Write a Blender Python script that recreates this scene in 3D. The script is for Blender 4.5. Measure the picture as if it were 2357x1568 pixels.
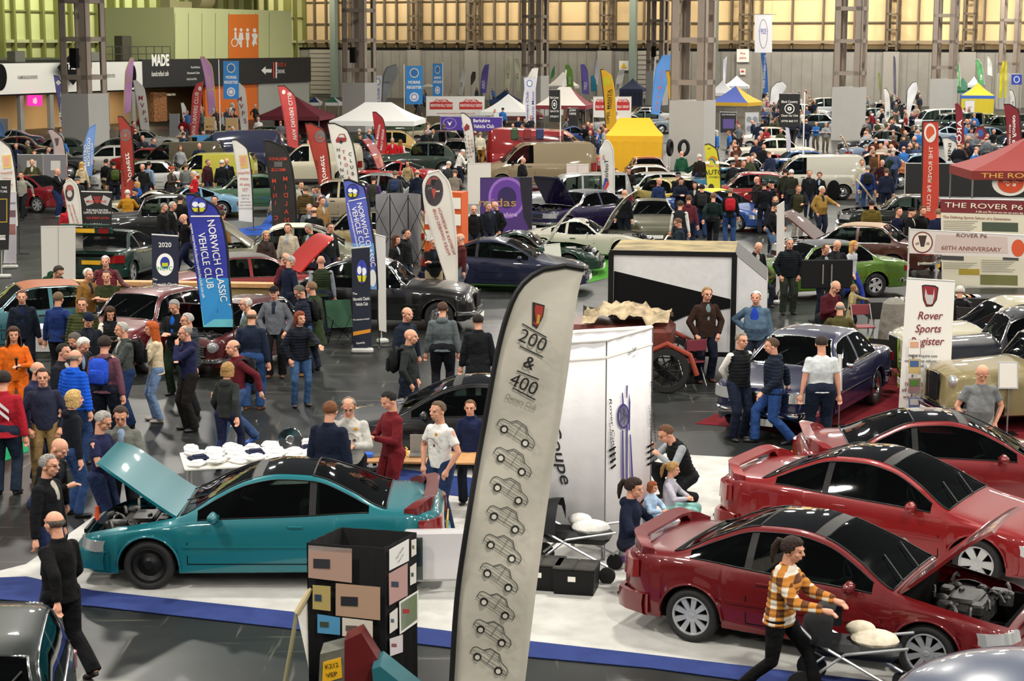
import bpy,bmesh,math,random
from mathutils import Vector,Matrix
for _o in list(bpy.data.objects):bpy.data.objects.remove(_o)
scn=bpy.context.scene
COL=scn.collection
R=math.radians
rnd=random.Random(7)
# ---------------------------------------------------------------- camera
FPX,CX,CY,CAMH,PITCH,ROLL=4200.0,1178.5,784.0,6.35,math.atan(686/4200.0),0.0019
cam_data=bpy.data.cameras.new('camera');cam=bpy.data.objects.new('camera',cam_data);COL.objects.link(cam)
cam_data.sensor_width=36.0;cam_data.lens=36.0*FPX/2357.0
cam_data.clip_start=0.5;cam_data.clip_end=600
CAM_M=Matrix.Rotation(R(90)-PITCH,3,'X') @ Matrix.Rotation(ROLL,3,'Z')
cam.matrix_world=Matrix.Translation((0,0,CAMH)) @ CAM_M.to_4x4()
cam_data.dof.use_dof=True;cam_data.dof.focus_distance=34.0;cam_data.dof.aperture_fstop=6.0
scn.camera=cam
# ---------------------------------------------------------------- world, lamps, exposure
scn.view_settings.view_transform='Standard';scn.view_settings.look='None'
scn.view_settings.exposure=0.38;scn.view_settings.gamma=1.0;scn.view_settings.use_curve_mapping=False
w=bpy.data.worlds.new('hall_air');scn.world=w;w.use_nodes=True
w.node_tree.nodes['Background'].inputs[0].default_value=(0.93,0.97,1.0,1)
w.node_tree.nodes['Background'].inputs[1].default_value=0.05
GA=R(24)
AX=Vector((math.sin(GA),math.cos(GA),0));BX=Vector((math.cos(GA),-math.sin(GA),0))
LAMPW=1700.0
def lamp(p,size=1.4,power=LAMPW,col=(1.0,.95,.86)):
 d=bpy.data.lights.new('high_bay_lamp','AREA');d.shape='DISK';d.size=size
 d.energy=power;d.color=col
 o=bpy.data.objects.new('high_bay_lamp',d);COL.objects.link(o);o.location=p
 return o
for i in range(-1,12):
 for j in range(-3,4):
  p=Vector((4,4,0))+AX*(i*17.0+3)+BX*(j*17.0+(8 if i % 2 else 0))
  if p.y<192:lamp((p.x,p.y,15.5))
  # ---------------------------------------------------------------- pixel <-> place
def ray(px,py):
 return CAM_M @ Vector(((px-CX)/FPX,-(py-CY)/FPX,-1.0))
def P(px,py,z=0.0):
 d=ray(px,py);t=(z-CAMH)/d.z
 return Vector((d.x*t,d.y*t,z))
def G(px,py):
 return P(px,max(py,236.5+.0146*(px-CX)),0)
def PD(px,py,D):
 d=ray(px,py);t=D/d.y
 return Vector((d.x*t,D,CAMH+d.z*t))
def PIX(v):
 q=CAM_M.transposed() @ (Vector(v)-Vector((0,0,CAMH)))
 return (CX+FPX*q.x/-q.z,CY-FPX*q.y/-q.z)
def SC(p):
 q=CAM_M.transposed() @ (Vector(p)-Vector((0,0,CAMH)))
 return FPX/-q.z
 # ---------------------------------------------------------------- materials
MATS={}
def hexc(h):
 h=h.lstrip('#');c=[int(h[i:i+2],16)/255 for i in (0,2,4)]
 return tuple((x/12.92 if x<=.04045 else ((x+.055)/1.055)**2.4) for x in c)
def lin(c):
 if isinstance(c,str):return hexc(c)
 return tuple(c[:3])
def mat(name,col=(.5,.5,.5),rough=.5,metal=0,coat=0,spec=.5,obj=False,noise=0,nscale=8,bump=0,bscale=60,emit=0,trans=0,sheen=0):
 if name in MATS:return MATS[name]
 m=bpy.data.materials.new(name);m.use_nodes=True;MATS[name]=m
 nt=m.node_tree;b=nt.nodes['Principled BSDF'];c=lin(col)
 b.inputs['Base Color'].default_value=(*c,1);b.inputs['Roughness'].default_value=rough
 b.inputs['Metallic'].default_value=metal;b.inputs['Coat Weight'].default_value=coat
 b.inputs['Coat Roughness'].default_value=.04
 b.inputs['Specular IOR Level'].default_value=spec
 if sheen:b.inputs['Sheen Weight'].default_value=sheen
 if trans:b.inputs['Transmission Weight'].default_value=trans
 src=None
 if obj:
  oi=nt.nodes.new('ShaderNodeObjectInfo');src=oi.outputs['Color']
 if noise:
  tc=nt.nodes.new('ShaderNodeTexCoord');n=nt.nodes.new('ShaderNodeTexNoise');n.inputs['Scale'].default_value=nscale
  n.inputs['Detail'].default_value=4
  nt.links.new(tc.outputs['Object'],n.inputs['Vector'])
  mr=nt.nodes.new('ShaderNodeMapRange');mr.inputs[1].default_value=.3;mr.inputs[2].default_value=.7
  mr.inputs[3].default_value=1-noise;mr.inputs[4].default_value=1+noise
  nt.links.new(n.outputs['Fac'],mr.inputs[0])
  mx=nt.nodes.new('ShaderNodeVectorMath');mx.operation='SCALE'
  if src:nt.links.new(src,mx.inputs[0])
  else:mx.inputs[0].default_value=c
  nt.links.new(mr.outputs[0],mx.inputs['Scale']);src=mx.outputs[0]
 if src:nt.links.new(src,b.inputs['Base Color'])
 if bump:
  tc=nt.nodes.new('ShaderNodeTexCoord');n=nt.nodes.new('ShaderNodeTexNoise');n.inputs['Scale'].default_value=bscale
  nt.links.new(tc.outputs['Object'],n.inputs['Vector'])
  bp=nt.nodes.new('ShaderNodeBump');bp.inputs['Strength'].default_value=bump;bp.inputs['Distance'].default_value=.035
  nt.links.new(n.outputs['Fac'],bp.inputs['Height']);nt.links.new(bp.outputs[0],b.inputs['Normal'])
 if emit:
  b.inputs['Emission Color'].default_value=(*c,1);b.inputs['Emission Strength'].default_value=emit
 return m
M=dict(
paint=mat('car_paint',obj=True,rough=.4,coat=1,metal=.12,spec=.35),
solid=mat('solid_gloss_paint',obj=True,rough=.35,coat=.8),
plain=mat('plain_coloured',obj=True,rough=.6),
fabric=mat('flag_fabric',obj=True,rough=.75,bump=.25,bscale=5),
cloth=mat('clothing_cloth',obj=True,rough=.9,noise=.16,nscale=9,bump=1,bscale=7,spec=.2),
denim=mat('trouser_cloth',obj=True,rough=.9,noise=.2,nscale=7,bump=.8,bscale=11,spec=.2),
hair=mat('hair_strands',obj=True,rough=.7,noise=.35,nscale=40,bump=.8,bscale=60,spec=.3),
skin=mat('skin','#cf967b',rough=.5,noise=.06,nscale=14,spec=.35),
lips=mat('lips','#b0695a',rough=.5),eye=mat('eye_dark','#5c463a',rough=.4),brow=mat('brow','#946b54',rough=.8),
shoe=mat('shoe_leather',obj=True,rough=.5),
rubber=mat('tyre_rubber','#141414',rough=.75,bump=.2,bscale=90),black=mat('black_trim','#09090a',rough=.5,spec=.3),
matblack=mat('matt_black','#08080a',rough=.9,spec=.2),dark=mat('dark_underside','#060606',rough=.9,spec=.1),
chrome=mat('chrome','#d8d8d8',rough=.12,metal=1),alloy=mat('wheel_alloy','#b9bbbd',rough=.3,metal=.55,coat=.4),
steel=mat('brushed_steel','#9b9b98',rough=.4,metal=.8),white=mat('white_plastic','#e8e6e0',rough=.5),
offwhite=mat('off_white_fabric','#dcdad2',rough=.8),amber=mat('amber_lens','#c9601a',rough=.2,coat=.6),
redlens=mat('red_lens','#7c0f10',rough=.15,coat=1),clearlens=mat('clear_lens','#c9cbcb',rough=.08,metal=.5,coat=1),
seat=mat('seat_cloth','#232a28',rough=.9,noise=.2),tan=mat('tan_leather','#6a6044',rough=.6),
wood=mat('pale_wood','#b98a58',rough=.6,noise=.15,nscale=6),paper=mat('paper','#e9e6dd',rough=.8),
engine=mat('engine_metal','#3b3b3a',rough=.45,metal=.5,noise=.5,nscale=20),
)
def glassmat():
 m=bpy.data.materials.new('window_glass');m.use_nodes=True;nt=m.node_tree;nt.nodes.clear()
 o=nt.nodes.new('ShaderNodeOutputMaterial');mx=nt.nodes.new('ShaderNodeMixShader')
 t=nt.nodes.new('ShaderNodeBsdfTransparent');g=nt.nodes.new('ShaderNodeBsdfGlossy')
 t.inputs[0].default_value=(.30,.37,.34,1);g.inputs['Roughness'].default_value=.03
 g.inputs['Color'].default_value=(.9,.9,.9,1)
 f=nt.nodes.new('ShaderNodeFresnel');f.inputs['IOR'].default_value=1.45
 mp=nt.nodes.new('ShaderNodeMath');mp.operation='ADD';mp.inputs[1].default_value=.02
 nt.links.new(f.outputs[0],mp.inputs[0]);nt.links.new(mp.outputs[0],mx.inputs[0])
 nt.links.new(t.outputs[0],mx.inputs[1]);nt.links.new(g.outputs[0],mx.inputs[2]);nt.links.new(mx.outputs[0],o.inputs[0])
 return m
M['glass']=glassmat()
# ---------------------------------------------------------------- object helpers
def snake(s):return s
def link(name,mesh,m=None,parent=None,color=None,loc=None,rot=None):
 o=bpy.data.objects.new(name,mesh);COL.objects.link(o)
 if m is not None and mesh is not None:
  for mm in (m if isinstance(m,(list,tuple)) else [m]):
   if len(mesh.materials)<(len(m) if isinstance(m,(list,tuple)) else 1):mesh.materials.append(mm)
 if parent is not None:o.parent=parent
 if color is not None:o.color=(*lin(color),1)
 if loc is not None:o.location=loc
 if rot is not None:o.rotation_euler=rot
 return o
def tag(o,label=None,cat=None,group=None,kind=None):
 if label:o['label']=label
 if cat:o['category']=cat
 if group:o['group']=group
 if kind:o['kind']=kind
 return o
def thing(name,loc,rz,label,cat,group=None):
 o=bpy.data.objects.new(name,None);COL.objects.link(o);o.location=loc;o.rotation_euler=(0,0,rz)
 o.empty_display_size=.1
 return tag(o,label,cat,group)
def mesh_of(name,verts,faces,smooth=False,mi=None):
 me=bpy.data.meshes.new(name);me.from_pydata([tuple(v) for v in verts],[],faces)
 if smooth:me.shade_smooth()
 if mi:
  for p,k in zip(me.polygons,mi):p.material_index=k
 return me
class MB:
 """collects solids into one mesh"""
 def __init__(s):s.v=[];s.f=[];s.mi=[];s.m=0
 def add(s,vs,fs,T=None):
  n=len(s.v)
  s.v+=[tuple(T @ Vector(v)) if T else tuple(v) for v in vs]
  s.f+=[tuple(i+n for i in f) for f in fs];s.mi+=[s.m]*len(fs);return s
 def box(s,c,d,T=None,bev=0,taper=1.0):
  x,y,z=d[0]/2,d[1]/2,d[2]/2;t=taper
  if bev:
   b=min(bev,x*.9,y*.9,z*.9);pts=[]
   lv=[(-z,b),(-z+b,0),(z-b,0),(z,b)]
   for (zz,ins) in lv:
    k=t if zz>0 else 1
    X,Y=(x-ins)*k,(y-ins)*k
    bb=max(b-ins,b*.4)
    for (sx,sy) in ((1,1),(-1,1),(-1,-1),(1,-1)):
     if sx*sy>0:a,c2=(sx*X,sy*(Y-bb)),(sx*(X-bb),sy*Y)
     else:a,c2=(sx*(X-bb),sy*Y),(sx*X,sy*(Y-bb))
     pts+=[(c[0]+a[0],c[1]+a[1],c[2]+zz),(c[0]+c2[0],c[1]+c2[1],c[2]+zz)]
   fs=[tuple(range(7,-1,-1)),tuple(range(24,32))]
   for r in range(3):
    for k in range(8):a=r*8+k;b2=r*8+(k+1) % 8;fs.append((a,b2,b2+8,a+8))
   return s.add(pts,fs,T)
  vs=[(c[0]+sx*x*(t if sz>0 else 1),c[1]+sy*y*(t if sz>0 else 1),c[2]+sz*z) for sz in (-1,1) for sy in (-1,1) for sx in (-1,1)]
  return s.add(vs,[(0,2,3,1),(4,5,7,6),(0,1,5,4),(2,6,7,3),(0,4,6,2),(1,3,7,5)],T)
 def tube(s,a,b,r,r2=None,n=8,T=None,cap=True):
  a,b=Vector(a),Vector(b);r2=r if r2 is None else r2;d=(b-a)
  if d.length<1e-6:return s
  z=d.normalized();x=z.orthogonal().normalized();y=z.cross(x)
  vs=[a+(x*math.cos(t)+y*math.sin(t))*r for t in [2*math.pi*k/n for k in range(n)]]+[b+(x*math.cos(t)+y*math.sin(t))*r2 for t in [2*math.pi*k/n for k in range(n)]]
  fs=[(k,(k+1) % n,(k+1) % n+n,k+n) for k in range(n)]
  if cap:fs+=[tuple(range(n-1,-1,-1)),tuple(range(n,2*n))]
  return s.add(vs,fs,T)
 def path(s,pts,r,n=6,T=None,close=False):
  pts=[Vector(p) for p in pts];N=len(pts);vs=[];prev=None
  for i,p in enumerate(pts):
   t=(pts[min(i+1,N-1)]-pts[max(i-1,0)]).normalized()
   x=t.orthogonal().normalized() if prev is None else (prev-t*prev.dot(t)).normalized();prev=x;y=t.cross(x)
   rr=r[i] if isinstance(r,(list,tuple)) else r
   vs+=[p+(x*math.cos(a)+y*math.sin(a))*rr for a in [2*math.pi*k/n for k in range(n)]]
  fs=[(i*n+k,i*n+(k+1) % n,(i+1)*n+(k+1) % n,(i+1)*n+k) for i in range(N-1) for k in range(n)]
  fs+=[tuple(range(n-1,-1,-1)),tuple(range((N-1)*n,N*n))]
  return s.add(vs,fs,T)
 def lathe(s,prof,n=24,T=None,a0=0,a1=2*math.pi,close=False):
  full=abs(a1-a0-2*math.pi)<1e-6;m_=n if full else n+1;vs=[]
  for k in range(m_):
   a=a0+(a1-a0)*k/n
   vs+=[(r*math.cos(a),r*math.sin(a),z) for r,z in prof]
  L=len(prof);fs=[]
  for k in range(n):
   k2=(k+1) % m_
   for i in range(L-1):fs.append((k*L+i,k2*L+i,k2*L+i+1,k*L+i+1))
   if close:fs.append((k*L+L-1,k2*L+L-1,k2*L,k*L))
  return s.add(vs,fs,T)
 def prism(s,poly,z0,z1,T=None):
  n=len(poly);vs=[(x,y,z0) for x,y in poly]+[(x,y,z1) for x,y in poly]
  fs=[tuple(range(n-1,-1,-1)),tuple(range(n,2*n))]+[(k,(k+1) % n,(k+1) % n+n,k+n) for k in range(n)]
  return s.add(vs,fs,T)
 def ball(s,c,r,n=12,m_=8,T=None):
  rx,ry,rz=r if isinstance(r,(list,tuple)) else (r,r,r);vs=[(c[0],c[1],c[2]-rz)]
  for i in range(1,m_):
   ph=-math.pi/2+math.pi*i/m_
   vs+=[(c[0]+rx*math.cos(ph)*math.cos(2*math.pi*k/n),c[1]+ry*math.cos(ph)*math.sin(2*math.pi*k/n),c[2]+rz*math.sin(ph)) for k in range(n)]
  vs.append((c[0],c[1],c[2]+rz));fs=[(0,1+(k+1) % n,1+k) for k in range(n)]
  for i in range(m_-2):
   fs+=[(1+i*n+k,1+i*n+(k+1) % n,1+(i+1)*n+(k+1) % n,1+(i+1)*n+k) for k in range(n)]
  q=1+(m_-2)*n;fs+=[(q+k,q+(k+1) % n,len(vs)-1) for k in range(n)]
  return s.add(vs,fs,T)
 def mesh(s,name,smooth=False,angle=None):
  me=mesh_of(name,s.v,s.f,smooth or bool(angle),s.mi)
  if angle:me.set_sharp_from_angle(angle=R(angle))
  return me
 def obj(s,name,m,parent=None,color=None,smooth=False,loc=None,rot=None,angle=None):
  if smooth and not angle:angle=40
  return link(name,s.mesh(name,smooth,angle),m,parent,color,loc,rot)
def interp(pts,x,smooth=True):
 """monotone-ish cubic through (x, y) points"""
 if x<=pts[0][0]:return pts[0][1]
 if x>=pts[-1][0]:return pts[-1][1]
 for i in range(len(pts)-1):
  if pts[i][0]<=x<=pts[i+1][0]:break
 x0,y0=pts[i];x1,y1=pts[i+1];h=x1-x0
 if h<1e-9:return y1
 if not smooth:return y0+(y1-y0)*(x-x0)/h
 d=(y1-y0)/h
 def slope(j):
  if j<=0 or j>=len(pts)-1:return None
  a=(pts[j][1]-pts[j-1][1])/max(pts[j][0]-pts[j-1][0],1e-6);b=(pts[j+1][1]-pts[j][1])/max(pts[j+1][0]-pts[j][0],1e-6)
  if a*b<=0:return 0
  return 2*a*b/(a+b)
 m0=slope(i);m1=slope(i+1);m0=d if m0 is None else m0;m1=d if m1 is None else m1
 t=(x-x0)/h
 return (2*t**3-3*t*t+1)*y0+(t**3-2*t*t+t)*h*m0+(-2*t**3+3*t*t)*y1+(t**3-t*t)*h*m1
 # text -> mesh (centred, unit height = cap height)
TXT={}
TSC=bpy.data.scenes.new('workbench')
def bake(o):
 TSC.collection.objects.link(o);TSC.view_layers[0].update();dg=TSC.view_layers[0].depsgraph
 me=bpy.data.meshes.new_from_object(o.evaluated_get(dg));bpy.data.objects.remove(o);return me
def text_mesh(s,bold=0,shear=0,space=1.0,align='CENTER'):
 key=(s,bold,shear,space,align)
 if key in TXT:return TXT[key]
 c=bpy.data.curves.new('t','FONT');c.body=s;c.size=1/0.73;c.align_x=align;c.align_y='CENTER';c.offset=bold
 c.shear=shear;c.space_character=space;c.resolution_u=3;c.space_line=.95
 me=bake(bpy.data.objects.new('t',c))
 vs=[tuple(v.co) for v in me.vertices];fs=[tuple(p.vertices) for p in me.polygons]
 bpy.data.curves.remove(c);bpy.data.meshes.remove(me)
 TXT[key]=(vs,fs);return TXT[key]
_mc={}
def cmat(col,rough=.6,name='print_ink'):
 key=(str(col),rough)
 if key not in _mc:
  _mc[key]=mat(name+'_%d' % len(_mc),col,rough=rough)
 return _mc[key]
 # ================================================================= vertical planes addressed by picture pixels
class Plane:
 """upright plane through a point; yaw 0 faces the camera; local x runs right, local z up"""
 def __init__(s,p,yaw=0.0):
  s.p=Vector((p[0],p[1],0));s.yaw=R(yaw);s.ux=Vector((math.cos(s.yaw),math.sin(s.yaw),0));s.n=Vector((math.sin(s.yaw),-math.cos(s.yaw),0))
 def at(s,px,py):
  d=ray(px,py);o=Vector((0,0,CAMH));t=(s.p-o).dot(s.n)/d.dot(s.n);q=o+d*t
  return ((q-s.p).dot(s.ux),q.z)
 def w(s,a,b,off=0):return s.p+s.ux*a+s.n*off+Vector((0,0,b))
 def sc(s,px,py):a,b=s.at(px,py);return SC(s.w(a,b))
 def M(s):return Matrix.Translation(s.p) @ Matrix.Rotation(s.yaw,4,'Z')
def flat(pl,pts,name,m,parent=None,color=None,thick=.01,off=0.0,px=True,wave=None):
 q=[pl.at(*p) for p in pts] if px else pts
 ar=sum(q[i][0]*q[(i+1) % len(q)][1]-q[(i+1) % len(q)][0]*q[i][1] for i in range(len(q)))
 if ar<0:q=q[::-1]
 n=len(q);vs=[(a,-off-thick+(wave(a,b) if wave else 0),b) for a,b in q]+[(a,-off+(wave(a,b) if wave else 0),b) for a,b in q]
 fs=[tuple(range(n)),tuple(range(2*n-1,n-1,-1))]+[(i,i+n,(i+1) % n+n,(i+1) % n) for i in range(n)]
 o=link(name,mesh_of(name,vs,fs),m,parent,color)
 if parent is None:o.matrix_basis=pl.M()
 return o
def rectpx(x0,y0,x1,y1):return [(x0,y0),(x1,y0),(x1,y1),(x0,y1)]
def circ(cx,cy,rx,ry=None,n=24):ry=ry or rx;return [(cx+rx*math.cos(2*math.pi*k/n),cy+ry*math.sin(2*math.pi*k/n)) for k in range(n)]
def ltext(pl,s,px,py,h,rot=0,color='#ffffff',parent=None,off=.012,mir=False,bold=.012,wave=None,shear=0,sx=1.0,name='lettering',space=1.0,fit=None):
 """h = capital height in picture pixels; rot in degrees, anticlockwise; fit = wished length in pixels"""
 vs,fs=text_mesh(s,bold,shear,space)
 a0,b0=pl.at(px,py);k=pl.sc(px,py);H=h/k;ca,sa=math.cos(R(rot)),math.sin(R(rot))
 if fit:
  wd=max(v[0] for v in vs)-min(v[0] for v in vs);sx=fit/k/(wd*H)
 out=[]
 for x,y,_ in vs:
  x=x*H*sx*(-1 if mir else 1);y=y*H;a=a0+x*ca-y*sa;b=b0+x*sa+y*ca
  out.append((a,-off+(wave(a,b) if wave else 0),b))
 if mir:fs=[f[::-1] for f in fs]
 o=link(name,mesh_of(name,out,fs),cmat(color),parent)
 if parent is None:o.matrix_basis=pl.M()
 return o
 # ================================================================= the hall
K=1.058
def floor_mat():
 m=bpy.data.materials.new('hall_floor');m.use_nodes=True;nt=m.node_tree;b=nt.nodes['Principled BSDF'];L=nt.links
 tc=nt.nodes.new('ShaderNodeTexCoord');mp=nt.nodes.new('ShaderNodeMapping');mp.inputs['Rotation'].default_value=(0,0,R(30))
 L.new(tc.outputs['Object'],mp.inputs[0])
 def noise(sc,det=4,scale=(1,1,1),rz=0):
  mm=nt.nodes.new('ShaderNodeMapping');mm.inputs['Scale'].default_value=scale;mm.inputs['Rotation'].default_value=(0,0,rz);L.new(tc.outputs['Object'],mm.inputs[0])
  n=nt.nodes.new('ShaderNodeTexNoise');n.inputs['Scale'].default_value=sc;n.inputs['Detail'].default_value=det;L.new(mm.outputs[0],n.inputs['Vector']);return n.outputs['Fac']
 cr=nt.nodes.new('ShaderNodeValToRGB');L.new(noise(.35,5),cr.inputs[0])
 cr.color_ramp.elements[0].position=.35;cr.color_ramp.elements[0].color=(.007,.0085,.0085,1);cr.color_ramp.elements[1].position=.72;cr.color_ramp.elements[1].color=(.026,.029,.028,1)
 s1=nt.nodes.new('ShaderNodeValToRGB');L.new(noise(1.0,3,(.5,6,1),R(28)),s1.inputs[0]);s1.color_ramp.elements[0].position=.63;s1.color_ramp.elements[1].position=.72
 s2=nt.nodes.new('ShaderNodeValToRGB');L.new(noise(1.3,3,(7,.45,1),R(-12)),s2.inputs[0]);s2.color_ramp.elements[0].position=.64;s2.color_ramp.elements[1].position=.73
 ad=nt.nodes.new('ShaderNodeMath');ad.operation='MAXIMUM';L.new(s1.outputs[0],ad.inputs[0]);L.new(s2.outputs[0],ad.inputs[1])
 ml=nt.nodes.new('ShaderNodeMath');ml.operation='MULTIPLY';ml.inputs[1].default_value=.7;L.new(ad.outputs[0],ml.inputs[0])
 mx=nt.nodes.new('ShaderNodeMix');mx.data_type='RGBA';L.new(ml.outputs[0],mx.inputs[0]);L.new(cr.outputs[0],mx.inputs[6]);mx.inputs[7].default_value=(.13,.12,.09,1)
 L.new(mx.outputs[2],b.inputs['Base Color'])
 rr=nt.nodes.new('ShaderNodeMapRange');L.new(noise(.8,4),rr.inputs[0]);rr.inputs[3].default_value=.26;rr.inputs[4].default_value=.50
 L.new(rr.outputs[0],b.inputs['Roughness']);b.inputs['Specular IOR Level'].default_value=.26
 return m
def struct(o):o['kind']='structure';return o
fl=MB();fl.box((0,110,-.1),(190,260,.2));struct(fl.obj('floor',floor_mat()))
wallp=mat('ribbed_grey_wall','#8e8a82',rough=.8,noise=.1,nscale=.8)
panelm=mat('cream_wall_panel','#e2c594',rough=.8,noise=.07,nscale=.25)
greenp=mat('pale_green_wall_panel','#c6c88c',rough=.8,noise=.07,nscale=.3)  # greenish light falling on the left wall is mixed into this panel colour
postm=mat('bronze_steel_post','#6b5d4a',rough=.6);postg=mat('olive_steel_post','#77783f',rough=.6)
colm=mat('taupe_column_paint','#8d8074',rough=.6,noise=.05,nscale=2);casem=mat('grey_column_casing','#a9a7a3',rough=.7,noise=.03,nscale=1.5)
BW=Plane((0,195*K),-24)
def boxon(pl,a0,a1,b0,b1,d0,d1,name,m,parent=None,st=True):
 mb=MB();mb.box(((a0+a1)/2,-(d0+d1)/2,(b0+b1)/2),(a1-a0,abs(d1-d0),b1-b0));o=mb.obj(name,m,parent)
 if parent is None:
  o.matrix_basis=pl.M()
  if st:struct(o)
 return o
boxon(BW,-30,75,0,5.55,-.6,0,'wall_back',wallp)
boxon(BW,-30,75,5.55,17,-1.6,-1.2,'wall_back_upper',panelm)
boxon(BW,-30,75,5.5,5.75,-1.2,.05,'trim_1',M['matblack'])
boxon(BW,-30,75,6.35,6.62,-.9,-.5,'trim_2',mat('beige_rail','#8d7d66',rough=.7))
boxon(BW,-30,75,8.4,8.55,-1.2,-1.0,'trim_3',postm)
boxon(BW,-30,75,10.9,11.05,-1.2,-1.0,'trim_3',postm)
a=-29
while a<74:
 boxon(BW,a-.09,a+.09,5.3,17,-1.2,-.75,'trim_4',postm);a+=3.3 if a>2 else 1.55
a=-28.5
while a<74:boxon(BW,a-.02,a+.02,0,5.5,0,.03,'trim_5',mat('wall_rib','#7d7a73',rough=.8));a+=1.1
def lattice(pl_or_pos,yaw,w_,z0,z1,leg,bat,m,casing,name='steel_column',step=2.1,ph=.9):
 r=bpy.data.objects.new(name,None);COL.objects.link(r);r.location=(pl_or_pos[0],pl_or_pos[1],0);r.rotation_euler=(0,0,R(yaw));r['kind']='structure'
 for sx in (1,-1):
  for sy in (1,-1):
   g=MB();h=w_/2
   g.box((sx*(h-leg/2),sy*(h-.03),(z0+z1)/2),(leg,.06,z1-z0));g.box((sx*(h-.03),sy*(h-leg/2),(z0+z1)/2),(.06,leg,z1-z0));g.obj('column_leg',m,r)
 z=z0+ph
 while z<z1:
  g=MB();h=w_/2-.05
  g.box((0,-h,z),(w_-.1,.1,bat));g.box((0,h,z),(w_-.1,.1,bat));g.box((-h,0,z),(.1,w_-.1,bat));g.box((h,0,z),(.1,w_-.1,bat));g.obj('tie_batten',m,r);z+=step
 if casing:
  g=MB();g.box((0,0,z0/2),(w_*1.03,w_*1.03,z0));g.obj('column_casing',casem,r)
 return r
def colpx(px,D,w_=1.8,**k):
 p=Vector(((px-CX)/FPX*D,D,0));return lattice(p,-24,w_,3.49,17,.42,.26,colm,True,**k)
for px,D in ((202,97.7),(830,125.1),(1230,152.5),(1508,179.9),(1590,88),(1947,115.4),(2162,142.8),(2308,170.2)):
 c_=colpx(px,D*K)
 if px in (202,830,1508):
  g=MB();g.box((-.22,-.5,5.45),(.42,.3,1.1));g.obj('black_speaker',M['black'],c_)
  g=MB();g.box((.62,-.5,5.45),(.42,.3,1.1));g.obj('black_speaker',M['black'],c_)
for px in (955,1087,1240,1394,1560,1715,2054,2230):
 a,b=BW.at(px,110);p=BW.w(a,0,-.2)
 lattice(p,-24,1.25,5.6,17,.25,.2,postm,False,'wall_column',step=1.6,ph=.5)
 boxon(BW,a-.8,a+.8,0,5.5,-.1,.35,'trim_6',mat('pilaster','#9a968e',rough=.8))
for px in (682,775,1462,1648):
 a,b=BW.at(px,110);boxon(BW,a-.35,a+.35,0,15,.3,1.0,'trim_7',mat('green_grey_downpipe','#7d8a80',rough=.5))
 # roller shutter left of the wall
CF=Plane((-.2805*116*K,116*K),66)
CR=Plane(CF.p+CF.n*-30,66)
a1=CR.at(700,110)[0]
boxon(CR,-40,a1,0,17,-.5,0,'wall_left',greenp)
boxon(CR,-40,a1,6.25,6.55,0,.4,'trim_8',mat('green_rail','#b3b488',rough=.7))
boxon(CR,-40,a1,9.1,9.25,0,.2,'trim_9',postg)
a=-39.
i=0
while a<a1:
 boxon(CR,a-.14,a+.14,4,17,0,.45 if i % 4 else .9,'trim_10',postg);a+=2.1;i+=1
 # cafe block
aend=CF.at(715,150)[0];a327=CF.at(327,150)[0]
boxon(CF,-22,aend,2.85,4.9,-29,-.4,'cafe_roof_deck',mat('dark_deck','#2a2b26',rough=.9))
cafe=bpy.data.objects.new('cafe_front',None);COL.objects.link(cafe);cafe.matrix_basis=CF.M();tag(cafe,'cafe shopfront with black and white fascia along the left side of the hall','cafe')
boxon(CF,-22,a327,2.85,4.9,-.3,0,'white_fascia',mat('white_fascia','#e2e0d8',rough=.6),cafe)
boxon(CF,a327,aend,2.95,5.05,-.3,.02,'black_fascia',mat('black_fascia','#1c1c1d',rough=.6),cafe)
boxon(CF,-22,a327,2.75,2.85,-.3,.05,'fascia_edge',M['matblack'],cafe)
boxon(CF,-22,aend,0,2.85,-6.2,-6.0,'back_wall',mat('cafe_interior','#c9a878',rough=.8),cafe)
for k in range(12):boxon(CF,-20+k*3.2,-19.6+k*3.2,0,2.85,-.3,0,'shopfront_post',M['white'] if k<5 else mat('grey_post','#8e8c86'),cafe)
boxon(CF,*(CF.at(480,180)[0],aend),.0,2.95,-.6,-.35,'orange_panel',mat('orange_panel','#d96a1c',rough=.6),cafe)
boxon(CF,*(CF.at(600,180)[0],aend),.0,2.95,-.34,-.2,'grey_panel',mat('grey_side_panel','#a9aaa0',rough=.7),cafe)
boxon(CF,*(CF.at(375,180)[0],CF.at(405,180)[0]),.3,2.5,-1.2,-.9,'shelving',mat('goods_shelf','#8b5b33',rough=.7,noise=.9,nscale=9),cafe)
def onC(s,px,py,h,color='#f0efe8',pl=CF,par=cafe,**k):return ltext(pl,s,px,py,h,0,color,par,off=.05,**k)
onC('FLAMEGRILLED BURGERS',63,178,8,'#6b6964',fit=70);onC('HERITAGE BRITISH FOOD',247,175,8,'#6b6964',fit=56)
onC('MADE',368,140,26,fit=68,bold=.05);onC('handcrafted cafe',367,170,12,fit=68,shear=.3);onC('Food Kitchen',449,155,5);onC('Homemade Cakes',444,168,5);onC('Freshly Ground Coffee',440,182,5,fit=40)
onC('FRESH DELI',393,218,5,'#e9dcc0');onC('LOOS...',560,183,9,'#f2d9c0',off=.4) if False else None
flat(CF,circ(0,178,15,31),'round_sign',M['matblack'],cafe,off=.03);flat(CF,circ(304,175,9,27),'round_sign',M['matblack'],cafe,off=.03)
flat(CF,[(118,155),(155,118),(184,155),(155,196)],'diamond_sign',M['matblack'],cafe,off=.5)
ltext(CF,'THE',147,153,16,0,'#ffffff',cafe,off=.53);ltext(CF,'FORGE',172,153,13,0,'#c03020',cafe,off=.53)
ltext(CF,'FOOD &',645,149,9,0,'#c8452c',cafe,off=.05);ltext(CF,'DRINK',645,165,9,0,'#efece4',cafe,off=.05)
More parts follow.
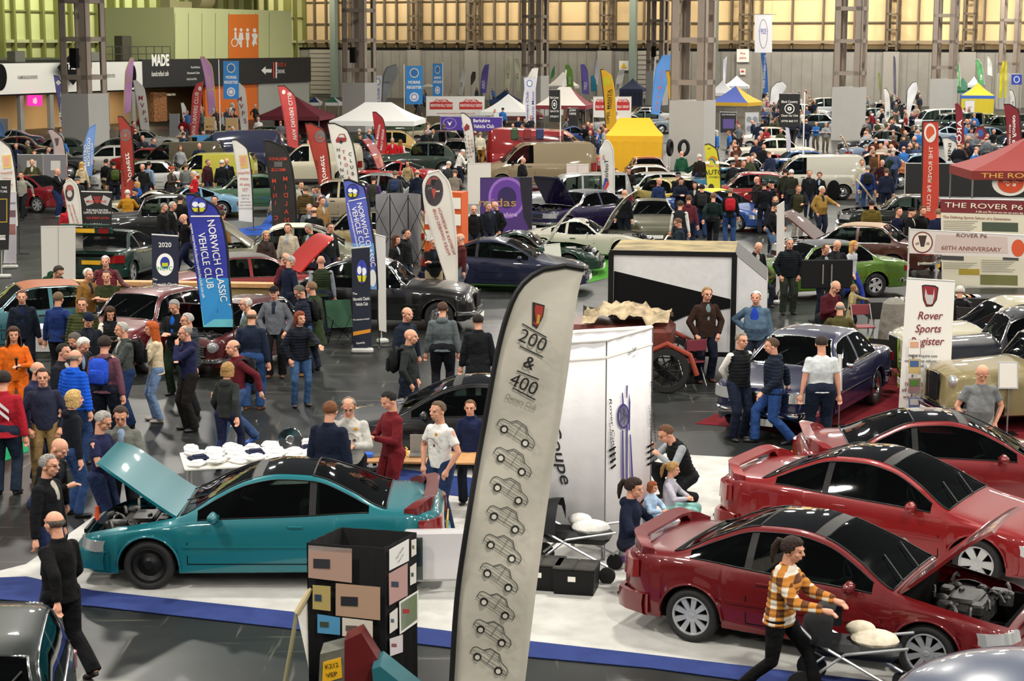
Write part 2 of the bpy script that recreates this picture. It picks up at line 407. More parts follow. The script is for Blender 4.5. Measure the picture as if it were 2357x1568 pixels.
flat(CF,[(600,162),(610,153),(610,159),(624,159),(624,167),(610,167),(610,172)],'arrow_sign',M['white'],cafe,off=.05)
flat(CF,rectpx(627,143,630,180),'fork_sign',cmat('#c8452c'),cafe,off=.05);flat(CF,rectpx(633,143,636,180),'knife_sign',M['white'],cafe,off=.05)
tv=flat(CF,rectpx(55,219,88,244),'wall_screen',mat('pink_screen','#c2187c',emit=1.2),None,off=.25,thick=.1);tag(tv,'bright pink wall screen under the white burger fascia','screen')
for q in range(3):flat(CF,[(64+q*3+5*math.cos(t),232-q*0+5*(1+q*.4)*math.sin(t)) for t in (-1,-.5,0,.5,1)]+[(62+q*3+5*math.cos(t),232+5*(1+q*.4)*math.sin(t)) for t in (1,.5,0,-.5,-1)],'screen_mark',cmat('#ffffff'),tv,off=.36)
# washroom box on the deck
WB=Plane(CF.p+CF.n*-1.2,66)
wa0,wa1=WB.at(402,80)[0],WB.at(672,80)[0]
wb=boxon(WB,wa0,wa1,4.9,9.0,-7,0,'washroom_block',mat('pale_green_cladding','#c9cd94',rough=.7));del wb['kind'];tag(wb,'pale green washroom block standing on the cafe roof deck','washroom block')
flat(WB,rectpx(525,33,594,136),'orange_sign_panel',mat('orange_sign','#e0731c',rough=.6),wb,off=.04)
def man_sign(x,dress=False):
 flat(WB,circ(x,69,3.2,4),'pictogram',M['white'],wb,off=.07)
 flat(WB,[(x-4,75),(x+4,75),(x+(6 if dress else 4),92 if dress else 92),(x+2,92),(x+2,109),(x-2,109),(x-2,92),(x-(6 if dress else 4),92)],'pictogram',M['white'],wb,off=.07)
man_sign(553,True);man_sign(568)
flat(WB,circ(584,70,4,5),'pictogram',M['white'],wb,off=.07);flat(WB,[(577,80),(580,77),(588,77),(592,82),(588,92),(590,104),(585,100),(582,108),(578,100),(581,90)],'pictogram',M['white'],wb,off=.07)
flat(WB,circ(540,68,3,4),'pictogram',M['white'],wb,off=.07);flat(WB,[(538,73),(542,73),(543,88),(549,90),(551,102),(548,103),(546,93),(538,91)],'pictogram',M['white'],wb,off=.07)
flat(WB,circ(538,98,8,10)+[(538+8,98)]+[(538+6*math.cos(-2*math.pi*k/24),98+8*math.sin(-2*math.pi*k/24)) for k in range(25)],'pictogram',M['white'],wb,off=.07)
for q in range(8):flat(WB,[(402+q*31,30),(402.8+q*31,30),(402.8+q*31,137),(402+q*31,137)],'panel_joint',mat('joint_line','#9aa070'),wb,off=.02)
# plant on top, rail on the deck
g=MB();T_=Matrix.Rotation(R(90),4,'Y')
g.lathe([(.0,-1.0),(.65,-1.0),(.75,-.6),(.75,.6),(.65,1.0),(0,1.0)],20,T=Matrix.Translation((WB.at(525,20)[0],2.5,9.75)) @ T_);o=g.obj('air_plant_tank',mat('beige_tank','#9d9468',rough=.5),None,None,True);o.matrix_basis=WB.M();tag(o,'beige cylindrical ventilation unit on the washroom block roof','ventilation unit')
g=MB();x_=WB.at(475,20)[0];g.box((x_,2.5,9.3),(2.2,.8,.5));g.box((x_-1.6,2.5,9.4),(.9,.9,.9));o=g.obj('air_duct',mat('beige_duct','#b0a878',rough=.6));o.matrix_basis=WB.M();tag(o,'beige air duct beside the ventilation unit on the roof','duct')
g=MB();x0_,x1_=CF.at(250,130)[0],CF.at(402,130)[0]
for q in range(9):xx=x0_+(x1_-x0_)*q/8;g.tube((xx,.4,4.9),(xx,.4,6.0),.03)
for z in (5.45,6.0):g.tube((x0_,.4,z),(x1_,.4,z),.03)
o=g.obj('deck_railing',mat('dark_rail','#3b3d30'));o.matrix_basis=CF.M();tag(o,'dark handrail along the cafe roof deck behind the white lettering','railing')
for q,(px_,w_,h_,c_) in enumerate(((268,1.0,.9,'#55574a'),(300,1.3,.7,'#7c7d72'),(372,1.2,1.9,'#4c4636'),(130,1.1,.8,'#6b6c5f'))):
 g=MB();g.box((CF.at(px_,130)[0],3.5,4.9+h_/2),(w_,.8,h_),bev=.05);o=g.obj('plant_box',cmat(c_));o.matrix_basis=CF.M();tag(o,['dark plant box at the end of the deck railing','light grey plant box standing behind the deck railing','tall brown plant cabinet on the deck by the washroom block','grey plant box on the deck above the diamond sign'][q],'plant box')
 # roller door
ra0,ra1=BW.at(717,150)[0],BW.at(768,150)[0]
g=MB()
for q in range(10):g.box(((ra0+ra1)/2,-.25,.6+q*.52),(ra1-ra0,.1,.44))
o=g.obj('door_1',mat('shutter_slats','#a8a196',rough=.7));o.matrix_basis=BW.M();struct(o)
ra0,ra1=BW.at(1470,150)[0],BW.at(1545,150)[0]
g=MB()
for q in range(10):g.box(((ra0+ra1)/2,-.25,.6+q*.52),(ra1-ra0,.1,.44))
o=g.obj('door_2',MATS['shutter_slats']);o.matrix_basis=BW.M();struct(o)
# wall signs
sg=flat(BW,rectpx(1699,113,1727,143),'fire_point_sign',M['white'],None,off=.45,thick=.05);tag(sg,'white wall sign reading Fire point in red','sign')
ltext(BW,'Fire',1713,123,5.5,0,'#c8452c',sg,off=.52);ltext(BW,'point',1713,133,5.5,0,'#c8452c',sg,off=.52)
sg=flat(BW,rectpx(1426,140,1448,162),'warning_sign',M['white'],None,off=.12,thick=.05);tag(sg,'white wall sign with a yellow warning triangle','sign');flat(BW,[(1437,144),(1444,157),(1430,157)],'triangle',cmat('#e3b21b'),sg,off=.18)
sg=flat(BW,rectpx(1706,158,1719,172),'phone_sign',M['white'],None,off=.45,thick=.05);tag(sg,'small white sign with a red telephone below the fire point sign','sign');flat(BW,[(1708,164),(1712.5,161),(1717,164),(1715,166),(1710,166)],'symbol',cmat('#c8452c'),sg,off=.52)
# wash lights added to brighten the walls and the cafe front
def wash(pl,a,z,d,power,col,tilt=70):
 dd=bpy.data.lights.new('wall_lamp','AREA');dd.shape='RECTANGLE';dd.size=10;dd.size_y=1.5;dd.energy=power;dd.color=col
 o=bpy.data.objects.new('wall_lamp',dd);COL.objects.link(o);p=pl.w(a,z,d);o.location=p
 tgt=pl.w(a,7.5,0)-p;o.rotation_euler=tgt.to_track_quat('-Z','Y').to_euler()
for a in range(-25,76,14):wash(BW,a,16,7,1200,(1.0,.91,.76))
for a in range(-14,60,14):wash(CR,a,16,8,1250,(.98,1.0,.76))
for k in range(6):wash(CF,-18+k*9,11,9,430,(1,.98,.88))
for k in range(5):
 dd=bpy.data.lights.new('cafe_lamp','AREA');dd.size=3;dd.energy=110;dd.color=(1,.78,.5);o=bpy.data.objects.new('cafe_lamp',dd);COL.objects.link(o);o.location=CF.w(-12+k*8,2.7,-3)
 # ================================================================= carpets
def carpet(name,pts,m,label,z=.0,th=.008,px=True):
 q=[P(*p) for p in pts] if px else [Vector((a,b,0)) for a,b in pts]
 mb=MB();mb.prism([(p.x,p.y) for p in q],z,z+th);o=mb.obj(name,m);return tag(o,label,'carpet')
def carpetm(n,c):return mat(n,c,rough=.95,spec=.1,noise=.12,nscale=3,bump=.3,bscale=80)
carpet('carpet',[(-60,1330),(60,1300),(230,1180),(700,1060),(1100,1048),(1440,1040),(2500,1100),(2600,1640),(1450,1505),(1228,1480),(688,1413),(212,1362),(60,1352)],carpetm('white_carpet','#b9b8b4'),'white carpet under the red and teal coupes')
carpet('carpet',[(-60,1335),(60,1330),(212,1362),(688,1413),(1228,1480),(1450,1505),(2600,1640),(2600,1690),(1500,1541),(1216,1515),(690,1452),(216,1398),(-60,1378)],carpetm('blue_carpet','#2f3c70'),'long blue carpet strip along the front edge of the white carpet',z=.009)
carpet('carpet',[(870,1075),(1105,1105),(1110,1150),(840,1120)],carpetm('blue_carpet2','#2d3c70'),'blue carpet under the wooden table behind the teal coupe',z=.009)
carpet('carpet',[(1600,976),(1690,935),(1760,900),(2040,790),(2060,700),(2400,700),(2450,1060),(2000,1010)],carpetm('red_carpet','#661a22'),'red carpet under the club stand with the tall white roller banner')
carpet('carpet',[(1240,600),(1262,575),(1290,560),(1460,560),(1400,640),(1340,655),(1060,668),(1060,650)],carpetm('green_carpet','#3f7c2a'),'bright green artificial grass under the white sports car')
carpet('carpet',[(-20,1075),(66,1040),(60,1000),(-20,990)],carpetm('green_carpet2','#1f8a5a'),'green carpet patch behind the red jacket at the left edge')
carpet('carpet',[(430,545),(600,520),(640,470),(700,500),(680,540)],carpetm('blue_carpet3','#2a4d9c'),'bright blue carpet under the green bodyshell')
# ================================================================= cars
def ease(t):t=max(0,min(1,t));return t*t*(3-2*t)
CARS={}
def wheel_meshes(style,r,wd,rimr):
 t=MB();h=wd/2
 t.lathe([(rimr,-h*.8),(rimr+.02,-h),(r-.03,-h),(r-.006,-h*.72),(r,-h*.3),(r,h*.3),(r-.006,h*.72),(r-.03,h),(rimr+.02,h),(rimr,h*.8)],32)
 tyre=t.mesh('tyre',angle=50)
 b=MB();R0=rimr
 b.lathe([(R0+.004,h*.86),(R0-.012,h*.9),(R0-.02,h*.7),(R0-.03,-h*.5),(0.0,-h*.5)],32)
 dk=len(b.f)
 if style in ('ten','seven','six','five'):
  n={'ten':9,'seven':7,'six':6,'five':5}[style];sw={'ten':.032,'seven':.042,'six':.05,'five':.06}[style]*R0/.2
  for k in range(n):
   a=2*math.pi*k/n;T=Matrix.Rotation(a,4,'Z')
   b.add([(.03,-sw*.6,h*.62),(R0-.012,-sw,h*.78),(R0-.012,sw,h*.78),(.03,sw*.6,h*.62),(.03,-sw*.6,h*.35),(R0-.012,-sw,h*.45),(R0-.012,sw,h*.45),(.03,sw*.6,h*.35)],
[(0,1,2,3),(0,4,5,1),(3,2,6,7)],T)
  b.lathe([(.075,h*.4),(.07,h*.68),(.03,h*.7),(.026,h*.78),(0,h*.78)],20)
 elif style=='steel':
  b.lathe([(R0-.02,h*.55),(R0-.07,h*.2),(.1,h*.35),(.055,h*.6),(.05,h*.7),(0,h*.7)],24)
 elif style=='cap':
  b.lathe([(R0-.02,h*.6),(R0-.05,h*.55),(.11,h*.75),(.06,h*.9),(0,h*.93)],24)
 elif style=='wire':
  for k in range(28):
   a=2*math.pi*k/28;T=Matrix.Rotation(a,4,'Z')
   b.tube((.03,0,h*.7),(R0-.02,.03 if k % 2 else-.03,h*.2),.004,n=3,T=T,cap=False)
  b.lathe([(.04,h*.4),(.035,h*.9),(0,h*.95)],12)
 rim=b.mesh('rim',angle=35)
 if style in ('ten','seven','six','five','wire'):
  for i,p in enumerate(rim.polygons):p.material_index=1 if (i<dk and i % 4 in (2,3)) else 0
 return tyre,rim
 # profile points are given from the front bumper (x=0) to the rear (x=L)
SPECS={
'coupe':dict(L=4.27,W=1.68,WB=2.55,FO=.84,r=.30,rimr=.21,wheel='ten',cowl=1.22,roof0=2.02,roof1=2.75,tail=3.62,
top=[(0,.50),(.06,.62),(.3,.72),(.8,.81),(1.22,.90),(1.62,1.12),(2.02,1.29),(2.35,1.345),(2.75,1.325),(3.2,1.17),(3.62,.985),(3.95,.97),(4.2,.93),(4.27,.80)],
belt=[(0,.47),(.06,.58),(.3,.67),(.9,.77),(1.5,.83),(2.6,.875),(3.5,.92),(4.1,.90),(4.27,.76)],
bot=[(0,.24),(.15,.19),(4.1,.22),(4.27,.33)],rw=.53,pil=[(2.72,2.80)],wx=(1.42,3.42),bumper=.40,seams=(1.30,2.76),bumpc='body',dz=.0),
'saloon':dict(L=4.55,W=1.68,WB=2.62,FO=.86,r=.31,rimr=.185,wheel='cap',cowl=1.35,roof0=1.92,roof1=3.1,tail=3.62,
top=[(0,.62),(.04,.78),(.3,.86),(.9,.92),(1.35,.95),(1.92,1.34),(2.3,1.40),(2.8,1.40),(3.1,1.36),(3.62,.99),(4.1,.95),(4.5,.88),(4.55,.72)],
belt=[(0,.60),(.04,.74),(.3,.81),(1.2,.88),(2.6,.90),(3.6,.92),(4.3,.88),(4.5,.82),(4.55,.68)],
bot=[(0,.34),(.2,.22),(4.3,.24),(4.55,.38)],rw=.56,pil=[(2.42,2.50)],wx=(1.5,3.4),bumper=.42,seams=(1.42,2.46,3.3),bumpc='chrome',dz=0),
'mini':dict(L=3.05,W=1.41,WB=2.03,FO=.5,r=.25,rimr=.14,wheel='five',cowl=.78,roof0=1.2,roof1=2.45,tail=2.85,
top=[(0,.52),(.03,.70),(.2,.80),(.6,.88),(.78,.92),(1.2,1.29),(1.5,1.345),(2.1,1.34),(2.45,1.29),(2.85,.90),(3.0,.80),(3.05,.6)],
belt=[(0,.50),(.03,.64),(.2,.74),(.8,.82),(2.0,.84),(2.8,.84),(3.0,.76),(3.05,.58)],
bot=[(0,.26),(.1,.18),(2.95,.2),(3.05,.3)],rw=.52,pil=[(1.78,1.84)],wx=(.86,2.75),bumper=.34,seams=(.86,1.8),bumpc='chrome',dz=0),
'estate':dict(L=3.3,W=1.41,WB=2.14,FO=.5,r=.25,rimr=.14,wheel='cap',cowl=.8,roof0=1.2,roof1=3.0,tail=3.24,
top=[(0,.52),(.03,.72),(.2,.83),(.6,.88),(.8,.92),(1.2,1.30),(1.6,1.36),(2.5,1.36),(3.0,1.32),(3.24,.86),(3.3,.6)],
belt=[(0,.50),(.03,.66),(.2,.76),(.8,.82),(2.0,.84),(3.2,.82),(3.3,.58)],
bot=[(0,.26),(.1,.18),(3.2,.2),(3.3,.3)],rw=.55,pil=[(1.78,1.84)],wx=(.86,3.1),bumper=.34,seams=(.86,1.8),bumpc='chrome',dz=0),
'fifties':dict(L=4.6,W=1.72,WB=2.75,FO=.75,r=.34,rimr=.2,wheel='cap',cowl=1.5,roof0=1.95,roof1=3.0,tail=3.9,
top=[(0,.5),(.05,.78),(.25,.93),(.8,1.02),(1.5,1.06),(1.95,1.46),(2.3,1.56),(2.8,1.56),(3.2,1.47),(3.9,1.07),(4.3,.93),(4.55,.72),(4.6,.5)],
belt=[(0,.48),(.05,.66),(.25,.80),(.8,.9),(1.6,.93),(2.6,.93),(3.6,.95),(4.3,.80),(4.55,.62),(4.6,.46)],
bot=[(0,.34),(.2,.24),(4.4,.26),(4.6,.38)],rw=.50,pil=[(2.5,2.58)],wx=(1.62,3.5),bumper=.42,seams=(1.55,2.54),bumpc='chrome',dz=0,fender=.08),
'sports':dict(L=4.1,W=1.60,WB=2.4,FO=.85,r=.30,rimr=.19,wheel='five',cowl=1.6,roof0=2.02,roof1=2.45,tail=3.35,
top=[(0,.42),(.08,.56),(.4,.70),(1.0,.78),(1.6,.83),(2.02,1.10),(2.25,1.17),(2.45,1.16),(3.0,.98),(3.35,.84),(3.8,.78),(4.05,.66),(4.1,.5)],
belt=[(0,.40),(.08,.52),(.4,.66),(1.0,.76),(1.7,.74),(2.4,.74),(3.0,.78),(3.7,.74),(4.05,.60),(4.1,.46)],
bot=[(0,.26),(.2,.17),(3.9,.19),(4.1,.3)],rw=.46,pil=[(2.5,2.58)],wx=(1.66,3.0),bumper=.36,seams=(1.7,2.54),bumpc='body',dz=0,fender=.03),
'nine':dict(L=4.2,W=1.65,WB=2.27,FO=.9,r=.31,rimr=.19,wheel='five',cowl=1.12,roof0=1.62,roof1=2.35,tail=3.6,
top=[(0,.42),(.05,.52),(.3,.66),(.8,.79),(1.12,.86),(1.62,1.25),(1.95,1.31),(2.35,1.29),(3.0,1.09),(3.6,.85),(4.0,.72),(4.15,.6),(4.2,.5)],
belt=[(0,.44),(.05,.56),(.3,.73),(.8,.82),(1.3,.82),(2.3,.84),(3.2,.85),(3.9,.70),(4.15,.56),(4.2,.46)],
bot=[(0,.27),(.2,.18),(4.0,.2),(4.2,.3)],rw=.52,pil=[(2.1,2.16)],wx=(1.2,2.95),bumper=.38,seams=(1.2,2.3),bumpc='body',dz=0,fender=-.03,round=1),
'van':dict(L=4.4,W=1.72,WB=2.7,FO=.75,r=.31,rimr=.18,wheel='cap',cowl=.8,roof0=1.35,roof1=4.2,tail=4.36,
top=[(0,.6),(.04,.80),(.3,.96),(.8,1.08),(1.35,1.60),(1.7,1.78),(3.8,1.82),(4.2,1.78),(4.36,1.5),(4.4,.8)],
belt=[(0,.58),(.04,.76),(.3,.88),(.8,.98),(2.0,1.02),(4.3,1.02),(4.4,.7)],
bot=[(0,.3),(.1,.22),(4.3,.24),(4.4,.34)],rw=.66,pil=[],wx=(.95,1.95),bumper=.45,seams=(1.0,2.0),bumpc='black',dz=0),
'bigvan':dict(L=5.6,W=2.0,WB=3.4,FO=.9,r=.35,rimr=.2,wheel='steel',cowl=.75,roof0=1.6,roof1=5.3,tail=5.5,
top=[(0,.6),(.05,.9),(.3,1.08),(.75,1.22),(1.6,2.0),(2.1,2.3),(5.0,2.4),(5.3,2.36),(5.5,2.2),(5.6,1.4)],
belt=[(0,.58),(.05,.84),(.3,.98),(.8,1.12),(2.0,1.2),(5.5,1.2),(5.6,1.0)],
bot=[(0,.3),(.1,.24),(5.5,.28),(5.6,.4)],rw=.82,pil=[],wx=(.95,1.95),bumper=.5,seams=(1.0,2.1),bumpc='black',dz=0),
'suv':dict(L=4.6,W=1.85,WB=2.6,FO=.85,r=.37,rimr=.2,wheel='five',cowl=1.3,roof0=1.8,roof1=4.3,tail=4.5,
top=[(0,.7),(.03,.95),(.3,1.08),(1.3,1.16),(1.8,1.7),(2.1,1.8),(2.6,1.86),(4.3,1.88),(4.5,1.3),(4.6,.9)],
belt=[(0,.68),(.03,.9),(.3,1.0),(1.3,1.08),(3,1.1),(4.45,1.08),(4.6,.8)],
bot=[(0,.45),(.1,.36),(4.5,.38),(4.6,.48)],rw=.7,pil=[(2.6,2.68),(3.5,3.58)],wx=(1.4,4.25),bumper=.5,seams=(1.4,2.6,3.5),bumpc='black',dz=0),
'vintage':dict(L=4.1,W=1.55,WB=2.65,FO=.55,r=.35,rimr=.22,wheel='cap',cowl=1.5,roof0=1.72,roof1=3.1,tail=3.85,
top=[(0,.5),(.05,.95),(.3,1.05),(1.0,1.1),(1.5,1.14),(1.72,1.52),(2.1,1.64),(2.7,1.64),(3.1,1.56),(3.6,1.2),(3.85,.85),(4.1,.5)],
belt=[(0,.45),(.05,.62),(.3,.74),(1.0,.90),(1.6,1.0),(2.8,1.0),(3.5,.92),(3.85,.7),(4.1,.45)],
bot=[(0,.36),(.2,.27),(3.9,.29),(4.1,.38)],rw=.5,pil=[(2.4,2.48)],wx=(1.62,3.2),bumper=.4,seams=(1.6,2.44),bumpc='chrome',dz=0,fender=.12),
}
def car_grid(S):
 L,W=S['L'],S['W']/2
 wx=[S['FO'],S['FO']+S['WB']];ra=S['r']+.055
 xs=set([0,.02,.05,.09,.14,.2,.28,L-.02,L-.05,L-.1,L-.16,L-.24,L,S['cowl'],S['roof0'],S['roof1'],S['tail'],S['wx'][0],S['wx'][1]])
 for a,b in S['pil']:xs |= {a,b}
 for c in wx:
  for k in range(13):xs.add(c+ra*math.cos(math.pi*k/12))
  xs |= {c+ra+.001,c-ra-.001}
 x=.34
 while x<L-.28:xs.add(round(x,4));x+=.085
 xs=sorted(xs);o=[xs[0]]
 for v in xs[1:]:
  if v-o[-1]>.0009:o.append(v)
 xs=o;rows=[]
 fend=S.get('fender',.0)
 for x in xs:
  zb=interp(S['bot'],x,False);zs=interp(S['belt'],x);zt=interp(S['top'],x)
  d=min(x,L-x);cr=.42
  k=1-.30*(max(0,1-d/cr))**2.4-.035*(1-min(1,d/1.3))**2
  if S.get('round'):k=1-.38*(max(0,1-d/.6))**2.2-.03*(1-min(1,d/1.5))**2
  hw=W*k
  arch=0
  for c in wx:
   if abs(x-c)<=ra:zb=max(zb,S['r']-.01+math.sqrt(max(0,ra*ra-(x-c)**2)));arch=1
  if x<=S['cowl']:g=0
  elif x<S['roof0']:g=(x-S['cowl'])/(S['roof0']-S['cowl'])
  elif x<=S['roof1']:g=1
  elif x<S['tail']:g=(S['tail']-x)/(S['tail']-S['roof1'])
  else:g=0
  rw=S['rw']
  ye=(hw-.07)+(rw-(hw-.07))*ease(g)**.8
  drop=.035*(1-g)+.045*g
  ze=max(zt-drop,zs+.012)
  if fend and g==0 and (x<S['cowl'] or fend>.05):ze=max(zs+.02,zt-drop-fend*.6)
  zst=max(zs,zb+.03)
  ze=max(ze,zst+.012);zt2=max(zt,ze+.005)
  mid=zb+(zst-zb)*.55
  if zb<.5:
   bl=[(hw*.92,zb),(hw*.965,zb+.02),(hw*.985,zb+(zst-zb)*.25),(hw*1.0,zb+(zst-zb)*.5),(hw*1.0,zb+(zst-zb)*.72),(hw*.985,zst-.035 if zst-.035>zb+(zst-zb)*.75 else zb+(zst-zb)*.9),(hw*.955,zst)]
  else:
   bl=[(hw*(1.012-.05*0),zb),(hw*1.012,zb+(zst-zb)*.12),(hw*1.004,zb+(zst-zb)*.3),(hw,zb+(zst-zb)*.5),(hw,zb+(zst-zb)*.72),(hw*.985,zb+(zst-zb)*.9),(hw*.955,zst)]
  yb=hw*.955
  pts=list(bl)
  H=ze-zst
  o1=min(.022,H*.2);o2=min(.03,H*.2)
  def side(z):
   t=(z-zst)/max(H,1e-4);return yb+(ye-yb)*t+.018*math.sin(math.pi*t)*g
  for z in (zst+o1,zst+o1+(H-o1-o2)*.33,zst+o1+(H-o1-o2)*.67,ze-o2):pts.append((side(z),z))
  pts.append((ye,ze))
  yi=max(ye-.05,ye*.9)
  pts.append((yi,ze+(zt2-ze)*.42))
  for t in (.75,.5,.25,0):pts.append((yi*t,zt2-(zt2-ze)*.58*t*t))
  rows.append(pts)
 return xs,rows
NBELT,NW0,NW1,NEDGE,NIN=6,7,10,11,12
def build_car_parts(kind,open_bonnet=False,open_boot=False):
 S=SPECS[kind];xs,rows=car_grid(S);n=len(rows[0]);L=S['L'];N=len(xs)
 def vid(i,k,s):return (i*n+k)*2+(0 if s>0 else 1)
 V=[]
 for i,x in enumerate(xs):
  for k in range(n):
   y,z=rows[i][k]
   for s in (1,-1):V.append((L/2-x,s*y,z))
 cx=L/2-(S['FO']+S['WB']/2)
 V=[(a-cx,b,c) for a,b,c in V]
 F={'body_shell':[],'windscreen':[],'rear_window':[],'side_window':[],'side_window2':[],'bonnet':[],'boot_lid':[],'sunroof':[]}
 bx0=.1;bx1=S['cowl']-.04
 for i in range(N-1):
  xm=(xs[i]+xs[i+1])/2
  for k in range(n-1):
   for s in (1,-1):
    f=(vid(i,k,s),vid(i+1,k,s),vid(i+1,k+1,s),vid(i,k+1,s))
    if s<0:f=f[::-1]
    key='body_shell'
    if NW0<=k<NW1 and S['wx'][0]<xm<S['wx'][1] and not any(a<xm<b for a,b in S['pil']):
     if rows[i][NW1][1]-rows[i][NW0][1]>.02 or rows[i+1][NW1][1]-rows[i+1][NW0][1]>.02:key='side_window' if s>0 else 'side_window2'
    elif k>=NIN and S['cowl']<xm<S['roof0']:key='windscreen'
    elif k>=NIN and S['roof1']<xm<S['tail']:key='rear_window'
    elif open_bonnet and k>=NIN and bx0<xm<bx1:key='bonnet'
    elif open_boot and k>=NIN and xm>S['tail']:key='boot_lid'
    F[key].append(f)
 for i in (0,N-1):
  ring=[vid(i,k,1) for k in range(n)]+[vid(i,k,-1) for k in range(n-2,-1,-1)]
  F['body_shell'].append(tuple(ring[::-1]) if i else tuple(ring))
 out={}
 for key,fs in F.items():
  if not fs:continue
  used=sorted(set(v for f in fs for v in f));mp={v:j for j,v in enumerate(used)}
  me=mesh_of(key,[V[v] for v in used],[tuple(mp[v] for v in f) for f in fs],True)
  bm=bmesh.new();bm.from_mesh(me);bmesh.ops.remove_doubles(bm,verts=bm.verts,dist=.0004);bm.to_mesh(me);bm.free()
  me.set_sharp_from_angle(angle=R(38));out[key]=me
 def X(x):return L/2-x-cx
 def at(x,k,s=1):
  for i in range(N-1):
   if xs[i]<=x<=xs[i+1]:break
  t=(x-xs[i])/(xs[i+1]-xs[i]);a,b=rows[i][k],rows[i+1][k]
  return Vector((X(x),s*(a[0]+(b[0]-a[0])*t),a[1]+(b[1]-a[1])*t))
 return S,out,X,at,cx,rows,xs
def side_y(at,x,z):
 prev=at(x,0)
 for k in range(1,13):
  c=at(x,k)
  if c.z>=z:
   t=(z-prev.z)/max(c.z-prev.z,1e-5);return prev.y+(c.y-prev.y)*max(0,t)
  prev=c
 return prev.y
def strips(at,X,pts,wd,off=.004):return [strip(at,X,pts,wd,off,s) for s in (1,-1)]
def strip(at,X,pts,wd,off,s):
 """a thin raised strip along the flank, pts = (x, z) list"""
 mb=MB()
 if True:
  vs=[]
  for i,(x,z) in enumerate(pts):
   a=pts[max(i-1,0)];b=pts[min(i+1,len(pts)-1)];dx,dz=b[0]-a[0],b[1]-a[1];l=math.hypot(dx,dz) or 1
   nx,nz=-dz/l*wd/2,dx/l*wd/2
   for sg in (1,-1):
    xx,zz=x+sg*nx,z+sg*nz
    yy=side_y(at,xx,zz)
    vs+=[(X(xx),s*(yy+off),zz),(X(xx),s*(yy-.01),zz)]
  fs=[]
  for i in range(len(pts)-1):
   a=i*4
   fs+=[(a,a+4,a+6,a+2),(a+1,a,a+2,a+3)][:1]+[(a,a+1,a+5,a+4),(a+2,a+6,a+7,a+3)]
  fs+=[(0,2,3,1),(len(vs)-4,len(vs)-3,len(vs)-1,len(vs)-2)]
  mb.add(vs,fs)
 return mb
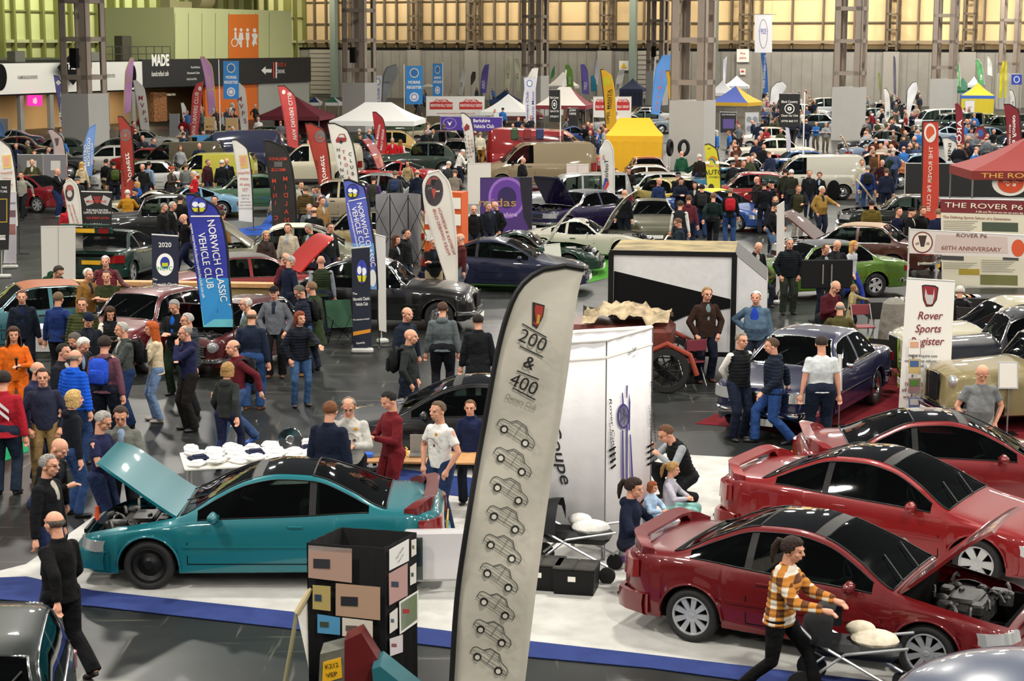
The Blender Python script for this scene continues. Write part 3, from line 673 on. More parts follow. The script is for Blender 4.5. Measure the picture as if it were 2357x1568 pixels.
def car_template(kind,wheel=None,ob=False,bo=False,spoiler=False,vinyl=False,sunroof=False,lod=0,wcol=None,key2='',bonnet_ang=52,convertible=False):
 key=(kind,wheel,ob,bo,spoiler,vinyl,sunroof,lod,bonnet_ang,convertible)
 if key in CARS:return CARS[key]
 S,parts,X,at,cx,rows,xs=build_car_parts(kind,ob,bo)
 L,W=S['L'],S['W']/2;items=[]
 def put(name,mesh,mats,role=None,par=None,T=None):
  items.append((name,mesh,mats,role,par,T));return len(items)-1
 P_=M['paint']
 b=put('body_shell',parts['body_shell'],[P_],'paint')
 put('windscreen',parts['windscreen'],[M['glass']]);put('rear_window',parts['rear_window'],[M['glass']])
 put('side_window',parts['side_window'],[M['glass']]);put('side_window',parts['side_window2'],[M['glass']])
 u=MB();x0,x1=.12,L-.12
 zf=S['bot'][1][1]+.02
 u.box((X(L/2),0,zf+.06),(L-.5,2*W-.34,.12))
 u.box((X(S['FO']),0,.3),(.3,2*W-.75,.25));u.box((X(S['FO']+S['WB']),0,.3),(.3,2*W-.75,.25))
 for c in (S['FO'],S['FO']+S['WB']):
  for s in (1,-1):
   u.lathe([(S['r']+.05,0),(S['r']+.05,.26),(0,.26)],14,T=Matrix.Translation((X(c),s*(W-.03),S['r'])) @ Matrix.Rotation(R(90)*(1 if s>0 else-1),4,'X'),a0=0 if s>0 else-math.pi,a1=math.pi if s>0 else 0)
 put('underbody',u.mesh('underbody'),[M['dark']])
 c=MB();zb_=at(L/2,NBELT).z
 cx0,cx1=S['cowl']+.05,min(S['tail']-.05,L-.25)
 c.box((X((cx0+cx1)/2),0,zf+.2),(cx1-cx0,2*W-.2,.06))
 c.box((X(cx0-.03),0,zb_-.25),(.05,2*W-.2,.5));c.box((X(cx1-.1),0,zb_-.2),(.3,2*W-.25,.36))
 for s in (1,-1):c.box((X((cx0+cx1)/2),s*(W-.11),(zf+zb_)/2),(cx1-cx0,.05,zb_-zf-.06))
 c.box((X(cx0+.22),0,zb_-.08),(.42,2*W-.3,.16),bev=.04)
 put('cabin_trim',c.mesh('cabin_trim'),[M['dark']])
 if lod==0:
  seatx=S['roof0']+.35
  for sx in ([seatx,seatx+.85] if S['roof1']-S['roof0']>.8 and kind not in ('sports',) else [seatx]):
   for s in (1,-1):
    m_=MB();m_.box((X(sx),s*.34,zb_-.42),(.5,.48,.16),bev=.05)
    m_.box((X(sx+.28),s*.34,zb_-.12),(.14,.46,.56),T=None,bev=.05)
    m_.box((X(sx+.31),s*.34,zb_+.24),(.09,.24,.15),bev=.04)
    put('seat',m_.mesh('seat',angle=30),[M['seat']])
  m_=MB();m_.lathe([(.185,-.012),(.2,0),(.185,.012),(.17,0)],24,close=True);m_.box((0,0,0),(.34,.04,.02));m_.tube((0,0,0),(0,0,-.25),.03)
  put('steering_wheel',m_.mesh('steering_wheel',True),[M['black']],None,None,Matrix.Translation((X(cx0+.5),-.34,zb_-.02)) @ Matrix.Rotation(R(65),4,'Y'))
 bz=S['bumper'];bc={'chrome':[M['chrome']],'black':[M['black']],'body':[P_]}[S['bumpc']]
 for (xe,sg,nm) in ((0,1,'front_bumper'),(L,-1,'rear_bumper')):
  h=.1 if S['bumpc'] != 'body' else .24
  mb=MB();ns=18;vs=[]
  zc=bz if S['bumpc'] != 'body' else bz-.04
  for j in range(ns+1):
   t=-1+2*j/ns;a=abs(t)
   yy=t*(W+.0);
   dx=.05-.36*max(0,(a-.72)/.28)**2-.05*a*a
   for (o,z) in ((-.03,zc-h/2),(.03,zc-h/2+.012),(.045,zc),(.03,zc+h/2-.012),(-.03,zc+h/2)):vs.append((X(xe)+sg*(dx+o),yy,z))
  fs=[]
  for j in range(ns):
   for q in range(4):
    f=(j*5+q,(j+1)*5+q,(j+1)*5+q+1,j*5+q+1);fs.append(f if sg>0 else f[::-1])
   f=(j*5+4,(j+1)*5+4,(j+1)*5,j*5);fs.append(f if sg>0 else f[::-1])
  mb.add(vs,fs);bi=put(nm,mb.mesh(nm,angle=50),bc,'paint' if S['bumpc']=='body' else None)
  if S['bumpc']=='body' and lod==0:
   t_=MB();t_.box((X(xe)+sg*.075,0,zc-.0),(.02,1.2,.03));put('bumper_strip',t_.mesh('s'),[M['black']],None,bi)
 zl=interp(S['belt'],.12)-.06
 rear_x=L-.03
 if kind in ('coupe','saloon','van','bigvan','suv'):
  for s in (1,-1):
   h=MB();wd=.30 if kind=='coupe' else .3;hh=.11 if kind=='coupe' else .15
   vs=[]
   for j in range(7):
    y=W*.98-wd*1.25*j/6;xx=.012+.27*(max(0,(y/W-.45)/.55))**2.6
    zt_=zl+.045-(.015 if kind=='coupe' else 0)*j/6;zb_l=zl-hh*.75
    vs+=[(X(xx-.035),s*y,zb_l),(X(xx-.01),s*y,zt_),(X(xx+.1),s*y*.985,zt_+.005),(X(xx+.1),s*y*.985,zb_l)]
   fs=[(j*4+q,(j+1)*4+q,(j+1)*4+(q+1) % 4,j*4+(q+1) % 4) for j in range(6) for q in range(4)]+[(0,1,2,3),(27,26,25,24)]
   if s<0:fs=[f[::-1] for f in fs]
   h.add(vs,fs);put('headlight',h.mesh('headlight',angle=30),[M['clearlens']])
 elif kind=='nine':
  for s in (1,-1):
   h=MB();h.lathe([(.105,-.1),(.105,0),(.095,.02),(0,.045)],20,T=Matrix.Translation((X(.22),s*.60,.66)) @ Matrix.Rotation(R(60),4,'Y'));put('headlight',h.mesh('headlight',True),[M['clearlens']])
   h=MB();h.box((X(.06),s*.60,.43),(.08,.2,.06),bev=.02);put('indicator',h.mesh('i'),[M['amber']])
 else:
  hy={'mini':.5,'estate':.5,'fifties':.62,'sports':.56,'vintage':.52}[kind];hx={'mini':.03,'estate':.03,'fifties':.12,'sports':.2,'vintage':.1}[kind]
  hz={'mini':.6,'estate':.6,'fifties':.72,'sports':.55,'vintage':.86}[kind]
  for s in (1,-1):
   h=MB();h.lathe([(.09,-.12),(.105,0),(.1,.025),(.085,.03),(.06,.045),(0,.055)],20,T=Matrix.Translation((X(hx),s*hy,hz)) @ Matrix.Rotation(R(90),4,'Y'));put('headlight',h.mesh('headlight',True),[M['clearlens']])
 if kind != 'nine':
  g=MB();gw,gh,gz={'coupe':(.5,.05,.57),'saloon':(.95,.17,.66),'mini':(.72,.2,.52),'estate':(.72,.2,.52),'fifties':(.55,.34,.66),'sports':(.6,.1,.4),'van':(1.0,.14,.68),'bigvan':(1.2,.2,.78),'suv':(1.1,.2,.8),'vintage':(.5,.45,.72)}[kind]
  g.box((X(.0)+.012,0,gz),(.03,gw,gh))
  gi=put('grille',g.mesh('grille'),[M['black']])
  if kind not in ('coupe','sports'):
   g=MB();m_=5
   for q in range(m_):
    if kind in ('fifties','vintage'):g.box((X(0)+.032,-gw/2+gw*(q+.5)/m_,gz),(.012,.012,gh))
    else:g.box((X(0)+.032,0,gz-gh/2+gh*(q+.5)/m_),(.012,gw,.012))
   g.box((X(0)+.03,0,gz+gh/2),(.02,gw+.04,.02));g.box((X(0)+.03,0,gz-gh/2),(.02,gw+.04,.02))
   put('grille_bars',g.mesh('gb'),[M['chrome']],None,gi)
 for s in (1,-1):
  h=MB();zr=interp(S['belt'],L-.1)-.12;hh={'coupe':.2,'suv':.3,'van':.3,'bigvan':.4,'saloon':.14}.get(kind,.14)
  wd={'coupe':.4,'saloon':.3}.get(kind,.14)
  vs=[]
  for j in range(6):
   y=W*.985-wd*j/5;xx=-.012+.24*(max(0,(y/W-.55)/.45))**2.4
   vs+=[(X(L-xx+.012),s*y,zr-hh/2),(X(L-xx+.0),s*y,zr+hh/2),(X(L-xx-.06),s*y*.98,zr+hh/2),(X(L-xx-.06),s*y*.98,zr-hh/2)]
  fs=[(j*4+q,(j+1)*4+q,(j+1)*4+(q+1) % 4,j*4+(q+1) % 4) for j in range(5) for q in range(4)]+[(0,1,2,3),(23,22,21,20)]
  if s>0:fs=[f[::-1] for f in fs]
  h.add(vs,fs);put('tail_light',h.mesh('tail_light',angle=30),[M['redlens']])
 if lod==0:
  for q,sx in enumerate(S['seams']):
   zt_=interp(S['belt'],sx)-.0;zb_s=interp(S['bot'],sx,False)+.12
   for st in strips(at,X,[(sx,zb_s),(sx,(zb_s+zt_)/2),(sx,zt_-.01)],.013,.003):put('door_seam',st.mesh('door_seam'),[M['matblack']])
  zb_s=interp(S['bot'],2,False)+.12
  sx0,sx1=S['seams'][0],S['seams'][-1]
  for st in strips(at,X,[(sx0+(sx1-sx0)*t/8,zb_s) for t in range(9)],.012,.003):put('door_seam',st.mesh('door_seam'),[M['matblack']])
  if kind in ('coupe','saloon'):
   zz=.54 if kind=='coupe' else .55;r_=S['r']+.1
   xa,xb=S['FO']+r_,S['FO']+S['WB']-r_
   for st in strips(at,X,[(xa+(xb-xa)*t/12,zz) for t in range(13)],.035 if kind=='coupe' else .02,.012):put('side_moulding',st.mesh('side_moulding'),[P_] if kind=='coupe' else [M['chrome']],'paint' if kind=='coupe' else None)
  if True:
   ra=S['r']+.055
   for c_ in (S['FO'],S['FO']+S['WB']):
    for s in (1,-1):
     pts=[];lipm=MB()
     for k in range(-1,18):
      a=math.pi*(.02+.96*max(0,min(16,k))/16);xx=c_+(ra+.012)*math.cos(a);zz=S['r']-.01+(ra+.012)*math.sin(a)
      pts.append((X(xx),s*(at(min(max(xx,.03),L-.03),3).y*1.004),zz))
     lipm.path(pts[1:],.014,6)
     put('arch_lip',lipm.mesh('arch_lip',True),[P_],'paint')
  hx_=S['seams'][1]-.2
  for s in (1,-1):
   h=MB();zz=interp(S['belt'],hx_)-.1;h.box((X(hx_),s*(side_y(at,hx_,zz)+.008),zz),(.18,.025,.035),bev=.01)
   put('door_handle',h.mesh('h',angle=30),[P_] if kind=='coupe' else [M['chrome']],'paint' if kind=='coupe' else None)
   mx_=S['wx'][0]+.22;zz=interp(S['belt'],mx_)+.07;h=MB();yy=side_y(at,mx_,zz-.07)
   if kind in ('coupe','van','bigvan','suv'):
    h.box((X(mx_)+.02,s*(yy+.13),zz),(.11,.2,.13),bev=.04);h.box((X(mx_),s*(yy+.02),zz-.03),(.07,.1,.05))
    put('door_mirror',h.mesh('m',angle=50),[P_] if kind=='coupe' else [M['black']],'paint' if kind=='coupe' else None)
   else:
    h.box((X(mx_),s*(yy+.07),zz),(.05,.12,.08),bev=.02);h.tube((X(mx_),s*(yy-.01),zz-.06),(X(mx_),s*(yy+.06),zz),.008)
    put('door_mirror',h.mesh('m',angle=50),[M['chrome']])
  x0w,x1w=S['wx']
  if kind != 'van':
   for s in (1,-1):
    h=MB()
    h.path([at(x0w+(x1w-x0w)*t/14,NW0,s)+Vector((0,s*.004,-.004)) for t in range(15)],.009,5)
    h.path([at(x0w+(x1w-x0w)*t/24,NW1,s)+Vector((0,s*.004,.004)) for t in range(25)],.008,5)
    put('window_trim',h.mesh('wt',True),[M['black'] if kind=='coupe' else M['chrome']])
    for (pa,pb) in S['pil']:
     if kind=='coupe':
      vs=[]
      for k in range(NW0,NW1+1):
       for xx in (pa,pb):p=at(xx,k,s);vs.append((p.x,p.y+s*.003,p.z))
      put('door_pillar',mesh_of('dp',vs,[(2*q,2*q+1,2*q+3,2*q+2) for q in range(NW1-NW0)]),[M['black']])
  for (xa,xb) in ((S['cowl'],S['roof0']),(S['roof1'],S['tail'])):
   h=MB()
   for s in (1,-1):h.path([at(xa+(xb-xa)*t/10,NIN,s)+Vector((0,0,.003)) for t in range(11)],.011,5)
   for xx in (xa,xb):h.path([at(xx,k,1)+Vector((0,0,.003)) for k in range(NIN,17)]+[at(xx,k,-1)+Vector((0,0,.003)) for k in range(15,NIN-1,-1)],.010,5)
   put('screen_seal',h.mesh('ss',True),[M['black'] if kind in ('coupe','van','bigvan','suv','nine') else M['chrome']])
  for yy in (-.45,.12):
   h=MB();h.tube(at(S['cowl']-.02,14)*1+Vector((0,yy-at(S['cowl'],14).y,.03)),(X(S['cowl']+.28),yy+.32,interp(S['top'],S['cowl']+.28)+.02),.008)
   put('wiper',h.mesh('wiper'),[M['black']])
 tyre,rim=wheel_meshes(wheel or S['wheel'],S['r'],.17 if kind != 'coupe' else .19,S['rimr'])
 wst=wheel or S['wheel']
 for c_ in (S['FO'],S['FO']+S['WB']):
  for s in (1,-1):
   T=Matrix.Translation((X(c_),s*(W-.115),S['r'])) @ Matrix.Rotation(R(-90 if s>0 else 90),4,'X')
   ti=put('wheel',tyre,[M['rubber']],None,None,T)
   put('rim',rim,[M['alloy'] if wst not in ('steel','cap') else (M['black'] if wst=='steel' else M['chrome']),M['black']],'rim',ti)
 for (xe,sg) in ((0,1),(L,-1)):
  h=MB();zz=bz-.13 if (sg>0 or kind != 'coupe') else .66
  if kind=='coupe' and sg>0:zz=.36
  h.box((X(xe)+sg*.045+(sg*.06 if sg>0 else-.0),0,zz),(.012,.52,.11));put('number_plate',h.mesh('np'),[cmat('#e8e8e0' if sg>0 else '#d9a512')])
 if spoiler:
  h=MB();pts=[]
  z0=interp(S['top'],L-.22)
  vs=[];ns=20
  for j in range(ns+1):
   t=-1+2*j/ns;a=abs(t);y=t*(W-.06);lift=.095*(1-max(0,(a-.8)/.2)**1.6);xo=.10-.26*max(0,(a-.6)/.4)**2
   xx=L-xo-.02 if False else L-.10+(-.22*max(0,(a-.55)/.45)**2)
   vs+=[(X(xx+.04),y,z0+lift*.98+.03),(X(xx-.12),y,z0+lift*.8+.012),(X(xx-.12),y,z0+lift*.8-.02 if a<.8 else z0-.05),(X(xx+.03),y,z0+lift*.98-.012 if a<.8 else z0-.05)]
  fs=[(j*4+q,(j+1)*4+q,(j+1)*4+(q+1) % 4,j*4+(q+1) % 4) for j in range(ns) for q in range(4)]+[(0,1,2,3),(ns*4+3,ns*4+2,ns*4+1,ns*4)]
  h.add(vs,[f[::-1] for f in fs]);put('rear_spoiler',h.mesh('sp',angle=60),[P_],'spoiler')
 if sunroof:
  for (xa,xb,nm,mt) in ((S['roof0']+.13,S['roof1']+.02,'roof_glass',M['solidglass']),(S['roof0']-.0,S['roof0']+.125,'roof_header',M['black'])):
   vs=[];fs=[];nx=8
   for j in range(nx+1):
    xx=xa+(xb-xa)*j/nx
    for k in list(range(NIN,17)):p=at(xx,k,1);vs.append((p.x,p.y*.97,p.z+.006))
    for k in range(15,NIN-1,-1):p=at(xx,k,-1);vs.append((p.x,p.y*.97,p.z+.006))
   m_=2*(17-NIN)-1
   for j in range(nx):
    for k in range(m_-1):fs.append((j*m_+k,j*m_+k+1,(j+1)*m_+k+1,(j+1)*m_+k))
   put(nm,mesh_of(nm,vs,fs,True),[mt])
 if vinyl:
  vs=[];fs=[];nx=22;xa,xb=S['roof0']-.02,S['tail']-.25*(S['tail']-S['roof1'])*0-.02
  xb=S['roof1']+.0
  for j in range(nx+1):
   xx=xa+(xb-xa)*j/nx
   for k in list(range(NEDGE,17)):p=at(xx,k,1);vs.append((p.x,p.y+.003,p.z+.004))
   for k in range(15,NEDGE-1,-1):p=at(xx,k,-1);vs.append((p.x,p.y-.003,p.z+.004))
  m_=2*(17-NEDGE)-1
  for j in range(nx):
   for k in range(m_-1):fs.append((j*m_+k,j*m_+k+1,(j+1)*m_+k+1,(j+1)*m_+k))
  put('roof_covering',mesh_of('roof_covering',vs,fs,True),[M['plain']],'vinyl')
 if ob:
  me=parts['bonnet'];hp=at(S['cowl']-.04,16)
  if kind in ('fifties',):pass
  bmx=bmesh.new();bmx.from_mesh(me);geo=bmesh.ops.extrude_face_region(bmx,geom=bmx.faces[:])
  for v in [g for g in geo['geom'] if isinstance(g,bmesh.types.BMVert)]:v.co.z-=.035
  me2=bpy.data.meshes.new('bonnet');bmesh.ops.recalc_face_normals(bmx,faces=bmx.faces);bmx.to_mesh(me2);bmx.free()
  me2.shade_smooth();me2.set_sharp_from_angle(angle=R(35))
  T=Matrix.Translation(hp) @ Matrix.Rotation(R(-bonnet_ang),4,'Y') @ Matrix.Translation(-hp)
  put('bonnet',me2,[P_],'bonnet',None,T)
  e=MB();z0=.32;xa,xb=.16,S['cowl']-.08;wi=W-.22;rr=random.Random(3)
  e.box((X((xa+xb)/2),0,z0),(xb-xa,2*wi,.03))
  for s in (1,-1):e.box((X((xa+xb)/2),s*wi,z0+.15),(xb-xa,.03,.34))
  e.box((X(xb),0,z0+.22),(.04,2*wi,.5));e.box((X(xa),0,z0+.12),(.04,2*wi,.26))
  put('engine_bay',e.mesh('eb'),[M['dark']])
  e=MB();zt_=interp(S['top'],(xa+xb)/2)-.09
  e.box((X((xa+xb)/2),0,zt_-.12),(.5,.62,.22),bev=.04);e.box((X((xa+xb)/2)-.02,.05,zt_+.0),(.3,.5,.07),bev=.03)
  for q in range(16):
   p=(X(xa+.12+rr.random()*(xb-xa-.25)),(rr.random()*2-1)*(wi-.12),zt_-.1+rr.random()*.08)
   if q % 3==0:e.lathe([(.07,-.1),(.075,.03),(.05,.05),(0,.055)],12,T=Matrix.Translation(p))
   else:e.box(p,(.08+rr.random()*.14,.08+rr.random()*.12,.12),bev=.02)
  for q in range(10):
   a=Vector((X(xa+.1+rr.random()*(xb-xa-.2)),(rr.random()*2-1)*wi*.8,zt_));d=Vector((rr.random()-.5,rr.random()-.5,0))*.6
   e.path([a,a+d*.3+Vector((0,0,.05)),a+d*.7+Vector((0,0,.05)),a+d],.018,6)
  put('engine',e.mesh('engine',angle=40),[M['engine']])
 if bo:
  me=parts['boot_lid']
 CARS[key]=items;return items
M['solidglass']=mat('dark_roof_glass','#050607',rough=.04,coat=1)
def join_items(items):
 """one mesh with slots, for cars too far off to show their parts"""
 vs,fs,mi,mats=[],[],[],[]
 Ts={}
 for idx,(name,me,mm,role,par,T) in enumerate(items):
  if name in ('wiper','steering_wheel','arch_lip'):continue
  TT=(T or Matrix.Identity(4))
  if par is not None and items[par][5] is not None:TT=items[par][5] @ TT
  n=len(vs);vs+=[tuple(TT @ v.co) for v in me.vertices]
  loc=[]
  for m_ in mm:
   if m_ not in mats:mats.append(m_)
   loc.append(mats.index(m_))
  for p in me.polygons:
   fs.append(tuple(i+n for i in p.vertices));mi.append(loc[min(p.material_index,len(loc)-1)])
 me=mesh_of('car',vs,fs,True,mi)
 for m_ in mats:me.materials.append(m_)
 me.set_sharp_from_angle(angle=R(35));return me
JOINED={}
def cdim(o,kind,k):
 S=SPECS[kind];o['_l']=S['L']*k+.1;o['_w']=S['W']*k+.12;o['_c']=(S['FO']+S['WB']/2-S['L']/2)*k
def car(kind,pos,yaw,color,label,name='classic_car',cat='car',group=None,far=False,rimcol=None,spoilcol=None,vinylcol=None,bonnetcol=None,z=0,scale=1,**kw):
 tpl=car_template(kind,**kw)
 loc=(pos[0],pos[1],z)
 if far:
  k=(kind,tuple(sorted(kw.items())))
  if k not in JOINED:JOINED[k]=join_items(tpl)
  o=link(name,JOINED[k],None,None,tuple(v*.75 for v in lin(color)),loc,(0,0,R(yaw)));o.scale=(scale,)*3;cdim(o,kind,scale)
  return tag(o,label,cat,group)
 r=thing(name,loc,R(yaw),label,cat,group);r.scale=(scale,)*3;cdim(r,kind,scale)
 objs=[]
 for (nm,me,mm,role,par,T) in tpl:
  o=bpy.data.objects.new(nm,me);COL.objects.link(o)
  if not me.materials:
   for m_ in mm:me.materials.append(m_)
  o.parent=r if par is None else objs[par]
  if T is not None:o.matrix_local=T
  dk=lambda h:tuple(v*(.62 if max(lin(h))<.75 else .9) for v in lin(h))
  c={'paint':dk(color),'spoiler':dk(spoilcol or color),'vinyl':vinylcol or '#333333','bonnet':dk(bonnetcol or color),'rim':rimcol or '#b9bbbd'}.get(role)
  if c is not None:o.color=(*lin(c),1)
  objs.append(o)
 return r
def car_w(kind,rear,front,color,label,side=-1,**kw):
 """place by the ground pixels under the near rear and near front wheels; side=-1: the car's right flank is near"""
 a,b=P(*rear),P(*front);d=(b-a).normalized();yaw=math.degrees(math.atan2(d.y,d.x))
 nrm=Vector((d.y,-d.x,0))
 mid=(a+b)/2
 S=SPECS[kind];toward=1 if side<0 else-1
 c=mid-nrm*toward*(S['W']/2-.1)
 return car(kind,c,yaw,color,label,**kw)
 # ================================================================= people
def ik(a,b,l1,l2,hint):
 a,b,hint=Vector(a),Vector(b),Vector(hint);d=b-a;L=min(d.length,(l1+l2)*.999);dn=d.normalized()
 b=a+dn*L
 x=(l1*l1-l2*l2+L*L)/(2*L);h=math.sqrt(max(0,l1*l1-x*x));hp=hint-dn*hint.dot(dn)
 hp=hp.normalized() if hp.length>1e-5 else dn.orthogonal()
 return a+dn*x+hp*h,b
def rings(mb,secs,n=18):
 """secs: (centre, rx, ry, tilt matrix)"""
 vs=[]
 for c,rx,ry,Rm in secs:
  for k in range(n):
   t=2*math.pi*k/n;vs.append(Vector(c)+Rm @ Vector((rx*math.cos(t),ry*math.sin(t),0)))
 m_=len(secs);fs=[(i*n+k,i*n+(k+1) % n,(i+1)*n+(k+1) % n,(i+1)*n+k) for i in range(m_-1) for k in range(n)]
 fs+=[tuple(range(n-1,-1,-1)),tuple(range((m_-1)*n,m_*n))]
 mb.add(vs,fs)
def remesh(mb,vox,smooth=2,name='body',fac=.5):
 me=mb.mesh('tmp');o=bpy.data.objects.new('tmp',me)
 m=o.modifiers.new('r','REMESH');m.mode='VOXEL';m.voxel_size=vox
 if smooth:q=o.modifiers.new('s','SMOOTH');q.factor=fac;q.iterations=smooth
 r=bake(o);bpy.data.meshes.remove(me)
 r.name=name;r.shade_smooth();return r
I3=Matrix.Identity(3)
# wrist (x outward, y forward, z), elbow hint; x is signed outward so both sides use the same numbers
DOWN=((.27,.03,.80),(.3,-.6,0));POCK=((.20,.10,.90),(.9,-.5,0));BACK=((.05,-.17,.95),(1,-.3,0))
CROSS=((-.10,.24,1.20),(1,-.2,-.5));HOLD=((.06,.30,1.16),(.7,-.3,-.8));PHONE=((.04,.36,1.36),(.6,0,-1))
POINT=((.22,.52,1.20),(.6,-.2,-.8));HIPS=((.19,.02,1.04),(1,-.4,.2));CHIN=((.03,.20,1.45),(.6,.3,-1))
SWF=((.24,.22,.88),(.2,-1,0));SWB=((.26,-.24,.90),(.3,-1,0));TABLE=((.20,.46,.92),(.6,-.4,-.3));PUSH=((.17,.46,1.06),(.5,-.5,-.6))
REACH=((.5,.2,1.06),(.2,-.3,-.8));LAP=((.08,.30,.72),(.9,-.3,-.3))
POSES={
'down':dict(r=DOWN,l=DOWN),'pockets':dict(r=POCK,l=POCK),'crossed':dict(r=CROSS,l=CROSS,pitch=8),'behind':dict(r=BACK,l=BACK),
'holding':dict(r=HOLD,l=HOLD,pitch=28,hyaw=0),'phone':dict(r=PHONE,l=PHONE),'chin':dict(r=CROSS,l=CHIN,pitch=6),
'pointing':dict(r=POCK,l=POINT,hyaw=20),'walk':dict(r=SWF,l=SWB,feet=((.08,-.32,25),(.09,.34,0)),hz=.90),'walk2':dict(r=SWB,l=SWF,feet=((.09,.26,0),(.08,-.26,20)),hz=.90,pitch=10),
'hips':dict(r=HIPS,l=DOWN),'lookdown':dict(r=POCK,l=POCK,pitch=38,lean=4),'lean':dict(r=TABLE,l=TABLE,lean=38,pitch=10,hz=.90,back=.18),
'lean2':dict(r=HOLD,l=DOWN,lean=18,pitch=25,back=.08),'push':dict(r=PUSH,l=PUSH,feet=((.08,-.34,20),(.09,.36,0)),hz=.89,lean=6,pitch=10),
'sit':dict(r=LAP,l=LAP,hz=.52,feet=((.13,.42,0),(.13,.42,0)),sit=1,pitch=12),'crouch':dict(r=((.06,.48,.78),(.5,-.2,-.8)),l=((.1,.46,.70),(.5,-.2,-.8)),hz=.36,feet=((.14,.22,0),(.16,-.05,40)),sit=1,lean=22,pitch=18),
'spread':dict(r=REACH,l=REACH,lean=8,pitch=5),'cup':dict(r=DOWN,l=HOLD,pitch=6),
}
PM={}
def person_meshes(pose,top='jacket',build='m',vox=.0085):
 key=(pose,top,build,vox)
 if key in PM:return PM[key]
 p=dict(pitch=4,hyaw=0,lean=2,hz=.945,back=0,feet=((.11,.02,0),(.11,-.02,0)),sit=0);p.update(POSES[pose])
 bulk={'m':1.0,'f':.9,'h':1.22,'c':.92}[build];shw={'m':.168,'f':.146,'h':.182,'c':.15}[build]
 hip=Vector((0,p['back'],p['hz']))
 Lr=Matrix.Rotation(R(p['lean']),3,'X')
 def S(x,f,z):return hip+Lr @ Vector((x,-f,z))
 neck=S(0,0,.53);sh={s:S(s*shw,0,.445) for s in (1,-1)}
 headc=neck+Lr @ Vector((0,-.025,.165)) if p['lean']<20 else neck+Lr @ Vector((0,-.05,.15))
 HS=1.05;HR=(Matrix.Rotation(R(p['hyaw']),3,'Z') @ Matrix.Rotation(R(p['pitch']+p['lean']*.6),3,'X'))
 headc=headc+HR @ Vector((0,-.012,0))
 arms={};legs={}
 for s,kk in ((-1,'r'),(1,'l')):
  w_,hint=p[kk];wv=Vector((s*w_[0],-w_[1],w_[2]))
  if p['hz']<.8 and pose=='sit':pass
  if top=='tee' or True:
   e,wv=ik(sh[s],wv,.29,.26,Vector((s*hint[0],-hint[1],hint[2])))
  arms[s]=(sh[s],e,wv)
  fx,fy,ft=p['feet'][0 if s<0 else 1]
  ank=Vector((s*fx,-fy,.09+(.045 if ft>10 and not p['sit'] else 0)))
  hj=hip+Vector((s*.095,0,-.02));k,ank=ik(hj,ank,.44,.43,Vector((s*.12,-1,.25)))
  legs[s]=(hj,k,ank,ft)
 body=MB();H=lambda x,y,z:headc+HR @ Vector((x,y,z))
 def hb(c,r,n=16,m_=12):
  T=Matrix.Translation(headc) @ HR.to_4x4();body.ball(c,r,n,m_,T=T)
 hb((0,.012,.03),(.077,.098,.093));hb((0,-.03,-.035),(.061,.065,.082));hb((0,-.045,-.088),(.034,.034,.03))
 for s in (1,-1):
  hb((s*.040,-.062,-.022),(.024,.022,.024));hb((s*.080,.008,-.012),(.012,.022,.034));hb((s*.031,-.080,.016),(.015,.012,.011));hb((s*.03,-.083,.036),(.024,.012,.010))
 T=Matrix.Translation(headc) @ HR.to_4x4()
 body.tube((0,-.088,.02),(0,-.112,-.022),.010,.017,10,T=T);hb((0,-.090,-.056),(.028,.014,.008));hb((0,-.089,-.066),(.022,.014,.008))
 body.tube(neck+Vector((0,.015,-.08)),H(0,.018,-.04),.060*bulk**.5,.055,14)
 rings(body,[(S(0,.01,-.06),.10,.05,Lr),(S(0,.03,.2),.08,.045,Lr),(S(0,.01,.4),.12,.06,Lr),(S(0,0,.49),.07,.05,Lr)],14)
 hands=[]
 for s in (1,-1):
  a,e,wv=arms[s];r0=.046 if top in ('tee',) else .034
  body.path([a,(a+e)/2,e,(e*2+wv)/3,wv],[r0,r0*1.02,r0*.86,r0*.84,.026],10)
  d=(wv-e).normalized();up=Vector((0,0,1)) if abs(d.z)<.8 else Vector((0,-1,0));sd=d.cross(up).normalized();nm=sd.cross(d).normalized()
  if pose in ('pockets','lookdown'):fl=.5
  else:fl=1
  if pose in ('phone','holding','cup','lean2','push'):sd=(nm if False else sd)
  side=-s if d.z<-.5 else 1
  pal=wv+d*.045;
  body.path([wv,wv+d*.03,wv+d*.075,wv+d*.095],[.026,.034,.038,.03],8)
  for q,(o,l) in enumerate(((-.028,.062),(-.010,.074),(.009,.070),(.027,.055))):
   b0=wv+d*.078+sd*o;cu=nm*-.012
   body.path([b0,b0+d*l*.5+cu*.6,b0+d*l*.85+cu*2.2,b0+d*l*.95+cu*3.4],[.0098,.0095,.009,.008],6)
  tb=wv+d*.03-sd*.026*1;body.path([tb,tb+d*.028-sd*.022,tb+d*.056-sd*.026],[.013,.0115,.009],6)
  hj,k,an,ft=legs[s];body.path([hj,k,an,an-Vector((0,0,.04))],[.07,.05,.036,.034],8)
 skin=remesh(body,vox,1,'person')
 IM=HR.transposed()
 if vox<.012:
  for pl in skin.polygons:
   c=IM @ (pl.center-headc)
   if c.y<-.05:
    if abs(abs(c.x)-.031)<.013 and abs(c.z-.015)<.0065:pl.material_index=1
    elif abs(abs(c.x)-.031)<.021 and abs(c.z-.038-(.006 if False else 0))<.0055:pl.material_index=3
    elif abs(c.x)<.026 and abs(c.z+.061)<.0068 and c.y<-.085:pl.material_index=2
 for m_ in (M['skin'],M['eye'],M['lips'],M['brow']):skin.materials.append(m_)
 cl=MB();thick={'jacket':.024,'puffer':.036,'coat':.028,'tee':.006,'hoodie':.018,'vest':.026,'shirt':.010}[top]
 hem={'jacket':-.10,'puffer':-.08,'coat':-.42,'tee':-.05,'hoodie':-.06,'vest':-.06,'shirt':-.07}[top]
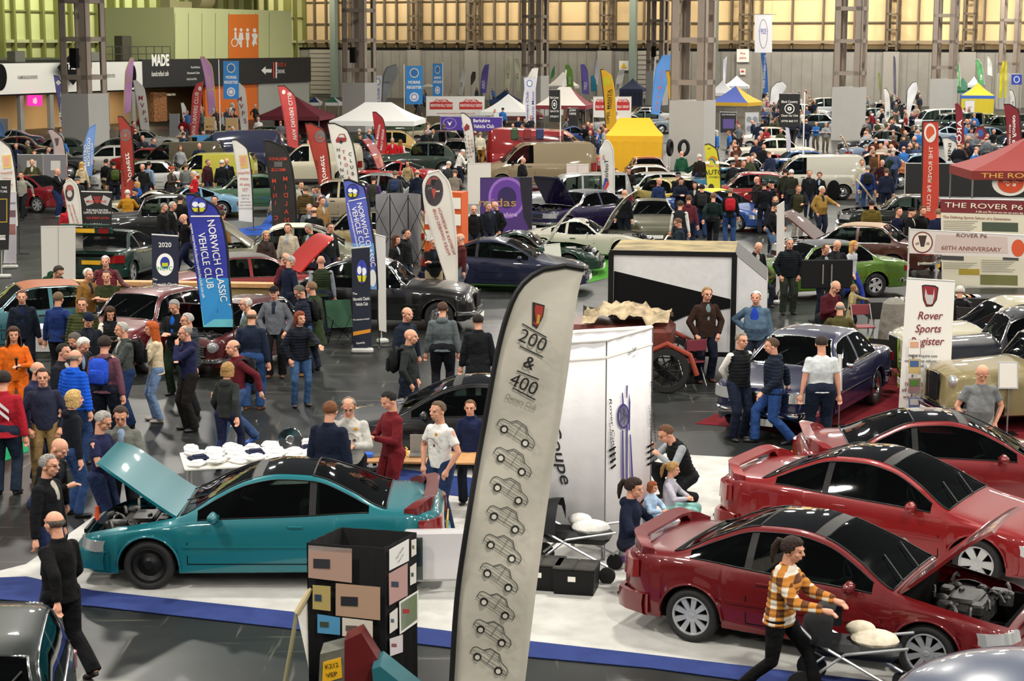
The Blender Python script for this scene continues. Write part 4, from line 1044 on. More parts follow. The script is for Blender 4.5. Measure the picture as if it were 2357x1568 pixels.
 if p['sit']:hem=max(hem,-.06)
 bl={'m':.02,'f':0,'h':.07,'c':0}[build];t=thick
 waist={'m':.138,'f':.12,'h':.165,'c':.12}[build];hipw={'m':.155,'f':.16,'h':.172,'c':.14}[build]
 secs=[]
 if hem<-.2:secs.append((S(0,0,hem),hipw+t+.05,.13+t+.03,Lr))
 secs+=[(S(0,0,max(hem,-.1)),hipw+t+.012,.105*bulk+t+.012,Lr),(S(0,bl*.4,.02),hipw+t,.108*bulk+t,Lr),(S(0,bl,.14),waist+t+.012,.103*bulk+t,Lr),(S(0,bl*.5,.26),waist+t+.022,.108*bulk+t,Lr),
(S(0,.01,.36),shw-.022+t,.112+t,Lr),(S(0,.005,.43),shw-.02+t,.095+t,Lr),(S(0,-.002,.475),shw-.055+t*.8,.076+t*.8,Lr),(S(0,-.006,.51),.085+t*.5,.064+t*.4,Lr),(S(0,.0,.545 if top not in ('tee',) else .525),.058+t*.4,.054+t*.4,Lr)]
 rings(cl,secs,20)
 ar=.050*bulk**.4+t*.6
 for s in (1,-1):
  a,e,wv=arms[s];a2=a+Vector((-s*.012,0,-.012))
  if top=='vest':cl.ball(a2,.058+t*.3,12,8);continue
  cl.ball(a2,ar+.006,14,10)
  if top=='tee':cl.path([a2,a2+(e-a2)*.35,a2+(e-a2)*.66],[ar+.006,ar+.004,ar+.008],12)
  else:
   m1=(a2+e)/2;m2=(e+wv)/2
   cl.path([a2,m1,e-(e-a2)*.08],[ar+.004,ar,ar*.94],12);cl.ball(e,ar*.94,12,8);cl.path([e,m2,wv-(wv-e)*.02],[ar*.94,ar*.84,ar*.66+.004],12)
 if top in ('hoodie',) or (top=='puffer' and build != 'f'):
  cl.ball(S(0,-.075,.50),(.10,.055,.065),14,10);cl.ball(S(0,.0,.535),(.085,.075,.035),14,8)
 if top in ('jacket','coat'):rings(cl,[(S(0,0,.49),.09,.078,Lr),(S(0,-.01,.556),.073,.072,Lr)],16)
 topm=remesh(cl,max(vox*1.5,.012),3,'top')
 if top=='puffer' or top=='vest':
  for v in topm.vertices:
   k=(IM @ Vector((0,0,1))).z;v.co+=v.normal*.0042*math.sin((v.co.z)*2*math.pi/.055)
 slv=None
 if top=='vest':
  sm=MB()
  for s in (1,-1):
   a,e,wv=arms[s];sm.ball(a,.06,12,8);sm.path([a,(a+e)/2,e],[.06,.054,.05],12);sm.ball(e,.05,10,8);sm.path([e,(e+wv)/2,wv],[.05,.045,.036],12)
   sm.tube(sh[s],sh[-s],.03)
  slv=remesh(sm,max(vox*1.5,.012),2,'sleeves')
 tr=MB()
 tr.ball(hip+Vector((0,0,-.0)),(hipw+.004,.115*bulk,.13),18,12)
 if p['sit']:pass
 for s in (1,-1):
  hj,k,an,ft=legs[s];lr={'m':.098,'f':.095,'h':.11,'c':.084}[build];tight=.82 if build=='f' else 1
  tr.ball(hj,lr+.012,14,10);tr.path([hj,(hj+k)/2,k],[lr+.008,lr*.95*tight**.5,.077*tight],14);tr.ball(k,.078*tight,12,8)
  tr.path([k,(k+an)/2,an-Vector((0,0,.035))],[.077*tight,.074*tight,.071*tight+.004],14)
 trm=remesh(tr,max(vox*1.5,.012),3,'trousers')
 shs=[]
 for s in (1,-1):
  hj,k,an,ft=legs[s];m_=MB();m_.ball((0,0,.035),(.043,.055,.042),12,8);m_.ball((0,-.10,.022),(.048,.085,.034),12,8);m_.ball((0,-.02,.006),(.040,.085,.014),12,6);m_.tube((0,0,.02),(0,.01,.10),.045,.05)
  sm=remesh(m_,max(vox,.010),1,'shoe')
  Tf=Matrix.Translation(Vector((an.x,an.y,an.z-.082))) @ Matrix.Rotation(s*R(8),4,'Z') @ Matrix.Rotation(R(ft),4,'X')
  shs.append((sm,Tf))
 r=dict(skin=skin,top=topm,trousers=trm,shoes=shs,sleeves=slv,head=Matrix.Translation(headc) @ HR.to_4x4(),S=S,arms=arms,hip=hip,Lr=Lr,neck=neck)
 PM[key]=r;return r
HAIRS={}
def hair_mesh(kind,coarse=False):
 if (kind,coarse) in HAIRS:return HAIRS[(kind,coarse)]
 n,m_=(28,20) if not coarse else (14,10);vs=[];keep=[]
 def cov(y,z,x):
  front=-y
  if kind=='fringe':return min(.16-z,z+.55,.25-front) if z<.2 else-1
  if kind=='cap':return z-.18
  if kind=='beanie':return z+.02-max(0,front)*.28
  lim=-.50 if front<.05 else (-.50+1.05*ease((front-.05)/.45)+(.12 if front>.5 else 0))
  if kind in ('long','bob','pony','longw'):lim=-.65 if front<.25 else (-.65+1.15*ease((front-.25)/.35))
  if kind=='thin':return min(z-lim,1.2 if z<.55 or front<-.2 else .75-z)
  return z-lim
 rr=random.Random(5)
 for i in range(m_+1):
  ph=-math.pi/2+math.pi*i/m_
  for k in range(n):
   th=2*math.pi*k/n;d=(math.cos(ph)*math.cos(th),math.cos(ph)*math.sin(th),math.sin(ph));c=cov(d[1],d[2],d[0])
   thick={'short':.010,'grey':.010,'fringe':.006,'cap':.012,'beanie':.014,'thin':.007,'thick':.022}.get(kind,.018)
   g=thick*ease(c/.25)+.002 if c>0 else-.004;g+=(rr.random()-.5)*.003*(kind not in ('cap','beanie'))
   vs.append((d[0]*(.079+g),.012+d[1]*(.099+g),.026+d[2]*(.096+g*1.1)));keep.append(c>-.06)
 fs=[]
 for i in range(m_):
  for k in range(n):
   f=(i*n+k,i*n+(k+1) % n,(i+1)*n+(k+1) % n,(i+1)*n+k)
   if all(keep[v] for v in f):fs.append(f)
 mb=MB();mb.add(vs,fs)
 if kind in ('long','longw','bob','pony'):
  if kind=='pony':
   mb.path([(0,.10,.06),(0,.15,.05),(0,.175,-.03),(0,.165,-.13),(0,.15,-.2)],[.02,.034,.034,.026,.010],10)
  else:
   L={'long':.26,'longw':.38,'bob':.13}[kind];a0,a1=R(-28),R(208);nn=22;rows_=8
   for sgn,off in ((1,0),(-1,-.022)):
    vv=[]
    for j in range(rows_+1):
     z=.03-(L)*j/rows_
     for k in range(nn+1):
      a=a0+(a1-a0)*k/nn;wv=.006*math.sin(k*2.1+j*.8)
      rx=.092+off+.010*math.sin(j/rows_*3)+wv+.02*(j/rows_)*(kind=='longw');ry=.108+off+wv-.02*j/rows_
      vv.append((rx*math.cos(a),.012+ry*math.sin(a),z))
    ff=[(j*(nn+1)+k,j*(nn+1)+k+1,(j+1)*(nn+1)+k+1,(j+1)*(nn+1)+k) for j in range(rows_) for k in range(nn)]
    mb.add(vv,ff if sgn>0 else [f[::-1] for f in ff])
 if kind=='cap':mb.ball((0,-.115,.052),(.062,.055,.008),14,6)
 me=mb.mesh('hair',True);HAIRS[(kind,coarse)]=me;return me
SKINS={}
def bag_mesh():
 if 'bag' in PM:return PM['bag']
 m_=MB();m_.box((0,0,0),(.30,.15,.42),bev=.06);m_.box((0,.08,-.07),(.24,.07,.24),bev=.03);m=m_.mesh('backpack',angle=50)
 s=MB()
 for q in (1,-1):s.path([(q*.09,-.07,.17),(q*.115,-.14,.22),(q*.12,-.26,.16),(q*.12,-.30,.02),(q*.12,-.26,-.10),(q*.10,-.10,-.17)],.014,6)
 PM['bag']=(m,s.mesh('strap',True));return PM['bag']
NPEOPLE=[0]
def person(px,py,yaw,label,pose='down',top='jacket',build='m',tc='#1b1e24',lc='#1c2230',hair='short',hc='#4a3a2c',hgt=None,z=None,sc='#141414',
bag=None,glasses=False,pos=None,held=None,group=None,sleeve='#d8d4cc',zoff=0,front=None,by='head'):
 """px, py: the top of the head (by='head') or the point between the feet (by='feet'); yaw 0 faces the camera, + turns to the right of the picture"""
 scl=hgt or {'m':1.0,'f':.935,'h':1.0,'c':.68}[build]
 near=True;pm=person_meshes(pose,top,build)
 headtop=(pm['head'] @ Vector((0,.01,.13))).z*scl+zoff
 if pos is None:pos=P(px,py,headtop) if by=='head' else P(px,py,0)
 fr='person'
 o=link('person',pm['skin'],None,None,None,(pos[0],pos[1],zoff),(0,0,R(yaw)));o.scale=(scl*1.09,scl*1.09,scl)
 tag(o,label,'person',group)
 tn={'jacket':'jacket','puffer':'padded_jacket','coat':'coat','tee':'t_shirt','hoodie':'hoodie','vest':'padded_vest','shirt':'sweatshirt'}[top]
 link(tn,pm['top'],M['cloth'],o,tc);link('trousers',pm['trousers'],M['denim'],o,lc)
 if top in ('jacket','coat') and pose not in ('sit',):
  if 'sf' not in PM:g=MB();g.ball((0,0,0),(.052,.03,.125),14,10);PM['sf']=g.mesh('shirt_front',True)
  NPEOPLE[0]+=1;q=link('shirt_front',PM['sf'],M['cloth'],o,front or ('#8f959c','#23262c','#7a8fa8','#1b2230','#a8a196')[NPEOPLE[0] % 5]);q.matrix_local=Matrix.Translation(pm['S'](0,.098 if build != 'h' else .105,.42)) @ pm['Lr'].to_4x4() @ Matrix.Rotation(R(-22),4,'X')
  if front:q.matrix_local=Matrix.Translation(pm['S'](0,.105 if build != 'h' else .135,.27)) @ pm['Lr'].to_4x4() @ Matrix.Diagonal((1.5 if build=='h' else 1.1,1.3,2.1,1))
 if pm['sleeves']:link('shirt_sleeves',pm['sleeves'],M['cloth'],o,sleeve)
 for sm,T in pm['shoes']:
  q=link('shoe',sm,M['shoe'],o,sc);q.matrix_local=T
 if hair and hair != 'bald':
  q=link({'cap':'cap','beanie':'beanie'}.get(hair,'hair'),hair_mesh(hair),M['cloth'] if hair in ('cap','beanie') else M['hair'],o,hc);q.matrix_local=pm['head']
  if hair=='cap':
   q=link('hair',hair_mesh('fringe'),M['hair'],o,'#8a8580');q.matrix_local=pm['head']
 if glasses:
  if 'gl' not in PM:
   g=MB()
   for s in (1,-1):
    g.path([(s*.033+.021*math.cos(a),-.096,.014+.015*math.sin(a)) for a in [2*math.pi*k/12 for k in range(13)]],.0022,4);g.tube((s*.054,-.094,.018),(s*.082,.0,.012),.002,n=4)
   g.tube((-.012,-.098,.018),(.012,-.098,.018),.002,n=4);PM['gl']=g.mesh('glasses')
  q=link('glasses',PM['gl'],M['black'],o);q.matrix_local=pm['head']
 if bag:
  bm_,st=bag_mesh();c=pm['S'](0,-.20,.30);q=link('backpack',bm_,M['cloth'],o,bag);q.matrix_local=Matrix.Translation(c) @ pm['Lr'].to_4x4()
  q2=link('strap',st,M['black'],q)
 if held:
  wv=(pm['arms'][1][2]+pm['arms'][-1][2])/2+Vector((0,-.07,.03));g=MB()
  if held=='phone':g.box((0,0,0),(.075,.012,.15),bev=.004);nm,mt='phone',M['black']
  elif held=='camera':g.box((0,0,0),(.13,.05,.085),bev=.01);g.tube((0,-.02,0),(0,-.09,0),.035,n=16);nm,mt='camera',M['black']
  elif held=='paper':g.box((0,0,0),(.21,.004,.28));nm,mt='leaflet',M['paper']
  elif held=='cup':g.tube((0,0,-.05),(0,0,.06),.03,.04,14);nm,mt='paper_cup',cmat('#a37a50')
  elif held=='mic':g.tube((0,0,-.1),(0,0,.06),.014,.018,10);g.ball((0,0,.08),.026);nm,mt='microphone',M['black']
  if held in ('cup','mic'):wv=pm['arms'][1][2]+Vector((-.05,-.07,.05))
  tw=o.matrix_basis @ wv
  q=g.obj(nm,mt,None,None,True);q.matrix_basis=o.matrix_basis @ Matrix.Translation(wv) @ Matrix.Rotation(R(-35 if held in ('phone','paper') else 0),4,'X');
  q['_holder']=o.name
  hl={'phone':'black phone held by the ','camera':'black camera held by the ','paper':'white leaflet held by the ','cup':'brown paper cup held by the ','mic':'black microphone held by the '}[held]
  tag(q,' '.join((hl+label).replace('person','person',1).split()[:16]),nm.replace('_',' '))
 return o
 # far people: one mesh each, the same figures at fewer polygons
FARM={}
def rndmat(name,cols):
 m=bpy.data.materials.new(name);m.use_nodes=True;nt=m.node_tree;b=nt.nodes['Principled BSDF'];b.inputs['Roughness'].default_value=.9
 oi=nt.nodes.new('ShaderNodeObjectInfo');cr=nt.nodes.new('ShaderNodeValToRGB');cr.color_ramp.interpolation='CONSTANT'
 while len(cr.color_ramp.elements)<len(cols):cr.color_ramp.elements.new(.5)
 for i,c in enumerate(cols):cr.color_ramp.elements[i].position=i/len(cols);cr.color_ramp.elements[i].color=(*lin(c),1)
 nt.links.new(oi.outputs['Random'],cr.inputs[0]);nt.links.new(cr.outputs[0],b.inputs['Base Color']);return m
FT=rndmat('far_trousers',['#171b26','#20304c','#101114','#2d3b55','#3b3830','#15171c','#55503f'])
FH=rndmat('far_hair',['#5b4a3a','#2a211b','#8d8a86','#3a2c22','#b7b3ab','#6b4c30','#1b1714','#a4886a'])
FAR_VARIANTS=[('down','jacket','m','short'),('pockets','jacket','m','short'),('crossed','jacket','m','fringe'),('walk','jacket','m','short'),('holding','jacket','m','short'),
('hips','tee','m','short'),('lookdown','puffer','m','bald'),('down','jacket','f','long'),('pockets','jacket','h','fringe'),('walk2','hoodie','f','bob'),('lean2','jacket','m','short')]
def far_mesh(v):
 if v in FARM:return FARM[v]
 pose,top,build,hair=FAR_VARIANTS[v];pm=person_meshes(pose,top,build,.02)
 vs,fs,mi=[],[],[]
 L=[(pm['skin'],Matrix.Identity(4),0),(pm['top'],Matrix.Identity(4),1),(pm['trousers'],Matrix.Identity(4),2)]+[(s_,T,3) for s_,T in pm['shoes']]
 if hair != 'bald':L.append((hair_mesh(hair,True),pm['head'],4))
 for me,T,k in L:
  n=len(vs);vs+=[tuple(T @ q.co) for q in me.vertices]
  for p_ in me.polygons:fs.append(tuple(i+n for i in p_.vertices));mi.append(k)
 me=mesh_of('person',vs,fs,True,mi)
 for m_ in (M['skin'],M['cloth'],FT,M['black'],FH):me.materials.append(m_)
 FARM[v]=me;return me
def far_person(pos,yaw,v,tc,label,group,scl=1):
 o=link('person',far_mesh(v),None,None,tc,(pos[0],pos[1],0),(0,0,R(yaw)));o.scale=(scl*1.1,scl*1.1,scl)
 return tag(o,label,'person',group)
 # ================================================================= flags, banners, tents
def ylerp(pts,y):return interp(sorted((b,a) for a,b in pts),y)
def deco(pl,texts,patches,par,wave,off=.014):
 for i,pt in enumerate(patches or []):
  pts,col=pt[:2];flat(pl,pts,pt[2] if len(pt)>2 else 'printed_patch',cmat(col),par,off=off+.0007*(i % 24)+(.019 if col=='#cfcabd' else 0),thick=.002,wave=wave)
 for t in texts or []:
  s,x,y,h,rot,col=t[:6];kw=t[6] if len(t)>6 else {}
  ltext(pl,s,x,y,h,rot,col,par,off=off+.006+.0007*min(len(patches or []),14),wave=wave,**kw)
def feather(label,base,left,right,color,pole='R',texts=None,patches=None,D=None,name='feather_flag',edge=None,amp=.02,polecol='#111111',cat='flag',border=None,group=None,yaw=0,edgew=None):
 """base = pixel of the pole foot on the floor; left/right = pixel outlines, top to bottom"""
 g=G(*base) if D is None else PD(base[0],base[1],D);pl=Plane((g.x,g.y),yaw);
 root=thing(name,pl.p,pl.yaw,label,cat,group)
 y0=min(left[0][1],right[0][1]);y1=max(left[-1][1],right[-1][1]);n,m_=26,8
 def wave(a,b):return amp*math.sin(b*2.3+a*3.1)+amp*.4*math.sin(b*6.1-a*5)
 vs=[]
 sk0,sk1=left[-1][1],right[-1][1]
 for i in range(n+1):
  t=(i/n)**1.5;yl=left[0][1]+(left[-1][1]-left[0][1])*t;yr=right[0][1]+(right[-1][1]-right[0][1])*t
  xl,xr=sorted([ylerp(left,yl),ylerp(right,yr)])
  if i==0:xl,xr=min(left[0][0],right[0][0]),max(left[0][0],right[0][0])
  for k in range(m_+1):
   u=k/m_;a,b=pl.at(xl+(xr-xl)*u,yl+(yr-yl)*u);vs.append((a,b))
 V=[(a,wave(a,b)-.003,b) for a,b in vs]+[(a,wave(a,b)+.003,b) for a,b in vs];N=len(vs);fs=[]
 for i in range(n):
  for k in range(m_):
   q=i*(m_+1)+k;fs+=[(q,q+m_+1,q+m_+2,q+1),(N+q,N+q+1,N+q+m_+2,N+q+m_+1)]
 for i in range(n):
  for k in (0,m_):
   q=i*(m_+1)+k;fs.append((q,N+q,N+q+m_+1,q+m_+1) if k==0 else (q,q+m_+1,N+q+m_+1,N+q))
 c=link('flag_cloth',mesh_of('flag_cloth',V,fs,True),M['fabric'],root,color)
 edge_pts=[vs[i*(m_+1)+(m_ if pole=='R' else 0)] for i in range(n+1)]
 ew=edgew or .022
 mb=MB();mb.path([(a,wave(a,b),b) for a,b in edge_pts],ew,6);mb.obj('pole_sleeve',cmat(edge or '#101010'),root,None,True)
 if pole=='R' and abs(vs[m_][0]-vs[0][0])>.1:mb=MB();mb.path([(a,wave(a,b),b) for a,b in vs[:m_+1]],ew,6);mb.obj('pole_sleeve',cmat(edge or '#101010'),root,None,True)
 if pole=='L' and abs(vs[m_][0]-vs[0][0])>.1:mb=MB();mb.path([(a,wave(a,b),b) for a,b in vs[:m_+1]],ew,6);mb.obj('pole_sleeve',cmat(edge or '#101010'),root,None,True)
 e=edge_pts[-1];mb=MB();mb.path([(e[0],wave(*e),e[1]+.1),(e[0],0,min(e[1]*.5,.6)),(0,0,.03)],.014,6);mb.obj('pole',cmat(polecol),root)
 mb=MB()
 for q in range(2):mb.box((0,0,.015),(.6 if q else .04,.04 if q else .6,.03))
 mb.obj('base_foot',cmat('#222222'),root)
 deco(pl,texts,patches,root,wave)
 return root
def banner(label,base,pts,color,texts=None,patches=None,name='roller_banner',cat='banner',foot=True,yaw=0,frame='#b9b9b4',off=0,group=None,posts=0,cloth='banner_panel'):
 """a flat upright panel, pts = four pixel corners TL TR BR BL, base = pixel on the floor below it"""
 g=G(*base);pl=Plane((g.x,g.y),yaw);root=thing(name,pl.p,pl.yaw,label,cat,group)
 flat(pl,pts,cloth,M['plain'],root,color,thick=.012)
 q=[pl.at(*p) for p in pts]
 mb=MB();mb.tube((q[0][0],0,q[0][1]),(q[1][0],0,q[1][1]),.018,n=8);mb.obj('top_rail',cmat(frame,.35),root)
 if foot:
  z=.05;mb=MB();mb.box(((q[2][0]+q[3][0])/2,0,z),(abs(q[2][0]-q[3][0])+.06,.2,.1),bev=.03);mb.obj('base_cassette',cmat(frame,.35),root)
  mb=MB();mb.tube(((q[0][0]+q[1][0])/2,.06,(q[0][1]+q[1][1])/2),((q[2][0]+q[3][0])/2,.06,.05),.012);mb.obj('support_pole',cmat(frame,.35),root)
 if posts:
  for k in (0,1):
   mb=MB();mb.tube((q[k][0],.03,q[k][1]+.05),(q[k][0],.03,0),.022);mb.obj('post',cmat(frame,.35),root)
 deco(pl,texts,patches,root,None)
 return root
W_,K_='#f2f0ea','#141414'
RED='#b5231f'
# ---- the big near one
HLx=[(1302,613),(1262,617),(1225,634),(1198,660),(1178,697),(1150,790),(1118,960),(1080,1180),(1050,1400),(1038,1600)]
HR_=[(1345,621),(1330,680),(1308,850),(1270,1100),(1235,1350),(1205,1600)]
def linecar(cx,cy,s,rot=-33):
 """outline of a little saloon car printed on the flag"""
 out=[];c,n=math.cos(R(rot)),math.sin(R(rot))
 def tr(p):x,y=p[0]*s,p[1]*s;return (cx+x*c+y*n,cy-x*n+y*c)
 def seg(a,b,w=.9):
  a,b=tr(a),tr(b);dx,dy=b[0]-a[0],b[1]-a[1];l=math.hypot(dx,dy);nx,ny=-dy/l*w,dx/l*w
  return [(a[0]+nx,a[1]+ny),(b[0]+nx,b[1]+ny),(b[0]-nx,b[1]-ny),(a[0]-nx,a[1]-ny)]
 o=[(-50,8),(-50,-6),(-44,-12),(-26,-14),(-14,-27),(12,-27),(26,-13),(44,-9),(52,-2),(52,8)]
 for i in range(len(o)-1):out.append((seg(o[i],o[i+1]),'#3a3a38'))
 for a,b in (((-50,8),(-38,9)),((-20,9),(22,9)),((40,9),(52,8)),((-26,-13),(26,-12)),((0,-26),(0,8)),((-46,0),(50,1)),((-22,-14),(-13,-24)),((-13,-24),(11,-24)),((11,-24),(21,-13))):out.append((seg(a,b,.6),'#555550'))
 for wx in (-29,31):
  w_=[tr((wx+10*math.cos(t),8+10*math.sin(t))) for t in [2*math.pi*k/18 for k in range(18)]];out.append((w_,'#1c1c1c'))
  w_=[tr((wx+6*math.cos(t),8+6*math.sin(t))) for t in [2*math.pi*k/14 for k in range(14)]];out.append((w_,'#cfcabd'))
 return out
HP=[([(1226,694),(1254,702),(1250,728),(1236,755),(1225,748)],'#1c1512'),([(1229,699),(1251,705),(1247,727),(1236,749),(1228,744)],'#9c2c1c'),([(1234,722),(1243,724),(1241,744),(1233,742)],'#b58a2a')]
for a,b in (((1202,744),(1258,775)),((1196,795),(1250,820)),((1190,852),(1240,872)),((1180,892),(1232,920))):
 HP.append(([(a[0],a[1]-1.6),(b[0],b[1]-1.6),(b[0],b[1]+1.6),(a[0],a[1]+1.6)],'#1c1c1c'))
for i in range(9):
 cy=998+i*65.5;HP+=linecar(1190-(cy-998)*.118-2,cy,.96)
feather('nearest flag, tall and pale grey with 200 & 400 lettering above a column of car outlines',(1042,1640),HLx,HR_,'#bdb8aa','L',[
('200',1226,782,33,-24,'#1b1b1b',dict(bold=.0)),('&',1218,834,30,-24,'#1b1b1b'),('400',1206,884,33,-24,'#1b1b1b',dict(bold=.0)),('Owners Club',1199,925,13,-22,'#77736a',dict(fit=76,bold=0))],HP,edge='#0c0c0c',amp=.03,edgew=.028)
# ---- club flags (pixel outlines measured in the photograph)
def nor(label,base,left,right,sc,cx0,t):
 return feather(label,base,left,right,'#2f3f9c','R',t[0],t[1])
NL=[(428,447),(438,520),(452,640),(468,750)];NR=[(445,447),(500,480),(522,560),(530,660),(537,752)]
def medal(x,y,r,ry=None):
 ry=ry or r
 return [(circ(x,y,r,ry),'#14141c'),(circ(x,y,r*.88,ry*.88),'#3440a8'),(circ(x-r*.4,y-ry*.1,r*.35,ry*.3),'#e7e9f2'),(circ(x+r*.35,y,r*.4,ry*.3),'#e7e9f2'),
([(x-r*.78,y+ry*.3),(x+r*.78,y+ry*.3),(x+r*.5,y+ry*.75),(x-r*.5,y+ry*.75)],'#c9c31a'),([(x-r*.12,y+ry*.8),(x,y-ry*.85),(x+r*.12,y+ry*.8)],'#1b1b10')]
feather('large blue feather flag with white Norwich lettering between spire emblems, beside the maroon car',(540,880),NL,NR,'#3038a0','R',
[('NORWICH CLASSIC',500,600,17,-82,W_,dict(fit=190)),('VEHICLE CLUB',474,600,17,-82,W_,dict(fit=130)),('www.norwichclassicvehicleclub.co.uk',455,600,7,-82,W_,dict(fit=176))],
[([(456,640),(531,640),(537,753),(468,753)],'#2f8fd0'),([(462,705),(534,705),(537,753),(468,753)],'#6cc3d2'),([(440,496),(507,496),(508,499),(440,499)],W_),([(463,696),(533,700),(533,703),(463,699)],W_)]+medal(458,472,20)+medal(501,729,22,25))
feather('narrower blue Norwich feather flag standing behind the navy roller banner',(874,800),[(791,415),(800,500),(820,600),(835,664)],[(805,414),(838,430),(852,500),(866,600),(869,667)],'#5560b8','R',
[('NORWICH CLASSIC',843,540,12,-78,W_,dict(fit=150)),('VEHICLE CLUB',826,530,12,-78,W_,dict(fit=110)),('www.norwichclassicvehicleclub',813,520,5,-78,W_,dict(fit=110))],
[([(812,560),(862,560),(869,667),(835,664)],'#6a9ed4'),([(802,462),(842,454),(842,456),(802,464)],W_)]+medal(812,440,14,17)+[(circ(858,640,8,20),W_)])
banner('navy roller banner with spire emblem reading The Norwich Classic Vehicle Club above an orange stripe',(838,812),[(809,572),(851,568),(856,798),(813,808)],'#131a2c',
[('The',817,676,5,0,W_),('Norwich Classic',832,688,8,4,W_,dict(fit=38)),('Vehicle Club',833,700,8,4,W_,dict(fit=28)),('"For enthusiasts in Norfolk"',832,735,4,4,W_,dict(fit=38)),('Supported by',830,789,5,4,W_,dict(fit=20))],
[([(813,764),(853,757),(853,765),(813,773)],'#d08a1c')]+medal(833,625,14,31))
banner('navy roller banner with 2020 and a round white badge, behind the maroon car',(380,775),[(349,540),(411,544),(411,700),(352,700)],'#181d33',
[('2020',380,564,11,0,W_),('The',357,643,5,0,W_),('Norwich Classic',381,655,8,0,W_,dict(fit=55)),('Vehicle Club',381,666,8,0,W_,dict(fit=42)),('NCVC',380,618,9,0,'#3aa84a')],
[(circ(380,609,20,26),W_),(circ(380,605,11,14),'#223a8c'),([(373,605),(387,605),(387,613),(373,613)],'#c9c31a')])
feather('white teardrop flag with oval emblem and mirrored red lettering beside the dark blue coupe',(1052,735),[(984,400),(972,425),(974,460),(1000,560),(1046,705)],[(1010,392),(1034,425),(1046,500),(1052,600),(1052,708)],'#dbd6cc','R',
[('FOLEX OWNERS CLUB',1016,534,7,-72,'#a8443c',dict(mir=True,fit=112)),('NORFOLK & NORWICH',1028,532,7,-72,'#a8443c',dict(mir=True,fit=112))],
[(circ(999,439,21,35),'#3a3236'),([(981,425),(1017,425),(1012,412),(1000,406),(987,412)],'#9a4a44'),([(986,432),(1012,432),(1012,442),(986,442)],'#c9c4bc'),([(993,434),(1005,434),(999,460)],'#b0463c'),(circ(999,420,6,7),'#15151a')],edge='#d5d0c6',name='teardrop_flag')
feather('white teardrop flag with a small oval train emblem left of the drag racing banner',(189,655),[(152,418),(146,430),(150,455),(165,540),(187,612)],[(163,412),(178,430),(186,480),(189,550),(189,615)],'#d8d4ca','R',
[('FOLEX OWNERS CLUB',167,500,4,-75,'#a8443c',dict(mir=True,fit=60)),('NORFOLK & NORWICH',175,498,4,-75,'#a8443c',dict(mir=True,fit=60))],
[(circ(161,444,10,19),'#3a3236'),(circ(161,433,8,8),'#9a4a44'),(circ(161,446,6,8),'#c9c4bc')],edge='#d5d0c6',name='teardrop_flag')
feather('black feather flag with mirrored red MIDLANDS lettering',(684,600),[(606,323),(612,370),(624,460),(628,545)],[(618,323),(655,340),(675,400),(682,470),(684,540)],'#262322','R',
[('MIDLANDS',640,366,7,0,'#c8402c',dict(mir=True,fit=40)),('MINI CLUB',641,391,8,0,'#c8402c',dict(mir=True,fit=32))]+
[(c,657+i*.6,412+i*19,11,0,'#c8402c',dict(mir=True)) for i,c in enumerate('MIDLAN')]+[(c,631+i*1.0,417+i*17,10,0,'#c8402c',dict(mir=True)) for i,c in enumerate('MINI CLUB')],
[([(631,372),(650,372),(650,384),(631,384)],'#5a5654')])
for (lab,base,l,r,tx,ty,h) in (('rust red feather flag with round grey cog emblem, near the left column',(312,480),[(271,268),(277,330),(279,460)],[(282,268),(303,300),(309,380),(311,450)],298,385,68),
('rust red feather flag with round grey cog emblem, right of the black feather flag',(769,510),[(702,285),(712,330),(735,430),(740,488)],[(716,284),(745,300),(760,380),(768,488)],746,388,62)):
 feather(lab,base,l,r,'#a63a2c','R',[('Jowett',tx,ty,13,-84,W_,dict(mir=True,fit=h,shear=.3)),('REGISTER',tx-15,ty+10,5,-84,'#6b231c',dict(mir=True,fit=h))],
[(circ(tx-9+(.0),ty-74,12,14),'#6f6a66'),(circ(tx-9,ty-74,8,10),'#a63a2c'),(circ(tx-9,ty-74,4,5),'#7d7773')])
feather('white feather flag with a small red bubble car, left of the raised red bonnet',(830,565),[(754,284),(775,380),(795,440),(800,480)],[(770,284),(800,300),(818,360),(827,430),(830,480)],'#d5d2c9','R',
[(c,779+i*2.6,345+i*15.5,8,0,K_) for i,c in enumerate('HEINKEL')]+[(c,791+i*3.1,350+i*15,8,0,'#a8322a') for i,c in enumerate('TROJAN')]+[(c,806+i*2,355+i*15,8,0,K_) for i,c in enumerate('CLUB')],
[([(773,322),(782,308),(793,308),(798,320),(796,326),(774,328)],'#8c2c30'),([(779,316),(783,310),(791,310),(794,317)],'#c9c6c0'),(circ(785,326,4),'#222222')])
feather('smaller white feather flag with a red bubble car, by the purple banner',(1094,405),[(1060,261),(1068,310),(1076,376)],[(1068,260),(1084,275),(1092,320),(1095,376)],'#d5d2c9','R',
[(c,1070+i*1.6,312+i*10,5,0,K_) for i,c in enumerate('HEINKEL')]+[(c,1078+i*1.2,315+i*9,5,0,'#a8322a') for i,c in enumerate('TROJAN')]+[(c,1086+i,324+i*8,5,0,K_) for i,c in enumerate('CLUB')],[([(1068,294),(1074,284),(1081,290),(1080,298),(1070,302)],'#8c2c30')])
